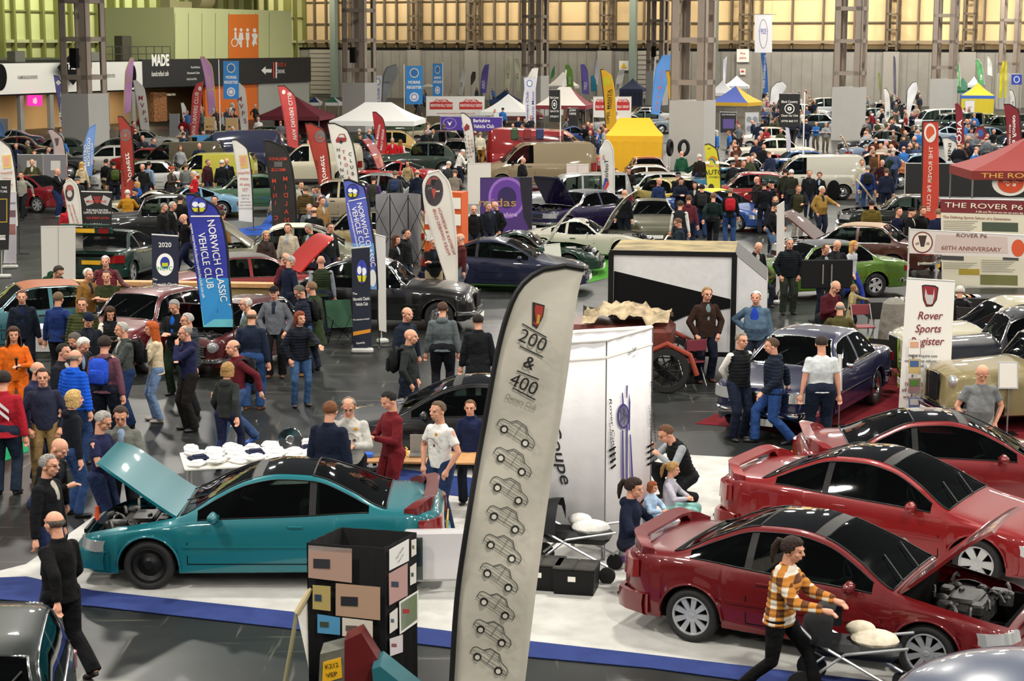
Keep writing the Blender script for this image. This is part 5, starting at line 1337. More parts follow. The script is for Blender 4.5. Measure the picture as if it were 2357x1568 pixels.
for (lab,base,l,r,pole,s1) in (('white feather flag with mirrored pale red lettering, between the green bodyshell and black flag',(584,530),[(534,322),(545,400),(550,508)],[(545,322),(570,345),(580,420),(583,512)],'R',562),
('white feather flag with mirrored pale red lettering cut by the left edge of the picture',(44,585),[(-12,322),(-8,400),(0,520)],[(0,320),(26,345),(38,420),(43,520)],'R',17)):
 feather(lab,base,l,r,'#d9d5cc',pole,[(c,s1-1+i*1.2,398+i*13,7,0,'#c4746a',dict(mir=True)) for i,c in enumerate(('Where','were','you in',"'72?"))]+[(c,s1+3,450+i*7.5,3.6,0,'#8a8580',dict(mir=True)) for i,c in enumerate(('50 YEARS','OF THE','NATIONAL','STREET ROD','ASSOCIATION'))],
[([(s1-12,358),(s1+8,356),(s1+10,386),(s1-8,388)],'#d7b765'),([(s1-8,362),(s1+4,360),(s1+5,380),(s1-6,382)],'#d99a86')])
feather('sheer pink and grey feather flag with a small shield emblem',(157,440),[(110,298),(122,340),(125,402)],[(122,297),(145,320),(152,360),(156,405)],'#b9a5a2','R',[],[([(122,358),(153,358),(156,405),(125,402)],'#b5686a'),([(126,318),(136,318),(134,334),(130,336)],'#5a4a4a')])
feather('light blue feather flag with white lettering running upwards at the left column',(196,440),[(204,296),(192,340),(188,420)],[(220,286),(216,340),(211,400),(208,420)],'#6f93cc','R',[('MAESTRO',197,362,7,87,W_,dict(fit=56)),('MONTEGO',205,350,7,87,W_,dict(fit=64)),('Owners Club',212,355,4,87,W_,dict(fit=50,shear=.3))],[([(189,404),(211,404),(208,420),(188,420)],'#4a8a4a')],edge='#6f93cc')
feather('purple feather flag with white Motor Club lettering leaning behind the left column casing',(155,330),[(123,173),(134,240),(144,300)],[(134,176),(147,205),(152,260),(153,305)],'#6c66a8','R',[('ley Motor Club',141,244,8,83,W_,dict(fit=94))],[([(128,190),(134,184),(141,190),(134,197)],W_)])
def slim(label,base,l,r,col,tx=None,pole='R',edge=None,**k):return feather(label,base,l,r,col,pole,tx,k.pop('pt',None),edge=edge,amp=.03,**k)
slim('pink feather flag with yellow border left of the small white MVPS flag',(286,300),[(300,133),(288,170),(284,268)],[(308,133),(304,200),(300,255)],'#b987b4',[('TYPE',294,180,6,-88,'#c9c04a')],'L','#c9c04a')
slim('curved pink feather flag with yellow border beside the bright blue pole banner',(499,300),[(460,131),(474,200),(479,262)],[(470,130),(488,155),(494,210),(499,270)],'#b987b4',[(c,481+i,180+i*9,5,0,'#c9c04a') for i,c in enumerate('XJS')]+[('CLUB',484,207,5,0,'#c9c04a')],'R','#c9c04a')
MV=lambda x,y,dx,dy,h:[(c,x+i*dx,y+i*dy,h,0,'#9c2c3a') for i,c in enumerate('MVPS')]
slim('white MVPS feather flag with red letters near the left column',(342,330),[(306,186),(316,250),(323,298)],[(314,185),(332,205),(340,260),(343,300)],'#e0ddd6',MV(324,226,4,17,11),'R','#e0ddd6')
slim('white MVPS feather flag behind the bright blue pole banner',(570,325),[(541,190),(548,250),(555,305)],[(548,189),(563,205),(569,260),(571,305)],'#e0ddd6',MV(552,228,4,17,11),'R','#e0ddd6')
slim('tiny white feather flag with two red letters left of the red drivers club flag',(431,300),[(416,238),(419,260),(421,284)],[(422,237),(428,250),(431,284)],'#e0ddd6',MV(424,262,1.5,9,6)[:2],'R','#e0ddd6')
for lab,base,l,r,tx in (('red feather flag with white DRIVERS CLUB lettering near the cafe',(441,335),[(452,194),(443,220),(439,312)],[(468,188),(463,240),(455,314)],(450,262,9,84,100)),
('salmon red feather flag with mirrored DRIVERS CLUB lettering by the maroon tent',(688,385),[(639,198),(652,270),(662,335)],[(655,197),(680,225),(686,280),(688,345)],(672,268,9,-84,110))):
 feather(lab,base,l,r,'#c54a48','L' if base[0]<500 else 'R',[('VIVA DRIVERS CLUB',tx[0],tx[1],tx[2],tx[3],W_,dict(fit=tx[4],mir=base[0]>500))],[(circ(460 if base[0]<500 else 653,204 if base[0]<500 else 212,4,5),W_)],edge='#c54a48' if base[0]<500 else '#111111')
feather('dark red feather flag reading HISTORIC MARATHON RALLY GROUP',(892,380),[(857,258),(863,310),(866,352)],[(866,258),(882,275),(889,310),(892,355)],'#a3262c','R',[('HISTORIC MARATHON',869,318,5,80,W_,dict(fit=62)),('RALLY GROUP',880,322,5,83,W_,dict(fit=48))])
feather('white feather flag with red and blue stripe, right of the silver estate car',(1414,520),[(1390,326),(1379,350),(1386,420),(1388,500)],[(1400,323),(1411,345),(1414,420),(1414,505)],'#d6d4ce','R',[('Toshim',1396,392,9,90,'#222222',dict(mir=True,fit=50)),('club',1389,362,5,90,RED,dict(mir=True))],[([(1388,440),(1400,412),(1402,424),(1388,450)],'#c23a30'),([(1387,430),(1392,410),(1400,410),(1388,438)],'#3a4d9c'),(circ(1399,471,14,5),'#6a6c70')],edge='#d6d4ce')
feather('bright yellow feather flag with a rainbow reading Thank You AUTO ANONYMOUS',(1660,500),[(1622,333),(1626,400),(1630,470)],[(1632,331),(1650,345),(1658,400),(1662,486)],'#c9c22c','R',[('Thank You',1641,382,5,0,'#b03a8c'),('AUTO',1642,397,12,0,K_),('ANONYMOUS',1643,408,4,0,K_,dict(fit=24)),('547',1632,342,4,0,K_)],
[([(1628+k*.6+(12-k*1.4)*(1-math.cos(t))+0,376-(16-k*1.8)*math.sin(t)) for t in [math.pi*j/10 for j in range(11)]]+[(1628+(k+1)*.6+(12-(k+1)*1.4)*(1-math.cos(t)),376-(16-(k+1)*1.8)*math.sin(t)) for t in [math.pi*(10-j)/10 for j in range(11)]],c) for k,c in enumerate(('#c23a30','#d98a2c','#3a9c4a','#3a4dac'))]+[(circ(1629,374,5,4),W_),(circ(1652,374,5,4),W_),(circ(1637,434,7,11),'#2a2526'),(circ(1637,437,4,6),'#9a6a50')])
feather('golden yellow feather flag with black lettering behind the yellow tent',(1389,370),[(1382,160),(1390,230),(1394,298)],[(1390,160),(1408,175),(1416,220),(1420,302)],'#d0a01c','L',[('OPEL MANTA',1401,246,7,88,K_,dict(fit=78)),('OWNERS CLUB',1407,228,3.5,88,K_,dict(fit=44))],[([(1388,178),(1404,175),(1405,196),(1390,198)],'#b8b01c')])
feather('light blue feather flag with pink letters left of the big column',(1500,310),[(1525,128),(1508,165),(1499,262)],[(1545,126),(1538,180),(1522,240),(1518,265)],'#5b93d8','L',[(c,1524-i*1.8,166+i*12,8,0,'#d06a6a') for i,c in enumerate('SCIMITAR')],edge='#5b93d8')
feather('blue feather flag with white lettering under the hanging white banner',(1768,250),[(1751,122),(1756,170),(1757,215)],[(1762,122),(1766,170),(1768,222)],'#3468b4','R',[('SAAB OWNERS CLUB',1760,165,5,88,W_,dict(fit=76))],edge='#3468b4')
feather('tall salmon banner flag with a round white badge beside the dark red tent',(2160,575),[(2124,280),(2122,400),(2120,508)],[(2160,279),(2161,400),(2160,505)],'#bf3f2e','L',[('THE ROVER P6 CLUB',2140,412,9,90,'#e7d9c9',dict(fit=150,mir=True))],[(circ(2141,306,14,22),'#e7e2d8'),(circ(2141,306,10,16),'#d0522a')],name='banner_flag',edge='#222222')
feather('dark red feather flag with four large white letters beside the black barrier',(2219,410),[(2198,240),(2201,300),(2204,350)],[(2204,238),(2214,252),(2218,300),(2220,352)],'#7d1f2c','R',[('AROC',2208,312,11,90,W_,dict(fit=72,mir=True))],edge='#7d1f2c')
feather('dark red feather flag with white script near the right edge',(2348,415),[(2310,240),(2317,300),(2320,354)],[(2325,240),(2345,255),(2350,300),(2354,355)],'#7a1d26','R',[('Alfa Romeo',2334,308,9,-88,W_,dict(fit=84,mir=True,shear=.3)),('OWNERS CLUB',2324,315,4,-88,W_,dict(fit=56,mir=True))])
feather('small dark red blade flag with a round blue badge',(2276,365),[(2248,293),(2243,310),(2256,350)],[(2262,291),(2272,305),(2278,352)],'#7d1f2c','R',[('ALFA ROMEO',2260,323,3,0,W_)],[(circ(2257,307,7,9),'#31569c')])
feather('white feather flag with black sideways lettering behind the black barrier',(2211,400),[(2170,318),(2173,345),(2177,374)],[(2182,317),(2202,330),(2210,376)],'#e0ddd6','R',[('MINI',2186,350,8,90,K_,dict(fit=40))])
# small far flags: (label, base, left, right, colour, letters, edge)
for a in [
('white and green feather flag with green field left of the dark green tent',(2210,225),[(2191,131),(2194,165),(2195,200)],[(2200,135),(2208,150),(2211,200)],'#4f9a5c',('MG CAR',2203,182,6,-88),'#e8e6e0'),
('white and green feather flag right of the green tent',(2266,225),[(2245,136),(2249,165),(2251,195)],[(2254,138),(2262,155),(2266,195)],'#5aa268',('MG',2258,178,6,-88),'#e8e6e0'),
('white feather flag with a small green badge near the last column',(2283,225),[(2272,131),(2273,150),(2273,172)],[(2277,132),(2283,150),(2284,175)],'#dfe4dc',None,'#e8e6e0'),
('yellow feather flag left of the last column base',(2299,250),[(2309,140),(2303,165),(2299,225)],[(2312,142),(2310,180),(2306,226)],'#cfc41e',None,'#cfc41e'),
('narrow yellow feather flag beside the last column',(2312,250),[(2315,140),(2313,170),(2312,225)],[(2318,142),(2318,180),(2316,226)],'#cfc41e',None,'#cfc41e'),
('grey purple feather flag on the far wall with a pale line of letters',(2061,240),[(2056,128),(2056,165),(2057,215)],[(2060,132),(2062,160),(2062,218)],'#5f5a6c',None,'#5f5a6c'),
('thin olive feather flag before the far wall',(2027,240),[(2021,168),(2022,185),(2023,205)],[(2024,168),(2027,185),(2027,206)],'#7d8a3c',None,'#7d8a3c'),
('grey teardrop flag with leaping emblem on a black edge near the white tent',(879,255),[(890,155),(882,175),(879,232)],[(912,148),(918,162),(905,195),(887,234)],'#a9abad',('DRIVE',890,190,4,0),'#111111'),
('pale grey teardrop flag with a swirl emblem by the cafe',(645,235),[(655,150),(645,165),(642,196)],[(668,147),(679,155),(674,180),(662,197)],'#aeb0b4',('PRESERVE',656,182,3,0),'#111111'),
('pink and white feather flag with yellow edge by the cafe',(690,250),[(692,132),(680,150),(665,220)],[(708,131),(703,170),(694,222)],'#b99ab8',None,'#c9c04a'),
('purple feather flag with large white letters before the far wall',(1356,250),[(1336,149),(1338,180),(1340,216)],[(1345,148),(1353,165),(1356,218)],'#6c5fae',('TRD',1348,198,7,90),'#6c5fae'),
('purple feather flag left of the striped tent',(1106,245),[(1116,150),(1109,170),(1105,215)],[(1126,148),(1123,180),(1119,214)],'#6c5fae',('ARD',1113,195,7,88),'#6c5fae'),
('white and yellow striped feather flag left of the pair',(1163,235),[(1170,134),(1164,160),(1160,205)],[(1176,132),(1175,165),(1172,205)],'#dcdcc0',('CLUB',1169,175,4,88),'#c9c04a'),
('white and yellow striped feather flag right of the pair',(1199,235),[(1181,135),(1184,165),(1188,208)],[(1190,134),(1197,155),(1200,210)],'#dcdcc0',('CLUB',1191,175,4,-88),'#c9c04a'),
('green and yellow feather flag by the striped tent',(1320,240),[(1301,150),(1303,175),(1305,200)],[(1309,149),(1317,165),(1320,200)],'#6fa23c',('CLUB',1311,185,5,-88),'#6fa23c'),
('small green feather flag left of the white tent peak',(1268,225),[(1276,152),(1270,165),(1267,183)],[(1277,152),(1277,168),(1274,178)],'#4f9a5c',None,'#4f9a5c'),
('thin white feather flag with purple edge before the wall',(1371,235),[(1373,135),(1369,155),(1367,190)],[(1375,137),(1377,165),(1376,196)],'#dcd8e4',None,'#6c5fae'),
('small teal feather flag beside the lettered purple flag',(1372,240),[(1360,175),(1360,190),(1361,211)],[(1366,174),(1371,185),(1373,210)],'#2f8aa8',None,'#2f8aa8'),
('white feather flag with a gold crest right of the yellow flag',(1418,240),[(1427,160),(1418,185),(1415,220)],[(1438,159),(1433,190),(1424,222)],'#e3e0da',('CAR',1422,200,5,85),'#e3e0da'),
('white feather flag with a gold crest left of the black square banner',(1205,300),[(1225,158),(1210,190),(1203,245)],[(1239,157),(1232,210),(1222,250)],'#e3e0da',('CAR',1212,225,6,85),'#e3e0da'),
('white feather flag with a gold crest right of the black square banner',(1293,290),[(1302,161),(1294,190),(1290,265)],[(1305,161),(1300,210),(1296,265)],'#e3e0da',None,'#e3e0da'),
('white feather flag with a gold crest left of the first purple flag',(1058,240),[(1068,157),(1060,180),(1055,218)],[(1073,158),(1070,190),(1064,220)],'#e3e0da',('CAR',1062,195,4,85),'#e3e0da'),
('dark small teardrop flag with a gold figure before the wall',(1085,225),[(1088,165),(1084,178),(1084,195)],[(1095,166),(1095,178),(1086,196)],'#4a3a34',None,'#222222'),
('white teardrop flag with a blue snake emblem left of the black county banner',(1771,270),[(1787,190),(1775,205),(1771,240)],[(1800,188),(1810,200),(1795,225),(1786,242)],'#dfe0e2',None,'#111111'),
('white teardrop flag with a blue snake emblem before the last-but-one column',(2087,300),[(2100,190),(2088,210),(2085,270)],[(2109,188),(2112,205),(2100,240),(2092,275)],'#dfe0e2',None,'#111111'),
('white and blue thin feather flag left of the long black banner pole',(1815,400),[(1808,294),(1810,340),(1811,390)],[(1815,296),(1819,330),(1820,390)],'#c9c6d4',None,'#c9c6d4'),
('white and blue feather flag behind the second column',(1669,240),[(1664,140),(1664,170),(1664,190)],[(1673,130),(1671,160),(1669,190)],'#dfe2ea',None,'#dfe2ea'),
('yellow and white 188 feather flag among the far right crowd',(2050,300),[(2034,204),(2036,230),(2038,280)],[(2040,203),(2048,220),(2051,282)],'#d9d6d0',('188',2044,264,7,88),'#111111'),
('white striped 188 feather flag beside the blue yellow tent',(2337,290),[(2323,208),(2325,230),(2326,265)],[(2330,207),(2336,225),(2338,268)],'#d9d6d0',('CLUB',2331,240,4,88),'#111111'),
('yellow feather flag partly behind the big column',(1536,330),[(1532,163),(1536,190),(1540,228)],[(1541,163),(1545,190),(1546,228)],'#d0a01c',None,'#111111'),
('white thin feather flag above the striped tent',(1505,250),[(1507,131),(1505,165),(1503,200)],[(1510,131),(1510,170),(1508,205)],'#dfdfe6',None,'#dfdfe6'),
('pale blue feather flag at the left edge of the picture',(12,345),[(-8,280),(-6,300),(-6,322)],[(2,279),(9,295),(11,322)],'#6f93cc',None,'#6f93cc')]:
 lab,base,l,r,col,t,e=a;feather(lab,base,l,r,col,'R' if r[0][0]-l[0][0]<14 and l[-1][0]>=l[0][0] else 'L',[(*t,'#2a2a40' if col[1] in 'deac' else W_)] if t else [],edge=e,amp=.03)
def polebanner(label,polex,base_y,rect,col,texts,patches,arm=True):
 g=G(polex,base_y);pl=Plane((g.x,g.y));root=thing('banner_on_pole',pl.p,0,label,'banner');flat(pl,rectpx(*rect),'banner_cloth',M['plain'],root,col,off=.02)
 z=pl.at(polex,rect[1]-4)[1];mb=MB();mb.tube((0,0,0),(0,0,z),.03);mb.obj('pole',M['white'],root)
 mb=MB();mb.box((0,0,.02),(.6,.6,.04));mb.obj('base_plate',M['black'],root)
 a,b=pl.at(rect[0],rect[1]);a2,_=pl.at(rect[2],rect[1]);mb=MB();mb.tube((a,0,b),(a2,0,b),.018);mb.obj('arm',M['steel'],root)
 deco(pl,texts,patches,root,None,.03)
MR=lambda x0,y0,x1,y1,mir=False:([('MORRIS',(x0+x1)/2,y0+(y1-y0)*.43,(y1-y0)*.075,0,W_,dict(fit=(x1-x0)*.7,mir=mir,bold=.04)),('REGISTER',(x0+x1)/2,y0+(y1-y0)*.56,(y1-y0)*.075,0,W_,dict(fit=(x1-x0)*.88,mir=mir,bold=.04))],
[(circ((x0+x1)/2,y0+(y1-y0)*.18,(x1-x0)*.27,(y1-y0)*.125),'#e5d9a8'),(circ((x0+x1)/2,y0+(y1-y0)*.18,(x1-x0)*.22,(y1-y0)*.10),'#2f6fb8'),(circ((x0+x1)/2,y0+(y1-y0)*.81,(x1-x0)*.27,(y1-y0)*.12),'#e0e0e6'),(circ((x0+x1)/2,y0+(y1-y0)*.81,(x1-x0)*.19,(y1-y0)*.085),'#8a9ad0'),(circ((x0+x1)/2,y0+(y1-y0)*.81,(x1-x0)*.12,(y1-y0)*.05),W_)])
polebanner('bright blue club banner on a tall white pole by the cafe',508,345,(514,141,550,228),'#2f86cf',*MR(514,141,550,228))
polebanner('bright blue club banner on a white pole beside the white tent',931,300,(934,152,973,240),'#2f86cf',*MR(934,152,973,240))
polebanner('smaller mirrored bright blue club banner on a white pole',1019,285,(996,147,1018,222),'#2f86cf',*MR(996,147,1018,222,True))
BC=lambda cx,y0,y1,w,tel=True:([('Black Country',cx,y0+(y1-y0)*.24,(y1-y0)*.075,0,W_,dict(fit=w*.78)),('Classic Car Club',cx,y0+(y1-y0)*.66,(y1-y0)*.065,0,W_,dict(fit=w*.8)),('07792 868 717',cx,y0+(y1-y0)*.83,(y1-y0)*.06,0,W_,dict(fit=w*.78))],[(circ(cx,y0+(y1-y0)*.45,w*.24,(y1-y0)*.15),W_),(circ(cx,y0+(y1-y0)*.45,w*.2,(y1-y0)*.125),'#101010'),(circ(cx,y0+(y1-y0)*.45,w*.1,(y1-y0)*.06),W_),(circ(cx,y0+(y1-y0)*.45,w*.04,(y1-y0)*.025),'#101010')])
polebanner('black square banner with white wheel emblem on a tall pole, right of the big column',1846,440,(1793,216,1841,292),'#0f0f10',*BC(1817,216,292,48))
polebanner('black banner with white wheel emblem on a tall pole, before the striped tent',1289,420,(1264,207,1289,281),'#0f0f10',*BC(1276,207,281,25))
# hanging white PRIDE banner
g=G(1757,260);pl=Plane((g.x,g.y));root=thing('hanging_banner',pl.p,0,'white hanging banner with a winged PRIDE emblem under the roof','banner')
flat(pl,rectpx(1737,34,1777,121),'banner_cloth',M['plain'],root,'#e4e2e6');a,b=pl.at(1737,33);a2,_=pl.at(1777,33)
mb=MB();mb.tube((a-.4,0,b),(a2+.4,0,b),.03);mb.obj('arm',M['steel'],root)
for aa in (a,a2):mb=MB();mb.tube((aa,0,b),(aa,0,17),.012);mb.obj('cable',M['steel'],root)
deco(pl,[('PRIDE',1757,73,13,0,'#5a58b8',dict(fit=13))],[(circ(1757,78,10,34),'#8a8a90'),(circ(1757,78,8.5,32),'#e4e2e6'),([(1746,66),(1749,80),(1748,86)],'#8a8a90'),([(1768,66),(1765,80),(1766,86)],'#8a8a90')],root,None)
# ---- roller banners and sign boards
banner('tall white roller banner with a red Viking shield and dark red lettering',(2128,960),[(2087,641),(2198,648),(2183,948),(2068,938)],'#e3e1dc',
[('Rover',2139,727,19,0,'#7a2228',dict(fit=58,shear=.25)),('Sports',2135,757,19,0,'#7a2228',dict(fit=60,shear=.25)),('Register',2132,786,19,0,'#7a2228',dict(fit=78,shear=.25)),('Please enquire now',2124,819,7,-1,K_,dict(fit=66)),('membership information',2128,831,7,-1,K_,dict(fit=92)),('available here',2126,842,7,-1,K_,dict(fit=52)),
('The ACTIVE Club for',2125,885,8,-1,'#7a2228',dict(fit=90,shear=.2)),('all Rover enthusiasts',2122,898,8,-1,'#7a2228',dict(fit=94,shear=.2)),('www.thersr.co.uk',2121,914,9,-1,'#7a2228',dict(fit=88,shear=.2))],
[([(2121,657),(2128,655),(2152,657),(2160,662),(2156,690),(2146,705),(2131,706),(2124,690)],'#1d1718'),([(2123,660),(2129,658),(2151,660),(2157,664),(2154,689),(2145,702),(2132,703),(2126,689)],'#8a2028'),
([(2130,663),(2134,678),(2147,679),(2150,663),(2150,682),(2146,699),(2140,701),(2133,699),(2128,682)],'#b9b6b6')])
g=P(2104,968);pl=Plane((g.x,g.y));root=thing('leaflet_rack',pl.p,0,'clear leaflet rack with four photo cards in front of the white Viking banner','leaflet rack')
for q,(c1,c2) in enumerate((('#d0a080','#e4e2dc'),('#3a5a8c','#b9a06a'),('#4a7a2a','#8a6a6c'),('#b9b6b0','#5a6a9c'))):
 y=782+q*44;flat(pl,rectpx(2091,y,2119,y+36),'leaflet_pocket',M['clearlens'],root,off=.0);flat(pl,rectpx(2091,y+1,2117,y+34),'photo_card',cmat(c2),root,off=.015,thick=.003);flat(pl,rectpx(2094,y+4,2114,y+18),'picture',cmat(c1),root,off=.02,thick=.003)
mb=MB();mb.tube((-.05,.03,0),(-.05,.03,pl.at(2104,790)[1]),.015);mb.obj('stand',M['steel'],root)
banner('white blank-backed roller banner in front of the dark green hatchback',(135,668),[(94,522),(174,521),(174,660),(97,662)],'#c9c6be',[],[([(133.5,522),(135.5,522),(135.5,660),(133.5,660)],'#a5a29a')])
banner('black roller banner with crossed flags about drag racing event dates',(225,640),[(187,441),(258,443),(256,630),(190,630)],'#161414',
[('MELBOURNE',222,464,6,0,'#c23a30',dict(fit=46)),('THE DRAG RACING',224,484,5,0,W_,dict(fit=50)),('CAPITAL OF THE NORTH',224,489.8,5,0,W_,dict(fit=63)),('2023 EVENT DATES:',225,502,5,0,'#c23a30',dict(fit=53)),('April 15/16th',216,517,6,0,W_,dict(fit=42)),('May 13/14th',216,526,6,0,W_,dict(fit=40)),('October 7/8th',217,570,6,0,W_,dict(fit=42))],
[([(193,457),(210,449),(216,468),(200,474)],'#b9b6b0'),([(255,457),(238,449),(232,468),(248,474)],'#b9b6b0'),([(213,452),(235,452),(224,470)],'#8c2c30')])
banner('black banner with a yellow frame cut by the left edge',(8,640),[(-20,414),(25,414),(20,575),(-20,575)],'#1b1a19',[('THE',10,432,5,0,W_),('FUTURE',5,441,5,0,W_),('MASTER',4,546,6,0,K_,dict(fit=22))],[([(-20,458),(17,457),(17,512),(-20,512)],'#c9a02c'),([(-20,460),(15,459),(15,510),(-20,510)],'#1b1a19'),([(-20,542),(13,541),(13,552),(-20,552)],W_)])
banner('pale printed roller banner with small car photos near the left edge',(32,618),[(20,443),(38,443),(38,606),(8,606)],'#cfc9d0',[('REGISTER',28,468,4,0,K_,dict(fit=16))],[([(20,484),(36,484),(36,500),(20,500)],'#7a5a60'),([(20,516),(36,516),(36,540),(20,540)],'#a06a66')])
banner('pale yellow blank roller banner between the green bottle car and beige van',(1103,500),[(1076,377),(1130,376),(1130,470),(1076,470)],'#cfcac2')
banner('pink blank-backed roller banner in front of the silver estate car',(1329,500),[(1304,379),(1355,379),(1355,447),(1303,447)],'#cdbfba',[],[([(1328.5,379),(1330,379),(1330,447),(1328.5,447)],'#a89a96')])
banner('tall white roller banner edge-on right of the blue feather flags',(880,790),[(864,540),(887,546),(889,765),(872,760)],'#d6d3cb',yaw=25)
banner('white roller banner leaning over behind the coupes by the trailer',(1276,640),[(1252,565),(1289,561),(1294,608),(1258,612)],'#d3d0ca')
banner('narrow white roller banner standing left of the lime green car',(1795,700),[(1788,476),(1805,464),(1806,640),(1786,680)],'#cfccc6',yaw=20)
banner('purple banner wall with a glowing ring and gold lettering',(1165,560),[(1105,410),(1225,408),(1225,540),(1105,545)],'#42266c',[('midas',1145,467,19,0,'#a57f4a',dict(fit=86)),('berkshire',1160,494,10,0,'#c9b0d8',dict(fit=60))],
[(circ(1167,455,43,48),'#8f63b8'),(circ(1167,455,37,41),'#5d3490'),(circ(1167,455,22,25),'#2a1650'),([(1195,409),(1224,409),(1224,540),(1205,500)],'#120c20')],frame='#222222')
banner('white double banner reading HISTORIC MARATHON RALLY GROUP twice in red',(1047,300),[(981,222),(1115,222),(1114,267),(981,267)],'#dcd9d3',[('HISTORIC',1016,232,7,0,W_,dict(fit=28)),('MARATHON RALLY GROUP',1016,243,7,0,W_,dict(fit=50)),('HISTORIC',1084,232,7,0,W_,dict(fit=28)),('MARATHON RALLY GROUP',1084,243,7,0,W_,dict(fit=50)),('www.historicmarathonrallygroup.co.uk',1049,261,4,0,RED,dict(fit=88))],
[([(989,236),(999,234),(1003,228),(1029,228),(1033,234),(1042,236),(1042,252),(989,252)],RED),([(1057,236),(1067,234),(1071,228),(1097,228),(1101,234),(1110,236),(1110,252),(1057,252)],RED)],name='rally_banner',foot=False,posts=1)
banner('white double banner with red rally signs behind the yellow flag',(1409,320),[(1366,223),(1453,223),(1452,273),(1366,270)],'#dcd9d3',[('HISTORIC',1384,232,6,0,W_,dict(fit=22)),('RALLY GROUP',1384,246,6,0,W_,dict(fit=24)),('HISTORIC',1434,232,6,0,W_,dict(fit=22)),('RALLY GROUP',1434,246,6,0,W_,dict(fit=26))],
[([(1370,236),(1374,228),(1394,228),(1398,236),(1398,254),(1370,254)],RED),([(1420,236),(1424,228),(1444,228),(1449,236),(1449,254),(1420,254)],RED)],name='rally_banner',foot=False,posts=1)
banner('purple banner reading West Berkshire Classic Vehicle Club in white',(1085,345),[(1014,268),(1156,270),(1154,303),(1015,299)],'#44288a',[('West Berkshire',1096,278,8,0,W_,dict(fit=64)),('Classic Vehicle Club',1100,291,9,0,W_,dict(fit=74))],[(circ(1035,284,16,13),'#8a76b8'),(circ(1035,284,14,11),'#44288a'),([(1029,278),(1035,290),(1041,278),(1035,284)],W_)],name='club_banner',foot=False,posts=1)
banner('white banner reading 60TH ANNIVERSARY with two round badges',(2230,690),[(2094,528),(2400,545),(2400,596),(2092,583)],'#d3cfc9',[('ROVER P6',2236,543,9,-2,'#6a4038',dict(fit=70)),('60TH ANNIVERSARY',2235,573,10,-2,'#7a4a3a',dict(fit=138)),('60',2111,561,6,0,K_),('30',2135,561,6,0,K_)],
[(circ(2123,558,24,25),'#6a2a2a'),(circ(2123,558,21,22),'#ddd6c4'),([(2113,542),(2133,542),(2127,568),(2119,568)],'#3a2a22'),(circ(2343,571,15,20),'#c9522a'),([(2155,540),(2318,545),(2320,583),(2150,580)],'#c3b5ad')],name='club_banner',foot=False,posts=1)
banner('large cream display wall with car photos under a dark red header',(2280,662),[(2165,458),(2420,462),(2420,664),(2168,658)],'#cfc9b4',[('THE ROVER P6',2264,475,12,-2,'#e4dcc8',dict(fit=180,bold=.0)),('A 60s and 70s icon you can use every day',2300,489,5,-2,'#e4dcc8',dict(fit=110)),('The Defining Sports Saloon of a Generation',2248,502,6,-2,'#7a2a22',dict(fit=156))],
[([(2165,458),(2420,464),(2420,496),(2164,489)],'#6c1a20'),([(2260,511),(2343,513),(2343,534),(2260,532)],'#3f4a3a'),([(2167,588),(2218,590),(2218,600),(2167,598)],'#3f3f40'),([(2207,619),(2254,619),(2254,633),(2207,632)],'#a08a2c'),([(2256,632),(2342,634),(2342,657),(2256,655)],'#6a6a3c'),([(2308,592),(2344,594),(2344,600),(2308,598)],'#3f3f40')]+
[([(2171,508+i*4.2),(2250-(i*7) % 19,509+i*4.2),(2250-(i*7) % 19,510.4+i*4.2),(2171,509.4+i*4.2)],'#8a8676') for i in range(6)]+[([(2171,604+i*4.2),(2248-(i*7) % 29,605+i*4.2),(2248-(i*7) % 29,606.2+i*4.2),(2171,605.2+i*4.2)],'#9a9686') for i in range(4)]+[([(2258,598+i*4.2),(2338-(i*5) % 23,599+i*4.2),(2338-(i*5) % 23,600.2+i*4.2),(2258,599.2+i*4.2)],'#9a9686') for i in range(7)],name='display_wall',foot=False)
banner('black low screen with pale rails beside the dark red tent',(2230,480),[(2085,376),(2370,378),(2370,455),(2085,452)],'#0d0d0d',name='black_barrier',cat='barrier',foot=False,posts=1)
for i,(px_,py_,w_,h_,c_,lab) in enumerate(((70,440,60,62,'#6a6867','grey display board with a red shield, left of the sheer pink flag'),(125,440,60,62,'#77757a','grey display board behind the sheer pink flag'),(0,340,50,45,'#8a8c8e','pale grey display board at the far left below the cafe'),(420,325,24,40,'#8f9194','small pale grey board beside the red drivers club flag'))):
 banner(lab,(px_+w_/2-30,py_),[(px_-30,py_-h_-22),(px_+w_-32,py_-h_-22),(px_+w_-32,py_-8),(px_-30,py_-8)],c_,[],[([(px_-8,py_-h_-8),(px_+14,py_-h_-8),(px_+14,py_-h_+14),(px_-8,py_-h_+14)],'#c9c6c0')] if i<2 else None,name='display_board',foot=False,posts=1)
banner('poster on the left column reading KEEP UP WITH THE TIMES above a red car',(183,352),[(158,268),(208,268),(208,340),(158,340)],'#b9ada0',[('KEEP UP',170,293,4,0,K_,dict(fit=20)),('WITH THE TIMES',180,300,4,0,K_,dict(fit=38))],[([(160,271),(182,271),(182,288),(160,288)],'#2a1a18'),([(162,312),(180,304),(205,318),(200,334),(180,330),(164,322)],'#8c1f1c')],name='poster',cat='poster',foot=False)
banner('black JOIN HERE roller banner under the striped tent',(1318,310),[(1306,249),(1330,249),(1330,292),(1306,292)],'#17171b',[('JOIN',1318,254,5,0,W_),('HERE',1318,262,5,0,W_)])
banner('white upright banner with purple lettering left of the black wheel banner',(1219,320),[(1206,179),(1233,178),(1233,288),(1211,288)],'#dcdae2',[('Owners Club',1214,248,6,90,'#4a3f9c',dict(fit=74)),('Morris Minor',1227,245,6,90,'#4a3f9c',dict(fit=70))],[(circ(1219,192,7,8),'#4a7ac0'),(circ(1219,192,5,6),W_)])
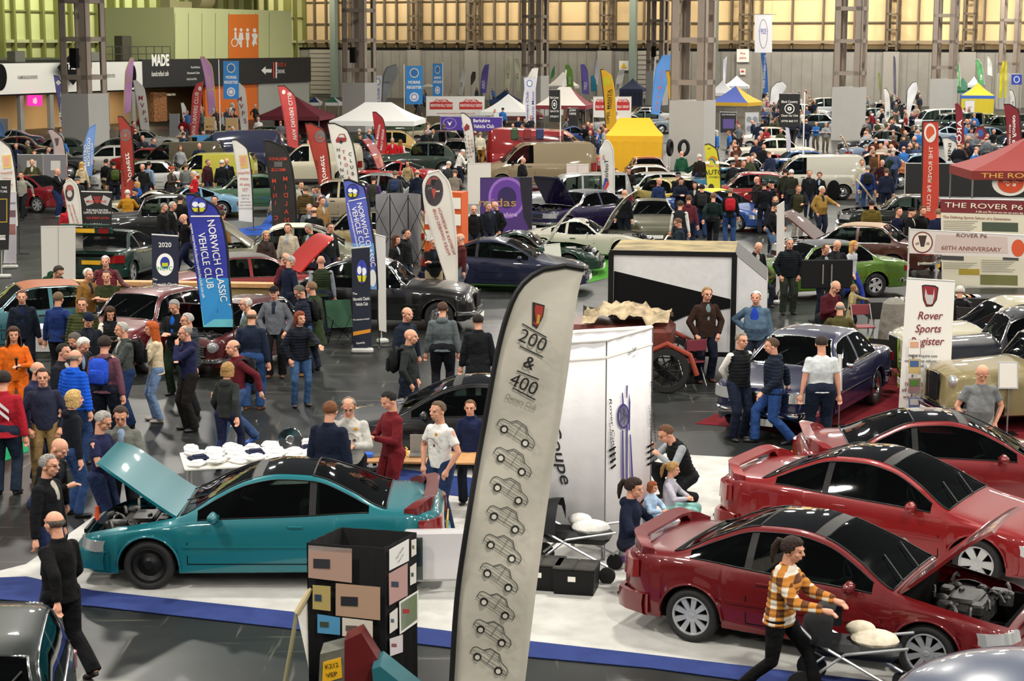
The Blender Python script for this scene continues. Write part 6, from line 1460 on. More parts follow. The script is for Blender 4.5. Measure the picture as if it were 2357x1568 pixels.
banner('narrow white banner with Owners Club lettering right of the second column',(870,290),[(863,174),(879,174),(877,240),(866,240)],'#dcdae2',[('s Club',871,220,6,90,'#4a3f9c',dict(fit=34))],[(circ(870,188,6,8),'#4a7ac0'),(circ(870,188,4,6),W_)])
banner('tan square board with MVPS lettering left of the banner pole',(482,345),[(470,271),(494,271),(493,300),(470,300)],'#b59462',[('MVPS',482,292,5,0,'#7a2a22')],foot=False,name='notice_board',posts=1)
banner('tan square board with MVPS lettering right of the banner pole',(533,345),[(519,272),(547,272),(547,300),(520,300)],'#b59462',[('MVPS',533,292,5,0,'#7a2a22')],foot=False,name='notice_board',posts=1)
banner('black exhibition board with two white badges right of the big column',(1679,340),[(1658,258),(1695,259),(1694,305),(1658,305)],'#1d1b22',[('RUST PROOFING',1677,264,3,0,W_)],[([(1664,274),(1690,274),(1690,296),(1664,296)],'#5a4a8c')],name='display_board',foot=False,posts=1)
banner('white exhibition board with grey engine drawings right of the black board',(1730,335),[(1716,260),(1746,259),(1744,318),(1716,318)],'#c6c8cc',[],[(circ(1724,275,6,7),'#8a9098'),(circ(1738,275,6,7),'#8a9098'),(circ(1724,296,6,7),'#8a9098'),(circ(1738,296,6,7),'#8a9098')],name='display_board',foot=False,posts=1)
banner('white poster board with pink lettering before the blue and yellow tent',(2232,290),[(2222,232),(2243,232),(2242,262),(2222,262)],'#e6e4e8',[('OPEN',2232,247,3,0,'#c04a8c')],foot=False,name='display_board',posts=1)
banner('blue square banner with a white wreath at the far right',(2341,235),[(2328,171),(2352,171),(2352,195),(2328,195)],'#2a3f9c',[],[(circ(2340,183,7,8),'#c9d0ea'),(circ(2340,183,5,6),'#2a3f9c')],foot=False,posts=1)
# ---- gazebo tents
def tent(label,p,w_,d_,yaw,eave,peak,cols,walls=None,texts=None,ridge=.0,valance=.28,name='gazebo_tent'):
 root=thing(name,p,R(yaw),label,'tent');h=w_/2;k=d_/2
 C=[(-h,-k),(h,-k),(h,k),(-h,k)];apex=[(-ridge,0,peak),(ridge,0,peak)]
 for i in range(4):
  a,b=C[i],C[(i+1) % 4];tops={0:[apex[1],apex[0]],1:[apex[1]],2:[apex[0],apex[1]],3:[apex[0]]}[i]
  vs=[];n=8
  for j in range(n+1):
   t=j/n
   for q in range(n+1):
    u=q/n;e=Vector((a[0]+(b[0]-a[0])*u,a[1]+(b[1]-a[1])*u,eave));tp=Vector(tops[-1])+(Vector(tops[0])-Vector(tops[-1]))*(u if len(tops)>1 else 0)
    v=e+(tp-e)*t;v.z-=.22*math.sin(math.pi*t)*(1-.0*u)*(peak-eave)*.4;vs.append(v)
  fs=[(j*(n+1)+q,j*(n+1)+q+1,(j+1)*(n+1)+q+1,(j+1)*(n+1)+q) for j in range(n) for q in range(n)]
  o=link('roof_panel',mesh_of('roof_panel',vs,fs,True),M['fabric'],root,cols[i % len(cols)])
  mb=MB();L=math.hypot(b[0]-a[0],b[1]-a[1]);ang=math.atan2(b[1]-a[1],b[0]-a[0])
  mb.box(((a[0]+b[0])/2,(a[1]+b[1])/2,eave-valance/2),(L,.02,valance)) if False else mb.add([(a[0],a[1],eave),(b[0],b[1],eave),(b[0]*1.003,b[1]*1.003,eave-valance),(a[0]*1.003,a[1]*1.003,eave-valance),(a[0]*.99,a[1]*.99,eave),(b[0]*.99,b[1]*.99,eave),(b[0]*.99,b[1]*.99,eave-valance),(a[0]*.99,a[1]*.99,eave-valance)],[(0,3,2,1),(4,5,6,7),(3,7,6,2),(0,1,5,4)])
  mb.obj('valance',M['fabric'],root,cols[(i+1) % len(cols)] if len(cols)>1 and i % 2==0 else cols[i % len(cols)])
  mb=MB();mb.tube((a[0]*.98,a[1]*.98,0),(a[0]*.98,a[1]*.98,eave),.03);mb.obj('leg',M['steel'],root)
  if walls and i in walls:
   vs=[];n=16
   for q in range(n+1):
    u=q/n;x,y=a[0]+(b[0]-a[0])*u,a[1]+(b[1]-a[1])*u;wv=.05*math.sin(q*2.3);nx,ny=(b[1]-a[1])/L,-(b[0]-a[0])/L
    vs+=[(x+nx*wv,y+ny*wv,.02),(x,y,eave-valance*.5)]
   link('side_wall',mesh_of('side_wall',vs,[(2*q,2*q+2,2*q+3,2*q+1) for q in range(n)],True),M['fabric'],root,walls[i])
 if texts:
  pl=Plane((0,0),0);
  for (s,side,u,z,hgt,col,fit) in texts:
   vs,ff=text_mesh(s,.012,0,1.0);wd=max(v[0] for v in vs)-min(v[0] for v in vs);sx=fit/(wd*hgt)
   out=[(u+x*hgt*sx,-k*1.006-.012,z+y*hgt) for x,y,_ in vs] if side==0 else [(h*1.006+.012,u+x*hgt*sx,z+y*hgt) for x,y,_ in vs]
   link('lettering',mesh_of('lettering',out,ff),cmat(col),root)
 return root
def tpx(px,py,z,back=0):p=P(px,py,z);return Vector((p.x*(1+back/p.y),p.y+back,0))
def tentpx(label,xl,xr,ye,yp,ground_y,cols,yaw=-12,**k):
 """eave ends xl..xr at pixel height ye, peak at yp, front foot line at ground_y"""
 g=G((xl+xr)/2,ground_y+4);s=SC((g.x,g.y,2));wd=(xr-xl)/s*.86;ez=Plane(g).at((xl+xr)/2,ye)[1];pk=Plane((g.x,g.y+wd*.5)).at((xl+xr)/2,yp)[1]
 return tent(label,(g.x,g.y+wd*.45,0),wd,wd*.9,yaw,ez,pk,cols,**k)
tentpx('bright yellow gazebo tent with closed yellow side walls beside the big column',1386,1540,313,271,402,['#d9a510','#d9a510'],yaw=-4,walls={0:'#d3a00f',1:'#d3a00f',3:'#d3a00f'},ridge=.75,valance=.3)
tentpx('white gazebo tent with four sloping panels right of the maroon tent',750,980,279,235,345,['#dcdcd8','#dcdcd8'],yaw=-6,ridge=.8,texts=[('Morris Register Mid',0,-.9,None,.2,'#28509c',2.4)] if False else None)
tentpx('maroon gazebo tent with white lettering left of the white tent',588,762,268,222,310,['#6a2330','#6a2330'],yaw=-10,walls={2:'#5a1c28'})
tentpx('white gazebo tent behind the double rally banner',1105,1235,258,216,300,['#dcdcd8','#dcdcd8'])
tentpx('navy tent roof behind the white gazebo by the rally banner',1125,1200,232,207,262,['#2f4470','#2f4470'])
tentpx('white and dark red striped gazebo tent with cream valance',1232,1370,243,200,300,['#dcd6cc','#7a2a34'],ridge=.4)
tentpx('white tent with red trim in the far middle',1258,1335,198,165,232,['#e2dcd8','#e2dcd8'])
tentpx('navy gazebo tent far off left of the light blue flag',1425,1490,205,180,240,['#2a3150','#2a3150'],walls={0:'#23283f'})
tentpx('blue and yellow gazebo tent right of the big column',1640,1755,236,197,285,['#3a4fa0','#c9a02c'],yaw=-30)
tentpx('white gazebo tent behind the blue and yellow tent',1630,1700,214,185,250,['#dedede','#dedede'])
tentpx('white pointed tent before the far wall right of the big column',1665,1730,198,174,235,['#dedede','#dedede'])
tentpx('dark green gazebo tent with white lettering at the far right',2188,2250,208,178,245,['#1f5a40','#1f5a40'])
tentpx('blue and yellow gazebo tent with yellow valance at the far right',2213,2300,220,190,262,['#cdb92a','#3a62b8'],walls={0:'#cdb92a',1:'#3458a8'})
tentpx('white tent far off behind the green feather flags',2225,2260,195,176,228,['#dedede','#dedede'])
tentpx('navy and white parasol tent beside the far maroon tent',706,742,236,222,262,['#2a3560','#dcdcd8'])
tentpx('green and white parasol tent beside the far maroon tent',748,786,236,222,262,['#2f6a50','#dcdcd8'])
tentpx('white tent roof left of the narrow Owners Club banner',965,1005,200,192,235,['#dcdcd8','#dcdcd8'])
rt=P(2385,565);tent('dark red gazebo tent with a large round club badge behind the display wall',(rt.x+.2,rt.y+1.7,0),4.6,3.0,0,2.35,3.45,['#7c2420','#7c2420'],texts=[('THE ROVER P6 CLUB',0,-.2,2.2,.16,'#d9a24a',3.6)])
g=P(2312,560);pl=Plane((rt.x,rt.y+.4));bd=flat(pl,circ(2324,422,41,29),'round_badge',M['plain'],None,'#e6e0d4',off=.0,thick=.02);tag(bd,'large round white and orange club badge on the dark red tent roof','badge')
flat(pl,circ(2326,422,30,22),'badge_centre',cmat('#cf4a20'),bd,off=.03);ltext(pl,'SC TC',2326,416,8,0,W_,bd,off=.045,fit=36);ltext(pl,'V 8',2326,426,7,0,W_,bd,off=.045,fit=24)
# ================================================================= the cars
def at_top(px,py,h):p=P(px,py,h);return (p.x,p.y)
# stand of the red and teal coupes
carA=car_w('coupe',(1603,1478),(2122,1566),'#7c0a10','dark red coupe with open bonnet and silver many-spoked wheels, nearest red car',spoiler=True,sunroof=True,ob=True,bonnet_ang=52)
yA=math.degrees(carA.rotation_euler.z)
carB=car_w('coupe',(1765,1275),(2275,1357),'#9c0d12','bright red coupe with closed bonnet between the two other red coupes',spoiler=True,sunroof=True,wheel='six')
carC=car('coupe',at_top(2200,962,1.34),-4,'#8e0e16','red coupe with grey roof panel, furthest of the three red coupes',spoiler=True,sunroof=True,wheel='six')
carT=car_w('coupe',(862,1356),(330,1356),'#0f7f8b','faded teal coupe with raised bonnet and red rear spoiler on black steel wheels',side=1,spoiler=True,sunroof=True,spoilcol='#7c1a18',wheel='steel',ob=True,bonnet_ang=46)
car_w('coupe',(1205,1092),(905,1088),'#07080a','black coupe parked behind the wooden table with laptops',side=1,sunroof=True)
# blue saloon on the red carpet
car('saloon',at_top(1858,762,1.4),-118,'#1a1f4a','dark blue saloon with two-tone flank stripe on the red carpet',wheel='cap',scale=1.05)
car_w('saloon',(2012,684),(1797,694),'#557f10','lime green saloon with black vinyl roof behind the flat television',side=1,vinyl=True,vinylcol='#34363c',wheel='five')
car('saloon',at_top(1962,512,1.4),158,'#4a1f10','brown saloon with tan vinyl roof and raised brown bonnet',vinyl=True,vinylcol='#8c7358',ob=True,bonnet_ang=42,bonnetcol='#5a2814')
car('saloon',at_top(2085,447,1.4),172,'#10180f','dark green saloon with a raised cream bonnet lining by the black barrier',ob=True,bonnet_ang=58,bonnetcol='#cdb68e')
car('fifties',at_top(885,592,1.56),-7,'#060607','black fifties saloon with chrome trim behind the navy roller banner')
car('coupe',at_top(1165,552,1.28),-9,'#121b3c','dark blue coupe with number 606 in the window on green carpet',wheel='five')
car('saloon',at_top(585,585,1.36),24,'#8c1a18','red saloon with grey roof and raised red bonnet beside the navy shirts',vinyl=True,vinylcol='#4a4642',ob=True,bonnet_ang=48,bonnetcol='#e0261c')
car('estate',at_top(838,492,1.36),178,'#b5a370','cream estate car with black roof left of the metal frame stand',vinyl=True,vinylcol='#101010',scale=1.12)
car('fifties',at_top(640,515,1.56),184,'#8b8c74','grey green rounded saloon with cream roof behind the red bonnet',vinyl=True,vinylcol='#d9cfa8',ob=True,bonnet_ang=40)
car('mini',at_top(338,676,1.34),-112,'#6b0f16','maroon small saloon facing the crowd beside the blue spire flag',wheel='five',scale=1.1)
car('mini',P(548,840),-118,'#5c0d16','maroon small saloon with its bonnet up right of the blue spire flag',ob=True,bonnet_ang=60,bonnetcol='#0c0c0c')
car('mini',at_top(-85,1475,1.5),-80,'#0e1d18','dark green car at the bottom left corner, only its cabin corner showing',scale=1.15)
car('saloon',at_top(70,660,1.36),204,'#3f7a84','rusty pale teal coupe with orange rusted roof at the left edge',vinyl=True,vinylcol='#8a4a22',bonnetcol='#8a4a22')
dg=car('coupe',at_top(275,512,1.5),82,'#0d3a2e','dark green hatchback with its tailgate raised, rear to the camera',wheel='five')
car('vintage',at_top(345,462,1.45),190,'#17191a','matt black hot rod with green lit interior below the drag racing banner')
car_w('coupe',(75,489),(-20,484),'#8f1220','red coupe at the left edge near the pale grey sweater',side=1,wheel='seven')
carP=car('nine',at_top(1500,456,1.31),-91,'#6b6a55','olive grey rear-engined sports coupe with white cards in its windscreen')
car('sports',P(1350,592),-12,'#dcd8c8','white sports car with front-hinged bonnet raised on green carpet',ob=True,bonnet_ang=62,wheel='five')
car('sports',at_top(1215,528,1.2),-8,'#0c3322','dark green sports car behind the dark blue coupe',ob=True,bonnet_ang=60,bonnetcol='#dcd8c8')
car('saloon',at_top(1335,450,1.36),222,'#241a4a','deep purple saloon with its bonnet raised left of the sports coupe',ob=True,bonnet_ang=60,vinyl=True,vinylcol='#2a2c35')
car('saloon',at_top(1560,415,1.38),-60,'#c9b56a','pale yellow saloon behind the sports coupe',wheel='cap')
car('coupe',at_top(1655,424,1.3),-40,'#2a56a8','blue and yellow rally car by the yellow rainbow flag',spoilcol='#d9b51c',spoiler=True,wheel='five',vinyl=True,vinylcol='#d9b51c',ob=False)
car('mini',at_top(1725,405,1.38),176,'#a3141c','bright red small hatchback behind the rally car',scale=1.15)
car('van',at_top(1862,363,1.82),176,'#d9d6c6','cream white panel van with a blue round logo on its side')
car('saloon',at_top(1492,374,1.42),-88,'#b5562a','orange saloon facing the camera in front of the yellow tent')
car('saloon',at_top(1490,405,1.38),200,'#c9c9c4','silver white saloon behind the olive sports coupe')
car('suv',at_top(1305,404,1.7),186,'#a9acaa','silver estate car behind the pink roller banner',scale=.95)
car('van',at_top(1232,333,1.95),186,'#a08e6c','beige walk-through van with a roof rack and jerry cans',scale=1.15)
car('bigvan',at_top(1270,297,2.35),-8,'#a8171c','large red panel van behind the beige van')
car('vintage',at_top(1050,322,1.64),-100,'#4a3a2c','brown vintage saloon with a split windscreen under the purple banner')
car('sports',at_top(905,368,1.2),170,'#b5141a','bright red sports car with its whole bonnet tipped forward',ob=True,bonnet_ang=70)
car('fifties',at_top(905,402,1.5),-10,'#8d9490','silver grey rounded car behind the purple vest')
car('fifties',at_top(760,415,1.5),176,'#b9a98c','beige rounded saloon behind the rust red flag')
car('saloon',at_top(560,395,1.5),190,'#3f6a46','green bare bodyshell with a fastback roof on blue carpet')
car('van',at_top(480,372,1.3),178,'#c9c23c','bright yellow pick-up truck behind the group in maroon and red',scale=.9)
car('van',at_top(400,322,1.85),184,'#4f4420','olive brown panel van behind the red saloon')
car('van',at_top(465,315,1.8),182,'#2f86c4','bright sky blue pick-up van behind the olive van')
car('bigvan',at_top(520,297,2.2),186,'#1c2752','navy blue lorry left of the white tent',scale=.9)
car('saloon',at_top(330,367,1.4),184,'#d0d0cc','white coupe behind the plaid shirt on the left')
car('saloon',at_top(372,341,1.42),-10,'#b5221c','red saloon with chrome bumpers in front of the olive van')
car('sports',at_top(425,436,1.1),-160,'#7fb0d0','pale blue open sports car in front of the red polo shirt')
car('sports',at_top(338,446,1.0),186,'#cfc8b0','cream open sports car behind the hot rod')
car('fifties',at_top(2310,708,1.5),186,'#d3ccae','cream saloon with its boot towards the tall white banner',scale=1.0)
car('vintage',at_top(2330,742,1.45),180,'#0b1020','dark navy vintage car with swept wings behind the beige one')
car('vintage',at_top(2395,752,1.6),190,'#a8996c','beige vintage saloon with rounded side windows at the right edge')
car('fifties',at_top(2000,362,1.45),170,'#b5622a','orange vintage car with an upright brown bonnet by the pale van',ob=True,bonnet_ang=75,bonnetcol='#5a2414')
# further rows: shown too small for parts
far_list=[
(40,330,'saloon',10,'#26282c'),(95,340,'saloon',190,'#15171c'),(60,312,'fifties',10,'#6a1a20'),(130,318,'saloon',180,'#3c4a3c'),(20,298,'sports',190,'#2a3450'),(250,335,'saloon',190,'#c9c6bd'),
(300,318,'fifties',5,'#24272b'),(345,300,'sports',0,'#b3b4b0'),(600,290,'saloon',185,'#1d2c20'),(640,300,'vintage',0,'#16181d'),
(720,330,'van',184,'#d6cfb4'),(770,322,'fifties',0,'#1b2430'),(960,325,'vintage',180,'#22352a'),(1160,300,'van',184,'#c7b77c'),(1010,282,'saloon',180,'#c9bf9c'),(880,300,'vintage',180,'#c2a15a'),
(1430,262,'saloon',185,'#b7b9bd'),(1470,255,'fifties',180,'#8a8f97'),(1500,246,'saloon',10,'#d3d5d6'),(1330,290,'sports',0,'#203a7c'),(1380,318,'sports',5,'#2a2f80'),(1470,390,'saloon',180,'#d9d7ce'),(1620,382,'saloon',185,'#e0ddd3'),
(1690,370,'mini',180,'#e2e0da'),(1760,352,'sports',188,'#a01824'),(1700,392,'saloon',5,'#1f6a8c'),(1790,378,'saloon',186,'#28508c'),(1830,345,'saloon',184,'#2c5aa0'),(1760,292,'mini',184,'#ece9df'),(1770,318,'saloon',184,'#e4e0cc'),
(2140,250,'suv',184,'#e1e3e4'),(2180,258,'suv',186,'#2a3c36'),(2075,286,'saloon',8,'#a9adb4'),(2020,300,'fifties',184,'#1c1e22'),(2040,320,'saloon',8,'#7c8fa8'),(2105,360,'saloon',186,'#7fa0b8'),(2060,342,'sports',8,'#9c2430'),
(2095,238,'vintage',-80,'#9aa6ac'),(2030,236,'vintage',-90,'#8c9498'),(2000,248,'fifties',180,'#6f8794'),(1990,268,'saloon',5,'#d9dadb'),(1880,225,'suv',180,'#b9bfc3'),(1850,238,'saloon',5,'#e3e4e2'),(1870,262,'saloon',185,'#33464a'),
(2250,262,'vintage',190,'#5f6f2c'),(2290,268,'fifties',184,'#23352c'),(2220,280,'saloon',5,'#8fa7bc'),(2330,262,'saloon',185,'#2a2c30'),(2280,292,'saloon',8,'#4a6f96'),(2190,290,'sports',6,'#a9b9c9'),(2330,300,'suv',184,'#33373a'),
(1560,262,'saloon',186,'#7d8a94'),(700,246,'saloon',5,'#8a8f90'),(1180,238,'fifties',182,'#6a3030'),(925,268,'vintage',176,'#3a4a2c'),(1040,300,'fifties',10,'#50303a')]
CN={'saloon':'saloon','fifties':'rounded old saloon','sports':'low sports car','van':'van','mini':'small hatchback','suv':'tall estate car','vintage':'vintage car'}
def cname(h):
 r,g,b=[int(h[i:i+2],16) for i in (1,3,5)];mx,mn=max(r,g,b),min(r,g,b)
 if mx<60:return 'black'
 if mx-mn<26:return 'white' if mx>200 else ('silver' if mx>130 else 'dark grey')
 if r==mx:
  if g>.8*r:return 'cream' if b>.6*r else 'yellow'
  if g>.45*r:return 'tan'
  return 'red' if r>130 else 'maroon'
 if g==mx:return 'dark green' if g<110 else 'green'
 return ('navy' if b<85 else ('pale blue' if r>100 else 'blue'))
def where(px,py):
 if px<160:return 'below the cafe front at the far left'
 if px<370:return 'near the left column casing'
 if px<700:return 'between the cafe and the maroon tent'
 if px<1000:return 'around the white lettered tent'
 if px<1230:return 'beside the rally banner and purple banner'
 if px<1540:return 'around the striped tent and yellow tent'
 if px<1800:return 'right of the big column'
 if px<1960:return 'beside the second right column casing'
 if px<2160:return 'in front of the far ribbed wall, right'
 return 'near the green and the blue yellow tents'
used={}
for i,(px,py,kd,yaw,c) in enumerate(far_list):
 h=interp(SPECS[kd]['top'],SPECS[kd]['L']*.55);pos=at_top(px,py,h);lb='%s %s %s' % (cname(c),CN[kd],where(px,py))
 if lb in used:
  if 'other' not in lb:lb2=lb.replace(CN[kd],CN[kd]+(' parked further back' if py<used[lb] else ' parked nearer'))
  lb=lb2
 used[lb]=py
 car(kd,pos,yaw+24*0,c,lb,far=True,lod=1)
 # extras on cars
def on_car(root,name,mb,m,color=None):return mb.obj(name,m,root,color,True)
# tailgate of the green hatchback
g=MB();vs=[]
for j in range(9):
 for k in range(9):
  u,v=-1+k/4,j/8;vs.append((-1.55-1.0*v+.10*u*u*0,u*(.72-.10*v*0),1.28+.50*v-.20*v*v-.05*u*u))
g.add(vs,[(j*9+k,j*9+k+1,(j+1)*9+k+1,(j+1)*9+k) for j in range(8) for k in range(8)]);g.box((-2.5,0,1.53),(.06,1.46,.16),bev=.02);g.box((-2.52,0,1.68),(.2,1.3,.04),bev=.01)
tg=g.obj('tailgate',M['paint'],dg,'#0d3a2e',True)
for s in (1,-1):
 g=MB();g.box((-2.54,s*.5,1.53),(.03,.26,.13));g.obj('tail_light',M['redlens'],tg)
g=MB();g.box((-2.54,0,1.53),(.03,.52,.11));g.obj('number_plate',cmat('#d9a512'),tg)
g=MB();g.add([(-1.7,-.6,1.36),(-1.7,.6,1.36),(-2.35,.6,1.60),(-2.35,-.6,1.60)],[(0,1,2,3)]);g.obj('tailgate_glass',M['solidglass'],tg)
g=MB();g.box((-1.9,0,.86),(.7,1.2,.04));g.obj('load_floor',M['dark'],dg)
# plates with numbers
def plate_text(root,s,x,z,rev=False,col='#141414',y=0):
 vs,fs=text_mesh(s,.01,0,1);wd=max(v[0] for v in vs)-min(v[0] for v in vs);k=.44/wd
 T=Matrix.Translation((x,y,z)) @ Matrix.Rotation(R(90 if not rev else-90),4,'Z') @ Matrix.Rotation(R(90),4,'X')
 link('plate_lettering',mesh_of('pl',[tuple(T @ Vector((a*k,b*.075,0))) for a,b,_ in vs],fs),cmat(col),root)
fx=SPECS['coupe']['L']/2-(SPECS['coupe']['L']/2-(SPECS['coupe']['FO']+SPECS['coupe']['WB']/2))
plate_text(carA,'S347 NUE',SPECS['coupe']['FO']+SPECS['coupe']['WB']/2+.115,.36)
# number 606 on the blue coupe, roof rack and cans on the beige van
p=at_top(1232,333,1.95);rk=thing('roof_rack',(p[0],p[1],2.12),R(186),'black wire roof rack on the beige van','roof rack')
g=MB()
for s in (1,-1):
 for z in (0,.14):g.tube((-1.6,s*.62,z),(.9,s*.62,z),.015)
g.obj('rail',M['black'],rk)
g=MB()
for q in range(8):g.tube((-1.6+q*.357,-.62,0),(-1.6+q*.357,.62,0),.012)
g.obj('crossbar',M['black'],rk)
for q,(c_,n_) in enumerate((('#2f4a2c','green'),('#7c2020','dark red'),('#23305a','navy'))):
 g=MB();g.box((0,0,.26),(.34,.2,.48),bev=.04);g.box((0,0,.52),(.2,.03,.03));o=g.obj('jerry_can',cmat(c_));o.location=(p[0]-.9+q*.55,p[1]-.2,2.15);tag(o,n_+' jerry can standing on the beige van roof rack','jerry can')
 # ================================================================= the visitors
NV,BK,GR='#141c2c','#101114','#3a3d40';JN,JL='#22375c','#4a6486'
T=lambda s:s
def pp(px,py,yaw,lab,**k):return person(px,py,yaw,'person '+lab,**k)
pp(50,667,12,'in an open navy jacket standing beside the rusty teal coupe',tc='#121a26',lc='#181b28',hc='#5a3c28',front='#1a2348')
pp(130,673,165,'in a royal blue jacket seen from behind by the white table',tc='#172a5c',lc='#17181d',hc='#6a5440',pose='hips')
pp(30,751,18,'in an orange boiler suit with long brown hair speaking into a microphone',top='shirt',tc='#d9661a',lc='#d9661a',hair='longw',hc='#3f281b',pose='cup',held='mic')
pp(190,684,5,'with beard and glasses in an olive quilted jacket behind the navy beanie',tc='#353b1c',top='puffer',hc='#5c4434',glasses=True,build='h')
pp(200,721,30,'in a navy knitted beanie and dark jacket',tc='#11161f',hair='beanie',hc='#121b30',pose='lookdown')
pp(252,706,20,'with long brown hair and black gilet holding a camera',build='f',top='vest',tc='#15171a',hair='longw',hc='#3a2416',pose='holding',held='camera',sleeve='#c9c2b2')
pp(288,741,-62,'in a grey fleece with black backpack and arms folded',tc='#434846',lc='#20345a',hair='short',hc='#a9a59c',pose='crossed',bag='#131416')
pp(357,740,-72,'with long ginger hair in a cream jacket and pale jeans',build='f',hgt=.97,tc='#cbbb9c',lc='#6a82a6',hair='longw',hc='#b04f1a',pose='crossed',sc='#8a8078')
pp(434,748,-62,'in a navy hooded top and black trousers with folded arms',tc='#1d2040',lc='#1a1715',top='hoodie',hair='thin',hc='#8a8078',pose='chin',glasses=True)
pp(438,720,-58,'with grey hair in a charcoal padded coat behind the navy hooded top',tc='#2b3038',top='puffer',hair='short',hc='#a5a29c',glasses=True,lc='#1d1e22')
pp(405,690,-22,'in a black jacket with bright blue lining and a small camera',tc='#101418',front='#1458b8',lc='#18261a',hc='#8d8a84',pose='holding')
pp(171,771,60,'with white hair bending towards the group, left of the grey hooded top',tc='#17191f',hc='#d5d2cc',pose='lean2')
pp(194,771,-42,'in a dark jacket with grey hood looking down',tc='#1b1d21',hc='#55504a',pose='lean2')
pp(138,790,70,'with short black hair and red collar beside the blue padded jacket',tc='#181a22',hc='#17130f')
pp(166,806,150,'in a bright blue padded jacket seen from behind',top='puffer',tc='#1450c0',hair='fringe',hc='#8a7a6a',lc=JN)
pp(237,776,168,'in a mauve hooded top carrying a blue and grey backpack',top='hoodie',tc='#64404c',lc='#151a28',hair='thick',hc='#2a1c16',bag='#2449b8',build='h')
pp(78,832,70,'with bald head in a purple navy jacket behind the glasses and hooded top',tc='#262844',hair='fringe',hc='#a39c92')
pp(98,846,12,'with glasses in a navy hooded top and tan trousers',top='hoodie',tc='#23273a',lc='#7c6540',hc='#35261d',pose='pockets',glasses=True)
rj=pp(4,857,178,'in a red jacket with white double chevron on the back at the left edge',tc='#9c1c2a',lc='#1d2838',hair='thick',hc='#221a18',build='h')
for k_ in (0,1):
 z0=1.16+.11*k_;g=MB();g.add([(-.13,.192,z0),(0,.204,z0+.13),(.13,.192,z0),(.13,.192,z0-.05),(0,.204,z0+.07),(-.13,.192,z0-.05)],[(0,1,4,5),(1,2,3,4)]);g.obj('chevron',cmat('#dcdcdc'),rj)
pp(160,899,120,'with short blond hair in a black hooded top seen from behind',build='f',hgt=.98,top='hoodie',tc='#0f121b',lc='#28406a',hair='bob',hc='#c7a468')
pp(226,964,75,'with grey hair in a navy t-shirt reading papers by the traffic cone',top='tee',tc='#1c2040',lc='#1b2644',hc='#9a9690',pose='holding',glasses=True,held='paper')
pp(278,934,8,'in a grey knitted cardigan looking down behind the teal bonnet',tc='#62645e',lc='#131316',hc='#3b2b22',pose='holding',glasses=True)
pp(106,1009,68,'with bald head in a black jacket bending beside the grey haired one',tc='#0e0f11',hair='bald',pose='lean2',lc='#1d2a48')
pp(101,1045,72,'with grey hair and glasses in a black jacket and dark jeans',tc='#0f1013',lc='#1d2a48',hc='#8a8580',glasses=True)
pp(134,1178,-125,'walking in a black coat with a shoulder bag in the left corner',tc='#0b0b0d',lc='#0d0d10',hair='fringe',hc='#5a5048',pose='walk')
pp(520,836,165,'with fair bobbed hair walking away in a charcoal hooded jacket',build='f',top='hoodie',tc='#282b2a',lc='#1a213c',hair='bob',hc='#a07c4c',pose='walk2')
pp(544,781,-55,'with bald head and beard in a maroon hooded top with a backpack',top='hoodie',tc='#561820',lc='#34496e',hair='fringe',hc='#4a3a30',bag='#141416',pose='walk',sc='#2a55a8')
pp(577,713,172,'in a navy fleece and jeans seen from behind beside the blue flag',tc='#182234',lc='#24406e',hair='fringe',hc='#6a5a4c',sc='#6a4020',build='h')
pp(573,684,-70,'with thin white hair in a grey green cardigan above the navy fleece',tc='#545c52',hair='thin',hc='#c5c0b8',glasses=True)
pp(632,658,-4,'in a black cap with red badge and a grey zip fleece',tc='#62656c',lc='#131316',hair='cap',hc='#141414',pose='pockets',sc='#5a3a20')
pp(688,716,20,'with red bobbed hair in a black padded jacket pointing sideways',build='f',hgt=.96,top='puffer',tc='#131822',lc='#38557a',hair='bob',hc='#78361e',pose='pointing')
pp(700,656,-70,'in a navy padded jacket with a large black backpack and jeans',top='puffer',tc='#171b2a',lc='#3c5c8c',hair='short',hc='#5a5248',bag='#17191b',pose='lookdown',glasses=True,sc='#7a5226')
pp(722,651,-120,'in a long dark green coat beside the large black backpack',top='coat',tc='#28361e',hair='short',hc='#7c6248')
pp(739,589,-170,'with bald head in a dark green padded gilet and plaid shirt',top='vest',tc='#2a3520',hair='bald',build='h',sleeve='#8a8f98')
pp(932,706,45,'with a maroon hood over a navy jacket, smiling',tc='#18202e',hair='fringe',hc='#4a3a30',top='hoodie')
pp(937,757,78,'with a ginger beard in a charcoal jacket and black backpack',tc='#242829',lc='#19202f',hair='bald',bag='#181b1c',pose='pockets',top='hoodie')
pp(1018,696,178,'in a grey hooded top seen from behind with a coat over one arm',top='hoodie',tc='#565e60',lc='#12131a',hc='#4a3326',build='h')
pp(1100,723,178,'in a long black overcoat seen from behind',top='coat',tc='#131519',lc='#131519',hair='thin',hc='#1d1814')
pp(1172,770,178,'in a dark navy top partly behind the tall grey flag',tc='#171d2e',hc='#2a211b')
pp(755,922,158,'with ginger hair in a navy fleece seen from behind at the merchandise table',tc='#121a2c',lc='#14161c',hc='#6a4024',build='h')
ws=pp(803,917,2,'in a pale grey sweatshirt with a car print holding a phone',top='shirt',tc='#b5b3ae',lc='#15161a',hair='thin',hc='#8c8274',pose='holding',held='phone',glasses=True,build='h')
pp(905,901,-58,'with black hair in dark red overalls holding a black phone',top='shirt',tc='#651820',lc='#651820',hc='#15120f',pose='holding',held='phone')
wt=pp(1015,922,-42,'in a white t-shirt with a car print and jeans',top='tee',tc='#d9d7d3',lc='#1e3050',hc='#5c4a38',pose='pockets')
pp(1083,919,-5,'child with glasses in a navy hooded top beside the grey flag',build='c',hgt=.84,top='hoodie',tc='#172040',hc='#6a4a2c',glasses=True)
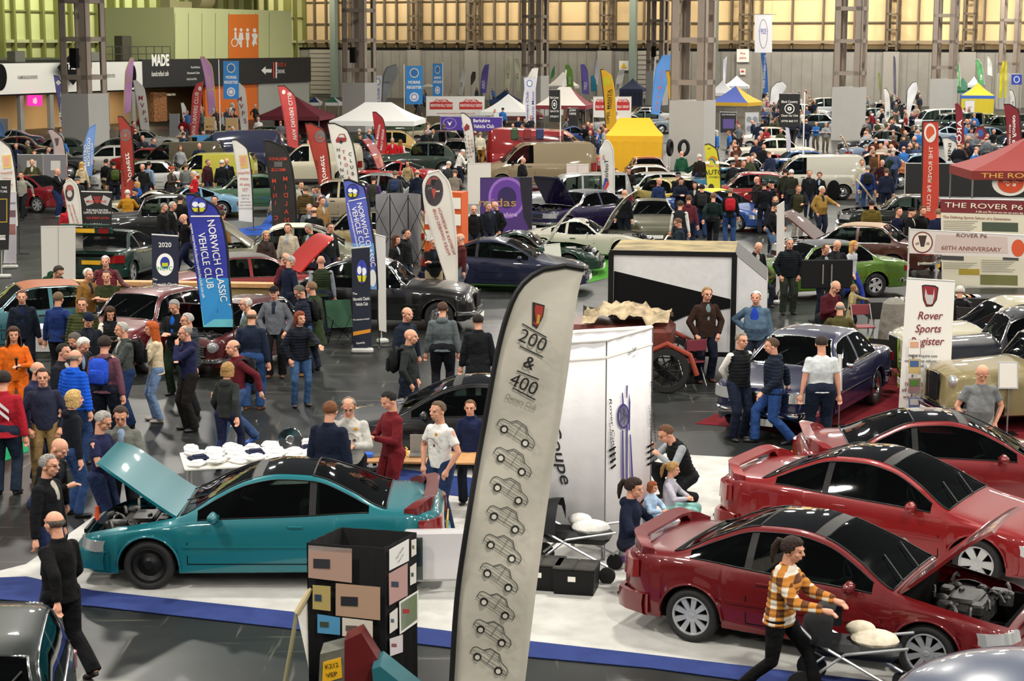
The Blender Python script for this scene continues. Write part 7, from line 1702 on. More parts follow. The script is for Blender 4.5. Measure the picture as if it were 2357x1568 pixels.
for o_ in (ws,wt):
 g=MB();g.path([(-.12,-.185,1.22),(-.11,-.19,1.25),(-.05,-.195,1.27),(-.02,-.195,1.30),(.05,-.195,1.30),(.08,-.19,1.265),(.12,-.185,1.25),(.12,-.185,1.22)],.004,4);g.obj('car_print',cmat('#6a4038'),o_)
 for q in (-.07,.07):g=MB();g.ball((q,-.192,1.215),(.022,.005,.022));g.obj('car_print',cmat('#6a4038'),o_)
 g=MB();g.ball((.09,-.178,1.36),(.025,.006,.025));g.obj('badge_print',cmat('#c98a2c'),o_)
pp(1625,660,15,'in a brown blazer and patterned shirt looking down by the trailer',tc='#2f1e17',lc='#121726',hc='#9a7a50',pose='pockets',glasses=True,front='#6f8486',sc='#4a2a16',hgt=1.03)
pp(1742,669,-18,'with white hair in a blue shirt and red and grey blue coat',tc='#4a6074',lc='#1d2230',hair='short',hc='#d9d6d0',build='h',pose='hips',front='#2240a8')
pp(1702,764,32,'in a black gilet with white sleeves and hands behind the back',top='vest',tc='#121418',lc='#151c2e',hc='#7c7468',pose='behind',glasses=True,sleeve='#d9d6d0')
pp(1786,771,-88,'in a navy padded jacket and jeans walking past the blue saloon',top='puffer',tc='#121a2a',lc='#26457c',hc='#4a3828',pose='walk2')
pp(1893,773,180,'in a white t-shirt seen from behind in front of the blue saloon',top='tee',tc='#c1c6c8',lc='#10192a',hc='#2c211b',build='h',hgt=1.03)
pp(2258,840,0,'with bald head in a grey polo shirt looking down on the red carpet',top='tee',tc='#6f7273',lc='#96968e',hair='bald',pose='lookdown',build='h')
pp(1908,647,35,'in a maroon fleece leaning over the seated olive jacket',top='shirt',tc='#45121c',hair='fringe',hc='#b5aea4',pose='lean2',glasses=True,build='h',lc='#1a1a1d')
pp(1934,694,172,'seated in an olive jacket, back to the camera',pose='sit',tc='#4a4626',hair='fringe',hc='#8a8580',build='h')
pp(2210,660,165,'with curly white hair seated in black at the rear table',pose='sit',build='f',tc='#0f1013',hair='thick',hc='#c5c0b6')
pp(1817,547,5,'tall with grey hair and glasses in a dark padded coat and olive trousers',top='puffer',tc='#0f141a',lc='#2a3028',hc='#9a958c',pose='pockets',glasses=True,hgt=1.03)
pp(1897,563,20,'with thinning hair in black, left behind the television',tc='#101216',hair='thin',hc='#4a3428',pose='lookdown')
pp(1923,554,18,'with bald head in a black zip jacket behind the television',tc='#0f1114',hair='bald',pose='lookdown',build='h')
pp(1961,554,45,'with long fair hair in a pale grey top walking past the green saloon',build='f',top='shirt',tc='#a5a9ae',lc='#26378a',hair='long',hc='#c0914e',pose='walk')
pp(1962,655,75,'small child in a tan coat pointing beside the fair haired one',build='c',hgt=.62,tc='#93825c',top='coat',lc='#17181c',hair='bob',hc='#8a6a40',pose='pointing')
# around the olive sports coupe
pp(1436,430,150,'in a black padded jacket with shaven head left of the sports coupe',top='puffer',tc='#0c0d10',lc='#151827',hair='bald')
pp(1447,382,-5,'in a black jumper with dark hair by the orange saloon',top='shirt',tc='#0b0b0d',hc='#1b1512',pose='holding')
pp(1416,388,20,'in a black patterned top beside the white slim flag',top='shirt',tc='#1d1e22',hc='#3a2a20',pose='pointing')
pp(1515,409,30,'with shaven head in a blue jumper behind the sports coupe',top='shirt',tc='#1c2c50',hair='fringe',hc='#8a6a50')
pp(1563,393,200,'in a black cap behind the pale yellow saloon',tc='#0e0f11',hair='cap',hc='#0d0d0f')
pp(1567,407,5,'with dark hair in a navy hooded top gesturing behind the pale yellow saloon',top='hoodie',tc='#10172a',hc='#17130f',pose='holding')
pp(1600,417,-10,'with long black hair in navy left of the yellow rainbow flag',build='f',tc='#141a2c',hair='long',hc='#17110f')
pp(1616,424,178,'in black with a black rucksack before the yellow rainbow flag',tc='#0c0d0f',hc='#15110e',bag='#1d1f20',lc=JN)
pp(1565,462,160,'in a black gilet with pale sleeves right of the sports coupe',top='vest',tc='#1b1e21',hc='#3c2c20',sleeve='#c5c2bc')
pp(1585,449,165,'in a maroon hooded top seen from behind',top='hoodie',tc='#56222a',hc='#5a3c28',lc='#151c30')
pp(1566,503,-88,'with glasses in a dark blue jacket holding papers above the trailer',tc='#14202c',hc='#5c4430',glasses=True,pose='holding',held='paper')
pp(1642,444,172,'in a dark green jumper and black trousers walking away',top='shirt',tc='#10201d',lc='#121315',hc='#6a4c34',build='h',pose='walk')
pp(1681,433,176,'with a bright red rucksack and jeans',tc='#121316',lc='#26406c',hc='#7c6a50',bag='#a01a24')
pp(1569,360,180,'with shaven head in a green hooded top by the big column',top='hoodie',tc='#1d4a34',hair='bald')
pp(1611,355,190,'with white hair in a dark brown leather jacket by the big column',tc='#1f1713',hc='#c9c4bb',lc=JN)
pp(1688,369,178,'in a black cap and rucksack left of the pale van',tc='#101216',hair='cap',hc='#0e0e10',bag='#16181c')
pp(1710,369,20,'with short brown hair in a dark polo shirt by the teal car',top='tee',tc='#15181f',hc='#5a4030')
pp(1732,362,-15,'with white hair in a black jacket beside the teal car',tc='#0f1114',hc='#c9c5be',pose='pockets')
pp(1745,412,-65,'in a dark brown jumper pointing left at the rally car',top='shirt',tc='#1c1714',hair='fringe',hc='#4a3a30',pose='pointing')
pp(1760,414,178,'with shaven head in a black top beside the pointing brown jumper',tc='#0d0f14',hair='thin',hc='#2a211b')
pp(1780,414,-80,'in a black beanie and black coat by the pale van',tc='#0e0f12',hair='beanie',hc='#0e0f12')
pp(1785,452,-5,'with glasses and sandy hair behind the heavy black jacket',tc='#15181f',hc='#b59a70',glasses=True)
pp(1778,467,60,'in a heavy black jacket and pale jeans left of the slim white banner',tc='#0d0d10',lc=JL,hc='#17130f',pose='lookdown',build='h')
pp(1808,388,175,'in an olive hooded jacket in front of the pale van',top='hoodie',tc='#27291c',hc='#1d1713',lc='#131722')
pp(1822,390,178,'with white hair in a dark olive coat in front of the pale van',tc='#23251d',hc='#cfcac2')
pp(1862,391,10,'in a black racing jacket with pale sleeve patches by the pale van',tc='#111215',hc='#8a7c68')
pp(1887,396,-15,'with tied hair in a black coat beside the racing jacket',build='f',tc='#0f1012',hair='pony',hc='#5a4030')
pp(1837,426,12,'in an olive gilet with black sleeves holding a walking stick',top='vest',tc='#33331f',sleeve='#16181b',hc='#7c4a28',pose='cup',lc='#9a968a')
pp(1890,428,25,'with white beard and hair in a mustard coat',top='jacket',tc='#8a6c34',hc='#d5d2cb',pose='pointing',build='h')
pp(2007,461,178,'in an olive quilted jacket seen from behind by the brown saloon',top='puffer',tc='#5a4c1e',hc='#1d1613',build='h')
pp(2066,480,30,'in a navy polo shirt left of the black beanie group',top='tee',tc='#10162c',hc='#2c211b',lc='#17181c')
pp(2094,483,60,'in a black beanie and black jumper talking near the white banner',tc='#0c0d0f',hair='beanie',hc='#0d0d0f')
pp(2122,475,20,'with curly brown hair in a black jumper and cream trousers',top='hoodie',tc='#0c0c0e',hair='thick',hc='#5a3420',lc='#a09c8c')
pp(2161,481,170,'in a navy top standing against the cream display wall',tc='#131b36',hair='thin',hc='#7c6450')
pp(1984,367,-5,'in a pale cream hooded top behind the blue top and rucksack',top='hoodie',tc='#b9b4a2',hc='#6a5038',lc='#5a7090')
pp(1998,381,172,'in a blue top with black rucksack behind the dark green saloon',tc='#1d3068',hc='#8a8580',bag='#15171a',lc=JN)
pp(2030,367,10,'in a dark maroon jumper beside the blue top',top='shirt',tc='#2c1219',hair='fringe',hc='#7c7468',pose='pockets')
pp(2041,388,170,'in a navy padded gilet seen from behind',top='puffer',tc='#171d30',hc='#5a4636')
pp(2012,346,-140,'in a long brown coat in the crowd above the green saloon',top='coat',tc='#4c3420',hc='#7c6c58')
pp(2054,348,10,'with grey bobbed hair in a dark green coat',build='f',tc='#1e2a20',hair='bob',hc='#a8a49c')
# left middle
pp(50,395,-8,'with black beard in a pale grey sweater walking at the left',top='shirt',tc='#8a877c',hc='#17120f',pose='walk',lc='#111114')
pp(74,366,2,'with bald head in a camouflage shirt before the grey boards',tc='#38381e',hair='bald',pose='pockets',build='h')
pp(128,388,82,'with bald head and black jacket taking a photo with a phone',tc='#0c0d0f',lc='#1a2a4c',hair='bald',pose='phone',held='phone',build='h',sc='#c9c6c0')
pp(187,373,188,'with long fair hair in a cream hooded coat',build='f',top='hoodie',tc='#b9a888',lc='#17181d',hair='longw',hc='#c09450')
pp(177,405,170,'in a dark cap behind the small teardrop flag',tc='#25282a',hair='cap',hc='#2a2a2a')
pp(242,366,140,'in a black jacket and beige trousers facing away by the rust red flag',tc='#0d0d0f',lc='#8a7c60',hc='#2a1f19',build='h')
pp(262,372,-160,'with a green rucksack left of the rust red flag',tc='#1a1a1c',hc='#15110e',bag='#3a4a1c')
pp(328,377,2,'with thin white hair in a black check shirt',top='shirt',tc='#171a18',hair='thin',hc='#c5c0b8',pose='hips')
pp(340,372,150,'in a pale denim jacket behind the black check shirt',tc='#74879c',hc='#1d1815')
pp(393,384,60,'with red tied hair in a brown coat',build='f',top='coat',tc='#3a3028',hair='pony',hc='#a03c1a',pose='holding')
pp(427,379,170,'in a grey knitted sweater seen from behind',top='shirt',tc='#666a66',hc='#6a5c4c')
pp(449,388,-70,'with white hair in a bright red polo shirt and folded arms',top='tee',tc='#b01824',hc='#c9c2b8',pose='crossed',build='h',lc='#1d2a3c')
pp(476,367,60,'in a dark maroon padded coat by the yellow truck',top='puffer',tc='#35151c',hc='#6a5848')
pp(510,368,178,'with white hair in a black coat by the yellow truck',tc='#101216',hc='#c9c5be')
pp(522,364,2,'with shaven head in a black shirt by the yellow truck',tc='#0e0e10',hair='bald',build='h')
pp(293,437,190,'seated in a mustard jacket with white hair behind the drag racing banner',tc='#a8751c',hc='#cfcac2',pose='sit')
pp(307,427,60,'in a navy flat cap beside the mustard jacket',tc='#14181f',hair='cap',hc='#1d2742',pose='sit')
pp(319,418,-80,'with fair curly hair in a blue top beside the navy flat cap',build='f',tc='#24509c',hair='bob',hc='#b08a54',pose='sit')
pp(373,467,70,'with grey hair in a black leather jacket beside the striped sleeve jacket',tc='#101010',hc='#77736c')
pp(393,464,72,'in a black leather jacket with orange and white sleeve stripes',tc='#0f0f10',hc='#a5a29a')
pp(413,449,165,'in a black coat with dark hair behind the leather jackets',tc='#0c0c0e',hc='#1b1714',build='h')
pp(427,492,-60,'with shaven head in a black jumper walking behind the blue spire flag',top='shirt',tc='#0c0c0e',lc='#151c34',hair='bald',pose='walk')
pp(495,450,-2,'with dark hair in a maroon jacket right of the blue spire flag',tc='#521a22',hc='#221915')
pp(507,484,150,'in a tan coat right behind the blue spire flag',tc='#8a6230',hc='#3c2c22')
pp(112,612,55,'with curly dark hair in a green hooded top bending over the rusty car',top='hoodie',tc='#123220',hair='thick',hc='#2f2822',pose='lean',glasses=True,build='h')
pp(245,596,2,'with white hair in a maroon gilet leaning on the wooden counter',top='vest',tc='#571c26',hc='#cfcac4',pose='spread',sleeve='#5c3a3c',build='h')
pp(198,613,55,'with white hair in a mustard brown jacket holding a paper cup',tc='#7c5828',hc='#c9c4ba',pose='cup',held='cup')
pp(246,621,2,'in an olive t-shirt with folded arms in front of the maroon gilet',top='tee',tc='#262c12',hc='#5c4c3c',pose='crossed',build='h')
pp(157,465,190,'in a red jacket behind the small teardrop flag',tc='#9c1c26',hc='#4a3a30')
pp(664,514,-10,'with dark hair behind the raised red bonnet',tc='#b3a793',hc='#3a2a20')
pp(611,531,20,'with fair hair and glasses behind the raised red bonnet',build='f',tc='#3a2c28',hair='bob',hc='#c0a070',glasses=True)
pp(717,516,-45,'with grey hair in an olive coat looking into the red car',tc='#33361c',hc='#8a8478',pose='lookdown',build='h')
pp(756,513,45,'with glasses in a black jacket over a white t-shirt',tc='#17191c',hc='#2a211b',glasses=True,front='#d5d3cf')
pp(722,477,178,'with bald crown in a black top before the cream estate car',tc='#111316',hair='fringe',hc='#6a5c4c',build='h')
pp(712,469,2,'in a grey and red jacket behind the bald crown',tc='#55595c',hc='#9a958c')
pp(703,428,175,'in a brown quilted jacket seen from behind',top='puffer',tc='#4a3c1e',hc='#6a5c48',build='h')
pp(690,417,40,'with dark hair in a pale shirt beside the brown quilted jacket',tc='#a8a294',hc='#1d1713')
pp(725,429,-20,'with tied hair in a pale denim jacket',build='f',tc='#7c8c9c',hair='pony',hc='#3a2820')
pp(735,427,-35,'in a denim jacket with fleece collar looking down',tc='#4c6684',hc='#221915',pose='lookdown')
pp(731,445,60,'in a brown leather jacket with grey hair',tc='#3c2416',hc='#77706a')
pp(739,453,40,'in a tan jacket right of the brown leather jacket',tc='#8a6a40',hc='#3a2c22')
pp(648,579,70,'with bald head in a maroon top at the red car engine',top='shirt',tc='#4f1822',hair='fringe',hc='#7c746c',pose='lookdown')
pp(661,592,130,'with thin grey hair in a navy jacket at the red car engine',tc='#10182c',hair='thin',hc='#a39e96',pose='lookdown')
pp(859,405,165,'in a grey gilet with purple sleeves by the silver rounded car',top='vest',tc='#33322e',sleeve='#4a2c6a',hc='#2a211b')
pp(909,393,176,'in a grey jacket with blue rucksack seen from behind',tc='#3a3e40',hc='#6a5c48',bag='#22304c')
pp(938,369,5,'with short dark hair in a leopard patterned top',build='f',top='shirt',tc='#94805c',hair='bob',hc='#2a1d16')
pp(960,390,178,'with shaven head in a navy hooded top by the white sign',top='hoodie',tc='#151c2c',hair='fringe',hc='#7c7064')
pp(1031,372,150,'with white hair in a grey jacket holding an orange card',tc='#2c3034',hc='#c9c4bc',pose='holding')
pp(1046,393,175,'with curly hair in a grey coat crouched over a model',tc='#6a6258',hair='thick',hc='#5a4a3c',pose='lean2')
pp(907,541,62,'with long wavy brown hair in a black coat by the metal frame',build='f',tc='#151515',hair='longw',hc='#4a2a18')
pp(930,526,64,'with black hair in a black padded jacket by the metal frame',top='puffer',tc='#101215',hc='#17120f')
pp(1090,475,10,'with bald head and glasses in a black hooded top before the purple wall',top='hoodie',tc='#0c0d0f',hair='bald',glasses=True)
pp(1122,465,30,'with curly grey hair in a dark coat before the purple wall',tc='#101420',hair='thick',hc='#77726c')
pp(1144,465,-40,'with white beard in a black coat looking down before the purple wall',tc='#0f1014',hair='fringe',hc='#c5c0b8',pose='lookdown')
pp(998,547,12,'with white hair and glasses and folded arms by the teardrop flag',tc='#131416',hc='#c9c6be',glasses=True,pose='crossed',lc='#8a7c60',zoff=0)
pp(1064,537,-75,'with white beard in a dark red shirt and grey jeans by the teardrop flag',top='shirt',tc='#451a1c',lc='#5c6670',hair='fringe',hc='#b5afa6',build='h')
pp(1738,557,20,'with shaven head bending by the lime green saloon',tc='#111419',hair='bald',pose='lean2')
pp(1752,577,10,'with fair hair in an olive coat beside the lime green saloon',build='f',tc='#3c3a24',hair='bob',hc='#b08248',pose='sit')
pp(903,317,5,'with grey hair in a bright red jacket behind the red sports car',tc='#b3161e',hc='#a8a29a',pose='pockets')
pp(921,322,175,'with long fair hair in a bright red gilet',build='f',top='vest',tc='#b3161e',sleeve='#d9d6d0',hair='longw',hc='#8a5c30')
pp(829,310,5,'in a black hooded top looking down by the bubble car flag',top='hoodie',tc='#15191f',hc='#5a4434',pose='holding')
pp(851,310,-70,'with dark curly hair in a dark red coat',build='f',tc='#4a1a20',hair='long',hc='#2a1a14',pose='holding')
pp(826,297,170,'with white hair in an olive green coat by the white tent',tc='#3a4230',hc='#b9b4ac',build='h')
pp(849,296,160,'with shaven head in a light blue jumper by the white tent',top='shirt',tc='#3f7aa8',hair='bald',build='h')
pp(980,297,10,'with dark hair in a black leather jacket near the purple banner',tc='#131416',hc='#2a211b',build='h')
pp(998,296,-20,'in a dark grey jacket with dark hair near the purple banner',tc='#2a2c2e',hc='#17120f')
pp(1105,303,170,'in a cream jacket and mustard trousers below the purple banner',tc='#cfc8b4',lc='#9a6a2c',hc='#8a8074')
pp(1133,306,178,'in a dark blue grey coat below the purple banner',tc='#23303a',hair='fringe',hc='#8a8074')
pp(1358,300,5,'with bald head and long dark coat beside the large red van',top='coat',tc='#2c2a24',hair='bald')
pp(1057,345,120,'in a white hooded top left of the smaller bubble car flag',top='hoodie',tc='#cfccc6',hc='#cfccc6',pose='lean2')
pp(1201,362,60,'in a black jacket and black cap in front of the beige van',tc='#0d0e10',hc='#8a6a50',hair='fringe',build='h')
# the near right corner
cm=pp(1583,976,-68,'crouching in a black padded gilet and grey shirt by the pushchair',pose='crouch',top='vest',tc='#0f1113',sleeve='#8f959a',lc='#141518',hc='#5a3c26',glasses=True)
# ================================================================= stands and small things
def T_(p,rz=0):return Matrix.Translation(p) @ Matrix.Rotation(R(rz),4,'Z')
def one(name,lab,cat,mb,m,loc,rz=0,color=None,group=None):return tag(mb.obj(name,m,None,color,True,loc,(0,0,R(rz))),lab,cat,group)
def bx(d,c=(0,0,0),b=0):m=MB();m.box(c,d,bev=b);return m
# white trailer
a=P(1685,866);l_=P(1404,858);d=(a-l_);L=d.length;yw=math.degrees(math.atan2(d.y,d.x));u=d.normalized();n=Vector((-u.y,u.x,0))
tr=thing('box_trailer',(a+l_)/2+n*1.1,R(yw),'white and black box trailer behind the brown blazer','trailer')
H0,H1=.42,2.36
bx((L,2.2,H1-H0),(0,0,(H0+H1)/2)).obj('trailer_body',mat('trailer_white','#c9c9ca',rough=.5,noise=.05),tr)
bx((L,2.2,.02),(0,0,H1+.012)).obj('trailer_roof',mat('plywood_roof','#8a7a52',rough=.8,noise=.5,nscale=2),tr)
for z in (H0,H1):bx((L+.06,.06,.09),(0,-1.1,z)).obj('frame_rail',M['black'],tr)
for x in (-L/2,L/2):bx((.1,.06,H1-H0),(x,-1.12,(H0+H1)/2)).obj('frame_post',M['black'],tr)
q=[(-L/2+.06,2.0),(L/2-.06,1.5),(L/2-.06,1.33),(L/2-.9,1.16),(-L/2+.06,.5)]
m=MB();m.add([(x,-1.118,z) for x,z in q]+[(x,-1.105,z) for x,z in q],[tuple(range(5))[::-1],(5,6,7,8,9)]);m.obj('black_wedge',M['matblack'],tr)
m=MB();m.add([(L/2,-1.1,H1),(L/2,1.1,H1),(L/2+.62,1.0,1.85),(L/2+.62,-1.0,1.85),(L/2+.62,1.0,H0),(L/2+.62,-1.0,H0),(L/2,-1.1,H0),(L/2,1.1,H0)],[(0,3,2,1),(3,5,4,2),(0,6,5,3),(1,2,4,7),(6,7,4,5)]);nz=m.obj('trailer_nose',MATS['trailer_white'],tr)
m=MB();m.add([(L/2,-1.09,H1+.01),(L/2,1.09,H1+.01),(L/2+.62,1.0,1.86),(L/2+.62,-1.0,1.86)],[(0,3,2,1)]);m.obj('nose_panel',mat('dark_scuffed','#2b2b2a',rough=.6,noise=.3),tr)
for s in (-1,1):
 w_=MB();w_.lathe([(0,-.09),(.3,-.09),(.32,0),(.3,.09),(0,.09)],24,T=Matrix.Translation((.3,s*1.0,.32)) @ Matrix.Rotation(R(90),4,'X'));w_.obj('wheel',M['rubber'],tr,None,True)
 # club booth of printed sheets
c=P(1388,1292);zt=2.78;r1=P(1500,753,zt);r1.z=0;l1=P(1205,795,zt);l1.z=0
bt=thing('club_booth',c,0,'white fabric club booth with purple car drawing and black script, right of the tall flag','booth')
def wall(p0,p1,z0,z1,name,m=None,col='#d9d8da',par=bt,off=0):
 d=p1-p0;L=d.length;yw=math.degrees(math.atan2(d.y,d.x));pl=Plane((p0.x,p0.y),yw);vs=[];n=14
 for i in range(n+1):
  x=L*i/n;wv=.005*math.sin(i*1.7)
  for z in (z0,z1):vs+=[(x,wv-off,z),(x,wv+.01-off,z)]
 fs=[]
 for i in range(n):a=4*i;fs+=[(a,a+4,a+6,a+2),(a+1,a+3,a+7,a+5),(a+2,a+6,a+7,a+3),(a,a+1,a+5,a+4)]
 o=link(name,mesh_of(name,vs,fs,True),m or M['fabric'],None,col);o.matrix_basis=pl.M();o.parent=par;o.matrix_parent_inverse=par.matrix_basis.inverted();return o,pl
bk=r1+(l1-c);sR,pR=wall(c,r1,.05,zt,'printed_sheet');sL,pL=wall(l1,c,.32,zt-.02,'plain_sheet');wall(bk,r1,.3,zt,'plain_sheet');wall(l1,bk,.3,zt,'plain_sheet')
for p0,p1 in ((c,r1),(l1,c),(bk,r1),(l1,bk)):
 for z in (zt,zt-.22):
  m=MB();m.tube((p0.x-c.x,p0.y-c.y,z),(p1.x-c.x,p1.y-c.y,z),.022);m.obj('frame_tube',M['white'],bt)
for p0 in (c,r1,l1,bk):
 m=MB();m.box((p0.x-c.x,p0.y-c.y+.04,zt/2),(.05,.05,zt));m.obj('frame_leg',M['steel'],bt)
for t in (('Rover Coupe',1450,808,11,14,K_,dict(fit=42,shear=.3)),('OWNERS CLUB',1457,818,5,14,'#5a5a66',dict(fit=28)),('Rover Coupe',1405,985,13,-80,K_,dict(fit=150,shear=.3)),('OWNERS CLUB',1402,1020,8,-80,K_,dict(fit=100)),('Rover Coupe',1500,945,12,-80,K_,dict(fit=150,shear=.3)),('OWNERS CLUB',1492,975,8,-82,K_,dict(fit=90))):
 s_,x,y,h,ro,co,kw=t;ltext(pR,s_,x,y,h,ro,co,sR,off=.03,**kw)
ltext(pL,'Coupe',1284,1040,30,-76,K_,sL,off=.03,fit=150,shear=.3)
def pr(pts,col='#3c3580'):flat(pR,pts,'car_drawing',cmat(col),sR,off=.022,thick=.003)
pr(circ(1431,958,14,29));pr(circ(1431,958,10.5,24),'#d9d8da')
for k in range(5):a_=2*math.pi*k/5;pr([(1431+2*math.cos(a_-1),958+5*math.sin(a_-1)),(1431+10*math.cos(a_-.18),958+23*math.sin(a_-.18)),(1431+10*math.cos(a_+.18),958+23*math.sin(a_+.18)),(1431+2*math.cos(a_+1),958+5*math.sin(a_+1))])
for q in ([(1428,905),(1430,903),(1432,930),(1429,932)],[(1438,887),(1441,887),(1440,915),(1438,915)],[(1444,905),(1447,925),(1446,990),(1443,990)],[(1428,990),(1431,990),(1433,1105),(1429,1105)],[(1438,980),(1441,980),(1441,1105),(1438,1105)],[(1446,1000),(1448,1000),(1454,1105),(1450,1105)]):pr(q)
for yy in (1035,1048,1062,1076):flat(pR,[(1398+(yy-1035)*.1,yy),(1412,yy-8),(1413,yy-5),(1399+(yy-1035)*.1,yy+4)],'claw_print',M['matblack'],sR,off=.022);flat(pR,[(1486,yy-8),(1500,yy-16),(1501,yy-13),(1487,yy-4)],'claw_print',M['matblack'],sR,off=.022)
# open-topped display box with pinned photos
A,B,C_=P(885,1262,2.0),P(708,1250,2.0),P(958,1226,2.0);A.z=B.z=C_.z=0
db=thing('display_box',A,0,'black open-topped display box pinned with car photos and a club title','display stand')
D_=B+(C_-A);wd={}
for k,(p0,p1) in enumerate(((B,A),(A,C_),(B,D_),(D_,C_))):wd[k]=wall(p0,p1,.02,2.0,'display_panel',M['matblack'],'#000000',db)
def pin(k,r,c1,c2=None):
 flat(wd[k][1],r,'pinned_photo',cmat(c1),wd[k][0],off=.025,thick=.003)
 if c2:
  x0,y0,x1,y1=r[0][0],r[0][1],r[2][0],r[2][1];flat(wd[k][1],[(x0+(x1-x0)*.12,y0+(y1-y0)*.35),(x0+(x1-x0)*.5,y0+(y1-y0)*.37),(x0+(x1-x0)*.5,y0+(y1-y0)*.62),(x0+(x1-x0)*.12,y0+(y1-y0)*.6)],'photo_detail',cmat(c2),wd[k][0],off=.03,thick=.002)
pin(0,[(712,1254),(812,1262),(812,1340),(712,1328)],'#a98a7c','#2a2a30');pin(0,[(712,1254),(812,1262),(812,1272),(712,1264)],'#d5d0cc');pin(0,[(722,1345),(763,1348),(763,1405),(722,1400)],'#a8965c','#22384f');pin(0,[(775,1341),(877,1350),(877,1426),(775,1415)],'#a78a72','#1c1c22');pin(0,[(733,1412),(785,1420),(785,1460),(733,1455)],'#4a8ab0','#35402c');pin(0,[(790,1420),(860,1428),(860,1470),(790,1462)],'#c9c0b4','#5a4a40')
pin(1,[(890,1265),(935,1240),(935,1290),(890,1313)],'#dddbd8');pin(1,[(941,1243),(952,1240),(952,1275),(941,1282)],'#d5d2cc','#5a6a40');pin(1,[(889,1320),(932,1296),(932,1370),(890,1393)],'#b08c88','#2f3a4a');pin(1,[(938,1305),(952,1295),(952,1340),(938,1347)],'#d5d2cc','#3a4a3a');pin(1,[(913,1385),(957,1358),(957,1430),(914,1460)],'#dcdad6');pin(1,[(916,1388),(954,1364),(954,1425),(917,1453)],'#6f8a52','#a3262c');pin(1,[(891,1412),(909,1398),(909,1445),(891,1458)],'#cfccc6','#4a5a6c');pin(1,[(891,1470),(921,1460),(921,1500),(892,1510)],'#c5bcc0','#7c4a4a')
ltext(wd[1][1],'Rover 200 & 400',912,1272,5,28,'#3a3a3a',wd[1][0],off=.04,fit=38);ltext(wd[1][1],'Owners Club',914,1284,5,28,'#3a3a3a',wd[1][0],off=.04,fit=28)
# crates
for px,py,lb in ((1328,1372,'black lidded crate right of its pair on the white carpet'),(1250,1362,'black lidded crate partly behind the tall grey flag')):
 p=P(px,py);cr=thing('storage_crate',(p.x,p.y+.2,0),R(-12),lb,'crate');m=MB();m.box((0,0,.15),(.46,.4,.3),taper=1.08);m.obj('crate_body',M['black'],cr)
 for s in (1,-1):m=MB();m.box((s*.125,0,.315),(.25,.43,.03),bev=.01);m.obj('lid_flap',mat('dusty_lid','#33322e',rough=.9,noise=.4),cr)
 m=MB();m.box((-.02,-.214,.2),(.09,.006,.06));m.obj('label_sticker',M['paper'],cr)
 # folding table helpers
def table(lab,p,w_,d_,h,rz,top,cloth=None,name='folding_table'):
 t=thing(name,p,R(rz),lab,'table');bx((w_,d_,.035),(0,0,h),.01).obj('tabletop',top,t)
 for sx in (1,-1):
  for sy in (1,-1):m=MB();m.tube((sx*(w_/2-.08),sy*(d_/2-.06),0),(sx*(w_/2-.08),sy*(d_/2-.06),h),.018);m.obj('leg',M['steel'],t)
 if cloth:bx((w_+.03,d_+.03,h*.5),(0,0,h*.78)).obj('tablecloth',M['fabric'],t,cloth)
 return t
tb=P(590,1052,.74);tb.z=0;tb.y-=.9;table('long merchandise table covered in white shirts behind the teal coupe',(tb.x+.2,tb.y+.9,0),2.4,1.0,.74,14,M['paper'],None)
rr=random.Random(4)
for i in range(54):
 x,y=-1.05+.26*(i % 9)+rr.random()*.08,-.38+.15*(i//9)+rr.random()*.06;q=Matrix.Rotation(R(14),3,'Z') @ Vector((x,y,0));c1,c2=[('#d9d7d4','white'),('#d9d7d4','white'),('#c9c8cc','pale grey'),('#a81c22','red'),('#1a2038','navy')][(i*7+i//9) % 5 if i % 3==0 else 0]
 m=MB();m.box((0,0,.03),(.26,.2,.05),bev=.02);m.box((.02,.01,.06),(.18,.12,.03),bev=.012);o=one('folded_shirt',c2+' folded shirt on the merchandise table','shirt',m,M['cloth'],(tb.x+.2+q.x,tb.y+.9+q.y,.755+(i % 2)*.035),rr.random()*180,c1,'folded '+c2+' shirts on the merchandise table')
p=Vector((tb.x+.45,tb.y+1.05,0));m=MB();m.lathe([(.16,-.03),(.17,0),(.16,.03),(.06,.02),(.05,-.02)],24,T=Matrix.Rotation(R(80),4,'X'),close=True);one('wheel_trim','silver wheel trim standing on the merchandise table','wheel trim',m,M['chrome'],(p.x,p.y,.95))
tp=P(925,1052,.74);tp.z=0;tp.y-=.5;table('wooden topped table with laptops and cables behind the teal coupe',(tp.x,tp.y+.5,0),2.3,.7,.74,-3,M['wood'])
for k,(px,lb) in enumerate(((868,'grey laptop left of the red overalls'),(975,'grey laptop between red overalls and white t-shirt'))):
 p=P(px,1040,.76);lp=thing('laptop',(p.x,tp.y+.5,.76),0,'open '+lb+' on the wooden table','laptop');bx((.36,.25,.02),(0,0,.01)).obj('keyboard_base',M['steel'],lp);m=MB();m.box((0,.13,.14),(.36,.015,.25));m.obj('screen',mat('laptop_grey','#8a8984',rough=.5),lp)
p=P(846,1045,.78);one('plastic_box','bright blue plastic box on the wooden table','box',bx((.16,.12,.06),(0,0,.03),.01),cmat('#1f5cc8'),(p.x,tp.y+.4,.76))
m=MB();m.path([(.13*math.cos(t*.7),.1*math.sin(t*.7),.02+.006*t) for t in range(20)],.01,6);one('cable_coil','coil of yellow and black cable on the wooden table','cable',m,cmat('#c9a21c'),(P(960,1045,.78).x-.25,tp.y+.35,.76))
tw=P(100,868);table('small white cloth covered table beside the orange boiler suit',(tw.x,tw.y+.4,0),.75,.6,.9,0,M['paper'],'#d9d8d4')
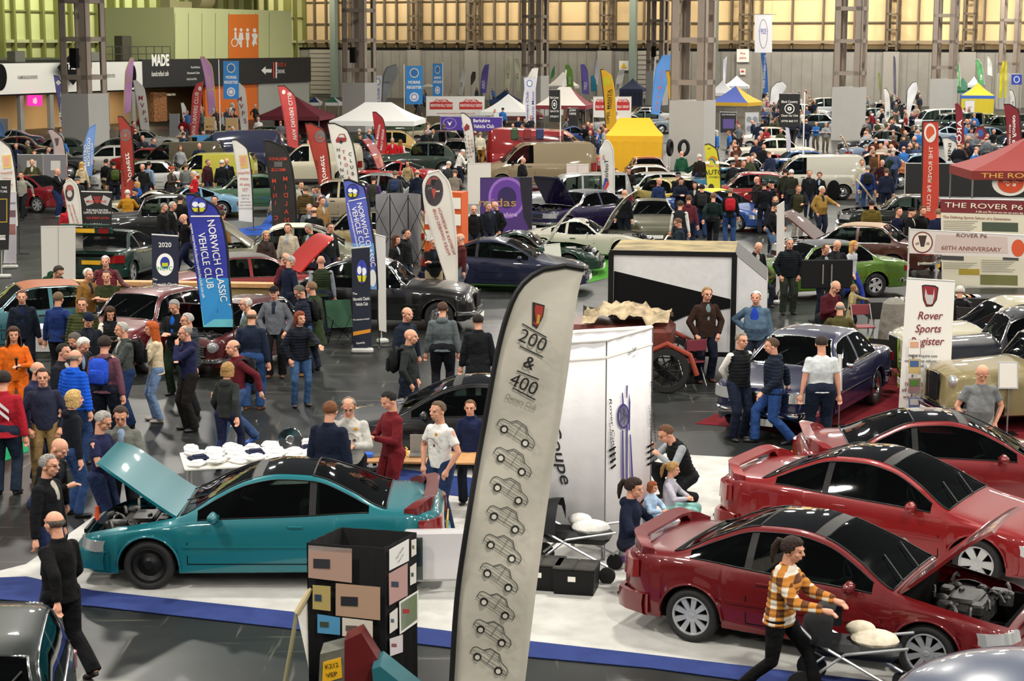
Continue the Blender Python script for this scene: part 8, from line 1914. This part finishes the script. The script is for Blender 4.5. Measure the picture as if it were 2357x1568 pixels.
# wooden counter
c0,c1=P(165,742),P(745,752);d=c1-c0;ct=thing('wooden_counter',(c0+c1)/2,math.atan2(d.y,d.x),'long pale wooden counter behind the maroon small saloon','counter')
bx((d.length,.35,.09),(0,0,.93)).obj('counter_top',M['wood'],ct);bx((d.length,.04,.85),(0,0,.44)).obj('front_board',mat('cream_board','#b59c68',rough=.7),ct)
# traffic cone, bottle
p=P(228,1268);cn=thing('traffic_cone',p,0,'orange and white traffic cone beside the teal coupe nose','traffic cone');bx((.34,.34,.03),(0,0,.015)).obj('base',cmat('#1a1a1a'),cn);m=MB();m.lathe([(.12,.03),(.085,.26)],20);m.obj('white_sleeve',M['white'],cn,None,True);m=MB();m.lathe([(.085,.26),(.035,.5),(.03,.52),(.03,.58),(0,.58)],20);m.obj('cone_top',cmat('#cf4a18'),cn,None,True)
p=P(1432,1308);bo=thing('water_bottle',p,0,'clear plastic bottle with purple label beside the red camping chair','bottle');m=MB();m.lathe([(0,0),(.055,0),(.055,.2),(.02,.27),(.02,.3)],16);m.obj('bottle_body',M['clearlens'],bo,None,True);m=MB();m.lathe([(.057,.08),(.057,.17)],16);m.obj('bottle_label',cmat('#6a2c8a'),bo);m=MB();m.lathe([(.023,.29),(.023,.32),(0,.32)],12);m.obj('bottle_cap',cmat('#1f5cc8'),bo)
# television
p=P(1900,742);tv=thing('flat_television',p,R(2),'large flat television on a stand seen from behind by the lime green saloon','television');k=SC(p+Vector((0,0,1.2)));w_=119/k
zc=Plane(p).at(1900,631)[1];bx((w_,.06,w_*.56),(0,0,zc),.02).obj('screen_back',M['black'],tv)
for x in (-.1,.1):bx((.03,.03,.45),(x,-.04,zc)).obj('mount_bar',M['steel'],tv)
m=MB();m.tube((0,0,0),(0,0,zc),.03);m.obj('stand_pole',M['black'],tv);bx((.7,.5,.03),(0,0,.015)).obj('stand_base',M['black'],tv)
# chairs
def camp(lab,p,rz,col,fr,sc=1):
 c=thing('camping_chair',p,R(rz),lab,'chair');c.scale=(sc,)*3
 m=MB();m.add([(-.25,-.22,.42),(.25,-.22,.42),(.27,.22,.36),(-.27,.22,.36),(-.28,.42,.92),(.28,.42,.92),(0,-.02,.36),(0,.32,.62)],[(0,1,6),(1,2,6),(2,3,6),(3,0,6),(3,2,7),(2,5,7),(5,4,7),(4,3,7)]);m.obj('seat_sling',M['fabric'],c,col)
 for a,b in (((-.27,-.25,0),(.27,.25,.6)),((.27,-.25,0),(-.27,.25,.6)),((-.27,.25,0),(-.27,-.25,.6)),((.27,.25,0),(.27,-.25,.6)),((-.27,.25,.05),(-.29,.42,.94)),((.27,.25,.05),(.29,.42,.94))):m=MB();m.tube(a,b,.011);m.obj('leg',fr,c)
 return c
def fold(lab,p,rz,col):
 c=thing('folding_chair',p,R(rz),lab,'chair');bx((.42,.4,.03),(0,0,.45),.01).obj('seat',cmat(col),c);m=MB();m.box((0,.22,.78),(.42,.025,.22),bev=.01);m.obj('backrest',cmat(col),c)
 for s in (1,-1):m=MB();m.path([(s*.21,-.22,0),(s*.21,.22,.9)],.012);m.obj('leg',M['steel'],c);m=MB();m.path([(s*.21,.24,0),(s*.21,-.12,.46)],.012);m.obj('leg',M['steel'],c)
p=P(1466,1262);camp('orange red camping chair holding the reclining navy hooded top',(p.x,p.y+.3,0),60,'#b5361c',M['black'],1.15)
camp('lime green framed camping chair beside the blue saloon',P(2045,885),150,'#1c1d1a',cmat('#9cc41c'));camp('dark green camping chair by the white chain',P(790,795),20,'#17432a',M['black'])
for a in (('dark red folding chair behind the brown blazer',P(1590,885),200,'#6c2030'),('maroon folding chair beside the seated olive jacket',P(1985,800),10,'#7c3038'),('black folding chair at the rear club table',P(2225,800),160,'#141414'),('grey folding chair leaning beside the trailer',P(1375,800),120,'#3c423c')):fold(*a)
p=P(2055,800);m=MB();m.lathe([(.34,0),(.30,.5),(.24,.95),(.12,1.05),(0,1.06)],18,a0=0,a1=2*math.pi);one('draped_coat','grey fleece draped over a chair beside the white banner','coat',m,M['cloth'],(p.x,p.y,0),0,'#77746c')
table('black clothed table with mugs behind the white banner',(P(2110,770).x,P(2110,770).y,0),2.2,.7,.74,0,M['black'],'#0d0d0e');table('black clothed table with leaflets at the right',(P(2300,760).x,P(2300,760).y,0),1.9,.7,.74,0,M['black'],'#0d0d0e')
for i,px in enumerate((2055,2068,2078)):p=P(px,684,.8);m=MB();m.lathe([(.035,0),(.04,.09),(.036,.09),(.03,.01)],14);one('mug','white mug on the black clothed table','mug',m,M['white'],(p.x,P(2110,770).y-.15,.762),0,None,'mugs on the black table')
for i,(px,c_) in enumerate(((2245,'#c5d8b0'),(2262,'#d98a5c'),(2275,'#c9cdd9'))):one('paper_pile',['green','orange','blue'][i]+' tinted pile of leaflets on the right hand black table','leaflets',bx((.22,.3,.03)),cmat(c_),(P(px,700,.77).x,P(2300,760).y-.05,.78))
# sign on a stand in front of the beige car; low table sign boards
for px,py,x0,y0,x1,y1,lb in ((2318,1000,2297,833,2343,895,'white framed notice on a steel stand before the beige vintage car'),(1930,985,1928,816,1938,900,'thin grey notice stand beside the white t-shirt')):
 g=P(px,py);pl=Plane(g);s_=thing('notice_stand',g,0,lb,'notice stand');flat(pl,rectpx(x0,y0,x1,y1),'notice_board',cmat('#b5b8bc',.4),s_,thick=.02);flat(pl,rectpx(x0+3,y0+3,x1-3,y1-3),'notice_sheet',M['paper'],s_,off=.022,thick=.002);m=MB();m.tube((0,.02,0),(0,.02,pl.at(px,y1)[1]),.015);m.obj('pole',M['steel'],s_);bx((.3,.3,.02),(0,0,.01)).obj('base',M['black'],s_)
 # truss frame with grey cases and the orange display
p=P(905,640);tf=thing('pop_up_frame',p,R(-8),'grey pop-up display frame with black cross struts behind the wavy brown hair','display frame');m=MB();m.lathe([(.62,0),(.62,1.9)],10,a0=-.3,a1=math.pi+.3);m.obj('curved_panel',mat('grey_panel_back','#77777a',rough=.7),tf,None,True,(.1,.3,.35))
for x in (-.55,0,.5):
 m=MB();m.tube((x,-.35,0),(x,-.35,2.3),.015);m.obj('strut',M['black'],tf)
 for z in (.1,1.2):m=MB();m.tube((x,-.35,z),(x+.5,-.35,z+1.05),.009);m.obj('strut',M['black'],tf);m=MB();m.tube((x+.5,-.35,z),(x,-.35,z+1.05),.009);m.obj('strut',M['black'],tf)
p=P(1018,640);od=thing('orange_display',p,R(-20),'orange display wall with pinned sheets behind the teardrop flag','display wall');bx((1.1,.5,2.35),(0,.3,1.17)).obj('orange_panel',cmat('#c9541c'),od)
for i in range(10):bx((.24,.01,.3),(-.4+.27*(i % 4),.035,2.05-.45*(i//4))).obj('pinned_sheet',M['paper'],od)
# vintage chassis with folded hood beside the trailer
p=P(1480,900);vv=thing('vintage_tourer',(p.x-.2,p.y+.6,0),R(-10),'rust red vintage tourer with a torn canvas hood before the trailer','car')
bx((2.2,1.2,.5),(-.3,0,.95),.1).obj('tub',mat('rust_red','#5a2216',rough=.5,noise=.3),vv,None,True)
for s in (1,-1):
 m=MB();T=Matrix.Translation((.75,s*.68,.42)) @ Matrix.Rotation(R(90),4,'X');m.lathe([(.3,-.07),(.4,-.07),(.42,0),(.4,.07),(.3,.07)],28,T=T,close=True);w_=m.obj('wheel',M['rubber'],vv,None,True)
 for k in range(10):m=MB();a_=k*math.pi/5;m.tube((.75,s*.68,.42),(.75+.3*math.cos(a_),s*.68,.42+.3*math.sin(a_)),.014,n=5);m.obj('spoke',M['black'],w_)
 m=MB();m.path([(.75-.5,s*.7,.4),(.75-.42,s*.7,.72),(.75,s*.7,.92),(.75+.42,s*.7,.72),(.75+.55,s*.7,.35)],.05,8);m.obj('mudguard',cmat('#8a321c'),vv,None,True)
rr=random.Random(8)
vs=[(-.85+i*.08,-.6+j*.13,1.2+.17*math.sin(j*.35)+rr.random()*.11+(.12 if 3<i<15 else 0)) for i in range(21) for j in range(10)]
link('torn_canvas',mesh_of('torn_canvas',vs,[(i*10+j,i*10+j+10,i*10+j+11,i*10+j+1) for i in range(20) for j in range(9)]),mat('torn_canvas','#a8977a',rough=.95,noise=.6,nscale=4,bump=1,bscale=12),vv)
# pushchair behind the booth corner, and the one pushed by the plaid shirt
def pram(lab,p,rz,blanket,hood='#131418'):
 c=thing('pushchair',p,R(rz),lab,'pushchair');m=MB();m.path([(-.24,-.45,.62),(-.26,-.1,.52),(-.24,.25,.55)],.03);bx((.46,.8,.14),(0,-.1,.5),.06).obj('seat',cmat(hood),c,None,True)
 m=MB();m.lathe([(.0,.36),(.2,.32),(.33,.18),(.36,0)],16,a0=0,a1=math.pi,T=Matrix.Translation((0,.12,.58)));m.obj('hood',mat('pram_hood','#15161a',rough=.9),c,None,True)
 for s in (1,-1):
  m=MB();m.path([(s*.26,.75,1.02),(s*.27,.3,.6),(s*.27,-.5,.2)],.016);m.obj('frame_tube',M['alloy'],c,'#dddddd');m=MB();m.path([(s*.27,.38,.18),(s*.27,0,.5),(s*.26,-.6,.62)],.016);m.obj('frame_tube',M['alloy'],c)
  for y,r in ((.4,.15),(-.5,.1)):m=MB();m.lathe([(0,-.02),(r*.8,-.02),(r,-.02),(r,.02),(0,.02)],20,T=Matrix.Translation((s*.3,y,r)) @ Matrix.Rotation(R(90),4,'Y'));m.obj('wheel',M['rubber'],c,None,True)
 m=MB();m.tube((-.26,.75,1.02),(.26,.75,1.02),.02);m.obj('handlebar',M['black'],c)
 if blanket:m=MB();m.ball((0,-.25,.6),(.2,.24,.09));m.ball((.1,-.1,.66),(.12,.15,.08));m.obj('blanket',M['cloth'],c,blanket,True)
pram('black pushchair with silver frame and white blanket beside the white booth',P(1312,1322),78,'#d5d3cf');pp_=P(1950,1600);pram('black pushchair with white blanket pushed by the plaid shirt',(pp_.x,pp_.y,0),72,'#cfc5b0')
# plaid shirt, seated family
pl_m=bpy.data.materials.new('plaid_cloth');pl_m.use_nodes=True;nt=pl_m.node_tree;b_=nt.nodes['Principled BSDF'];tc=nt.nodes.new('ShaderNodeTexCoord');sp=nt.nodes.new('ShaderNodeSeparateXYZ');nt.links.new(tc.outputs['Object'],sp.inputs[0]);b_.inputs['Roughness'].default_value=.95
def band(ax,per,ph):
 a_=nt.nodes.new('ShaderNodeMath');a_.operation='MULTIPLY_ADD';a_.inputs[1].default_value=1/per;a_.inputs[2].default_value=ph;nt.links.new(sp.outputs[ax],a_.inputs[0]);f=nt.nodes.new('ShaderNodeMath');f.operation='FRACT';nt.links.new(a_.outputs[0],f.inputs[0]);g=nt.nodes.new('ShaderNodeMath');g.operation='GREATER_THAN';g.inputs[1].default_value=.5;nt.links.new(f.outputs[0],g.inputs[0]);return g.outputs[0]
s1=nt.nodes.new('ShaderNodeMath');s1.operation='ADD';nt.links.new(band('Z',.17,.1),s1.inputs[0]);nt.links.new(band('Y',.13,.2),s1.inputs[1]);s2=nt.nodes.new('ShaderNodeMath');s2.operation='MULTIPLY';s2.inputs[1].default_value=.5;nt.links.new(s1.outputs[0],s2.inputs[0])
cr=nt.nodes.new('ShaderNodeValToRGB');cr.color_ramp.interpolation='CONSTANT';cr.color_ramp.elements[0].color=(*hexc('#cfc6b8'),1);cr.color_ramp.elements[1].position=.3;cr.color_ramp.elements[1].color=(*hexc('#b5762c'),1);e=cr.color_ramp.elements.new(.8);e.color=(*hexc('#5a3418'),1);nt.links.new(s2.outputs[0],cr.inputs[0]);nt.links.new(cr.outputs[0],b_.inputs['Base Color'])
pw=pp(1800,1234,62,'with brown ponytail in an orange and white plaid shirt pushing a pushchair',build='f',top='puffer',pose='push',tc='#b5762c',lc='#08080a',hair='pony',hc='#2a1a12',hgt=.97)
for ch in pw.children:
 if ch.name.startswith('padded_jacket'):ch.name='plaid_shirt';ch.material_slots[0].link='OBJECT';ch.material_slots[0].material=pl_m
pp(1449,1100,62,'reclining in a navy hooded top in the red camping chair',build='f',pose='sit',top='hoodie',tc='#141c30',lc='#1c2030',hair='pony',hc='#2a1a14',zoff=.02)
gk=pp(1541,1064,75,'child with fair ponytail in a pale grey top seated by the red coupes',build='c',hgt=.72,pose='sit',top='shirt',tc='#aaa8b4',lc='#7fb0aa',hair='pony',hc='#a8824c',zoff=.14)
pp(1496,1108,60,'small child wrapped in a pale blue blanket on a lap',build='c',hgt=.55,pose='sit',top='coat',tc='#9cb5cf',lc='#9cb5cf',hair='bob',hc='#8a4a24',zoff=.42)
# foreground scraps at the bottom edge
p=PD(700,1568,15.6);fs_=thing('flip_sign',(p.x,p.y,0),0,'white tilted flip board on a pole at the bottom edge','sign board');z0=Plane(p).at(700,1568)[1]
pl=Plane(p);flat(pl,[(684,1408),(716,1352),(748,1470),(722,1590)],'board_sheet',M['paper'],fs_,thick=.02);m=MB();a_,b_=pl.at(684,1410);c_,d_=pl.at(718,1352);m.tube((a_,-.02,b_),(c_,-.02,d_),.03);m.obj('top_roll',cmat('#c5b48c'),fs_,None,True);m=MB();m.tube((a_,0,b_),(a_-.25,0,0),.02);m.obj('pole',cmat('#8a8564'),fs_)
p=PD(860,1568,15.2);st=thing('scrap_panel_stack',(p.x,p.y,0),0,'stack of cut red and silver car body parts with a yellow number plate','car parts');pl=Plane(p)
flat(pl,[(745,1480),(800,1466),(800,1620),(738,1620)],'silver_panel',mat('silver_scrap','#77766a',rough=.4,metal=.5,noise=.3),st,thick=.3);flat(pl,[(752,1498),(792,1487),(795,1532),(750,1545)],'number_plate',cmat('#d9a51c',.4),st,off=.3,thick=.01);ltext(pl,'K212',772,1505,11,12,K_,st,off=.32,fit=30);ltext(pl,'VEP',772,1525,11,12,K_,st,off=.32,fit=26)
flat(pl,[(800,1450),(838,1432),(880,1500),(862,1620),(800,1620)],'red_panel',cmat('#5c1a1c',.3),st,off=.05,thick=.25);flat(pl,[(866,1496),(885,1490),(1010,1590),(1010,1640),(880,1640)],'teal_panel',cmat('#27606a',.2),st,off=.1,thick=.4)
p=P(1000,1375);wp=thing('door_panels',(p.x+.1,p.y+.2,0),R(4),'white spare car door with green glass leaning behind the display box','car door');bx((1.25,.14,.62),(.15,0,.45),.04).obj('door_skin',mat('white_door','#c5c2c4',rough=.25,coat=1),wp,None,True);bx((.35,.03,.5),(-.42,-.14,.45)).obj('door_glass',M['glass'],wp);bx((.08,.1,.7),(-.5,-.2,.4)).obj('latch_frame',M['steel'],wp)
p=PD(2380,1512,14);m=MB();m.ball((0,0,0),(1.15,.9,.45),32,16);one('car_roof','blurred grey blue car roof at the bottom right corner','car',m,mat('grey_blue_paint','#4c5468',rough=.3,coat=1),(p.x,14,p.z-.45))
# balloons on the column
for px,nm in ((1542,'left'),(1574,'right')):
 q=PD(px,340,80);m=MB();m.path([(.19*math.cos(t),0,.30*math.sin(t)) for t in [2*math.pi*k/20 for k in range(21)]],.085,10);bl=one('foil_balloon','shiny black zero shaped balloon, %s one of the pair at the big column' % nm,'balloon',m,M['black'],q,0 if px>1550 else 60);m=MB();m.tube((0,0,-.35),(0,0,-q.z+.02),.008);m.obj('ribbon',M['white'],bl)
p=P(1918,462);m=MB();m.ball((0,0,.42),(.28,.05,.42),20,12);one('oval_sign','black oval pop-up sign leaning behind the pale van','sign',m,M['matblack'],p)
# ================================================================= the far crowd
cr_=random.Random(21)
TENTS=[o.location for o in COL.objects if o.name.startswith('gazebo')]
PAL=[('#14161b','black'),('#101114','black'),('#1a2338','navy'),('#182036','navy'),('#2b2f36','charcoal'),('#3a4a6a','blue'),('#7c1f26','red'),('#8f9296','grey'),('#cfcdc8','white'),('#5c6468','grey'),('#3b3f2a','olive'),('#a8998a','beige'),('#2f66a8','blue'),('#4a2a1e','brown')]
ZONES=[(1760,205,1935,300,30,'in the crowd beside the black square banner'),(1990,215,2180,345,52,'in the crowd before the far right ribbed wall'),(2180,232,2350,345,26,'in the crowd near the blue and yellow far tent'),(1650,250,1790,365,20,'in the crowd around the exhibition boards'),
(240,255,440,330,11,'among the cars near the cafe front'),(440,250,740,330,14,'among the cars by the maroon tent'),(960,225,1230,300,12,'around the rally banner'),(1290,215,1540,300,12,'around the yellow flag'),(15,290,150,350,9,'by the display boards at the far left')]
for (x0,y0,x1,y1,n,wh) in ZONES:
 for i in range(n):
  px,py=x0+(x1-x0)*cr_.random(),y0+(y1-y0)*cr_.random()**.9;c,nm=cr_.choice(PAL)
  if any(abs(px-x)<44 for x in (202,830,1590,1947,2162,2308)):px+=88*(1 if cr_.random()>.5 else-1)
  q=P(px,py,1.74)
  for t in TENTS:
   if abs(t.x-q.x)<2.6 and abs(t.y-q.y)<3.4:q.y=t.y-3.6
  o=far_person(q,cr_.choice((0,20,-30,90,-90,180,160,200,60)),cr_.randrange(len(FAR_VARIANTS)),c,'person in %s %s' % (nm,wh),'visitors in %s %s' % (nm,wh),.95+.1*cr_.random())
  # visitors beyond the first three hundred, one uncounted crowd
cv,cf,cm_=[],[],[];cmats=[M['skin'],FT,M['black'],FH]+[cmat(c) for c,_ in PAL]
for i in range(130):
 z=[(1560,190,1640,235),(1700,196,1990,230),(1990,200,2340,240),(430,225,590,260),(960,200,1240,235),(1240,205,1540,240)][i % 6];q=P(z[0]+(z[2]-z[0])*cr_.random(),z[1]+(z[3]-z[1])*cr_.random(),1.74)
 if any(abs(t.x-q.x)<3.6 and abs(t.y-q.y)<4.2 for t in TENTS) or (Vector((q.x,q.y,0))-BW.p).dot(BW.n)<3 or any(abs(PIX(q)[0]-x)<42 for x in (1230,1508,1590,1947,2162,2308)):continue
 me=far_mesh(cr_.choice((0,1,3,6,7)));T=T_((q.x,q.y,0),cr_.random()*360);n=len(cv);k=4+cr_.randrange(len(PAL))
 cv+=[tuple(T @ v.co) for v in me.vertices];mp=[0,k,1,2,3]
 for p_ in me.polygons:cf.append(tuple(j+n for j in p_.vertices));cm_.append(mp[p_.material_index])
me=mesh_of('crowd',cv,cf,True,cm_)
for m_ in cmats:me.materials.append(m_)
tag(link('crowd',me),'furthest visitors milling in front of the ribbed wall','crowd',kind='stuff')
# ================================================================= keep cars and people out of each other
carso=[o for o in COL.objects if o.parent is None and o.name.startswith('classic_car')]
def corners(o):
 l,w_,c=o['_l']/2,o['_w']/2,o.location;a=o.rotation_euler.z;ux,uy=Vector((math.cos(a),math.sin(a))),Vector((-math.sin(a),math.cos(a)));m=Vector((c.x,c.y))+ux*o['_c'];return m,ux,uy,l,w_
def sep(a,b):
 ma,ax,ay,al,aw=corners(a);mb_,bx_,by,bl,bw=corners(b);d=mb_-ma;best=9
 for ax_ in (ax,ay,bx_,by):
  ra=al*abs(ax.dot(ax_))+aw*abs(ay.dot(ax_));rb=bl*abs(bx_.dot(ax_))+bw*abs(by.dot(ax_));best=min(best,ra+rb-abs(d.dot(ax_)))
 return best
fixed={carA.name,carT.name,carB.name,carP.name}
for it in range(40):
 moved=0
 for i,a in enumerate(carso):
  for b in carso[i+1:]:
   if (a.location-b.location).length>7:continue
   s=sep(a,b)
   if s>0:
    f,n_=(a,b) if a.location.y>b.location.y else (b,a);st_=min(.35,s*.6+.03)
    if f.name not in fixed:f.location+=Vector((f.location.x,f.location.y,0)).normalized()*st_
    if n_.name not in fixed:n_.location-=Vector((n_.location.x,n_.location.y,0)).normalized()*st_*.6
    moved+=1
 if not moved:break
held={}
for o in COL.objects:
 if o.get('_holder'):held.setdefault(o['_holder'],[]).append(o)
folk=[q for q in COL.objects if q.parent is None and q.name.startswith('person')]
for it in range(12):
 for i,a in enumerate(folk):
  for b in folk[i+1:]:
   d=b.location-a.location
   if abs(d.x)<.5 and abs(d.y)<.5 and d.length<.44 and abs(d.z)<.05:
    for q,s_ in ((a,-1 if d.y>0 else 1),(b,1 if d.y>0 else-1)):
     mv=Vector((q.location.x,q.location.y,0)).normalized()*.09*s_;q.location+=mv
     for h in held.get(q.name,[]):h.location+=mv
for o in folk:
 l0=o.location.copy();v=Vector((l0.x,l0.y,0)).normalized();ok=None
 near=[c for c in carso if (c.location-l0).length<6]
 for k in range(0,26):
  for sg in (1,-1):
   p=l0+v*(.15*k*sg);bad=False
   for c in near:
    m,ux,uy,l,w_=corners(c);d=Vector((p.x,p.y))-m
    if abs(d.dot(ux))<l+.12 and abs(d.dot(uy))<w_+.16:bad=True;break
   if not bad:ok=p;break
  if ok is not None:break
 if ok is not None and (ok-l0).length>0:
  for h in held.get(o.name,[]):h.location+=ok-l0
  o.location=ok
for o in COL.objects:
 for k in ('_l','_w','_c','_holder'):
  if k in o:del o[k]
bpy.data.scenes.remove(TSC)
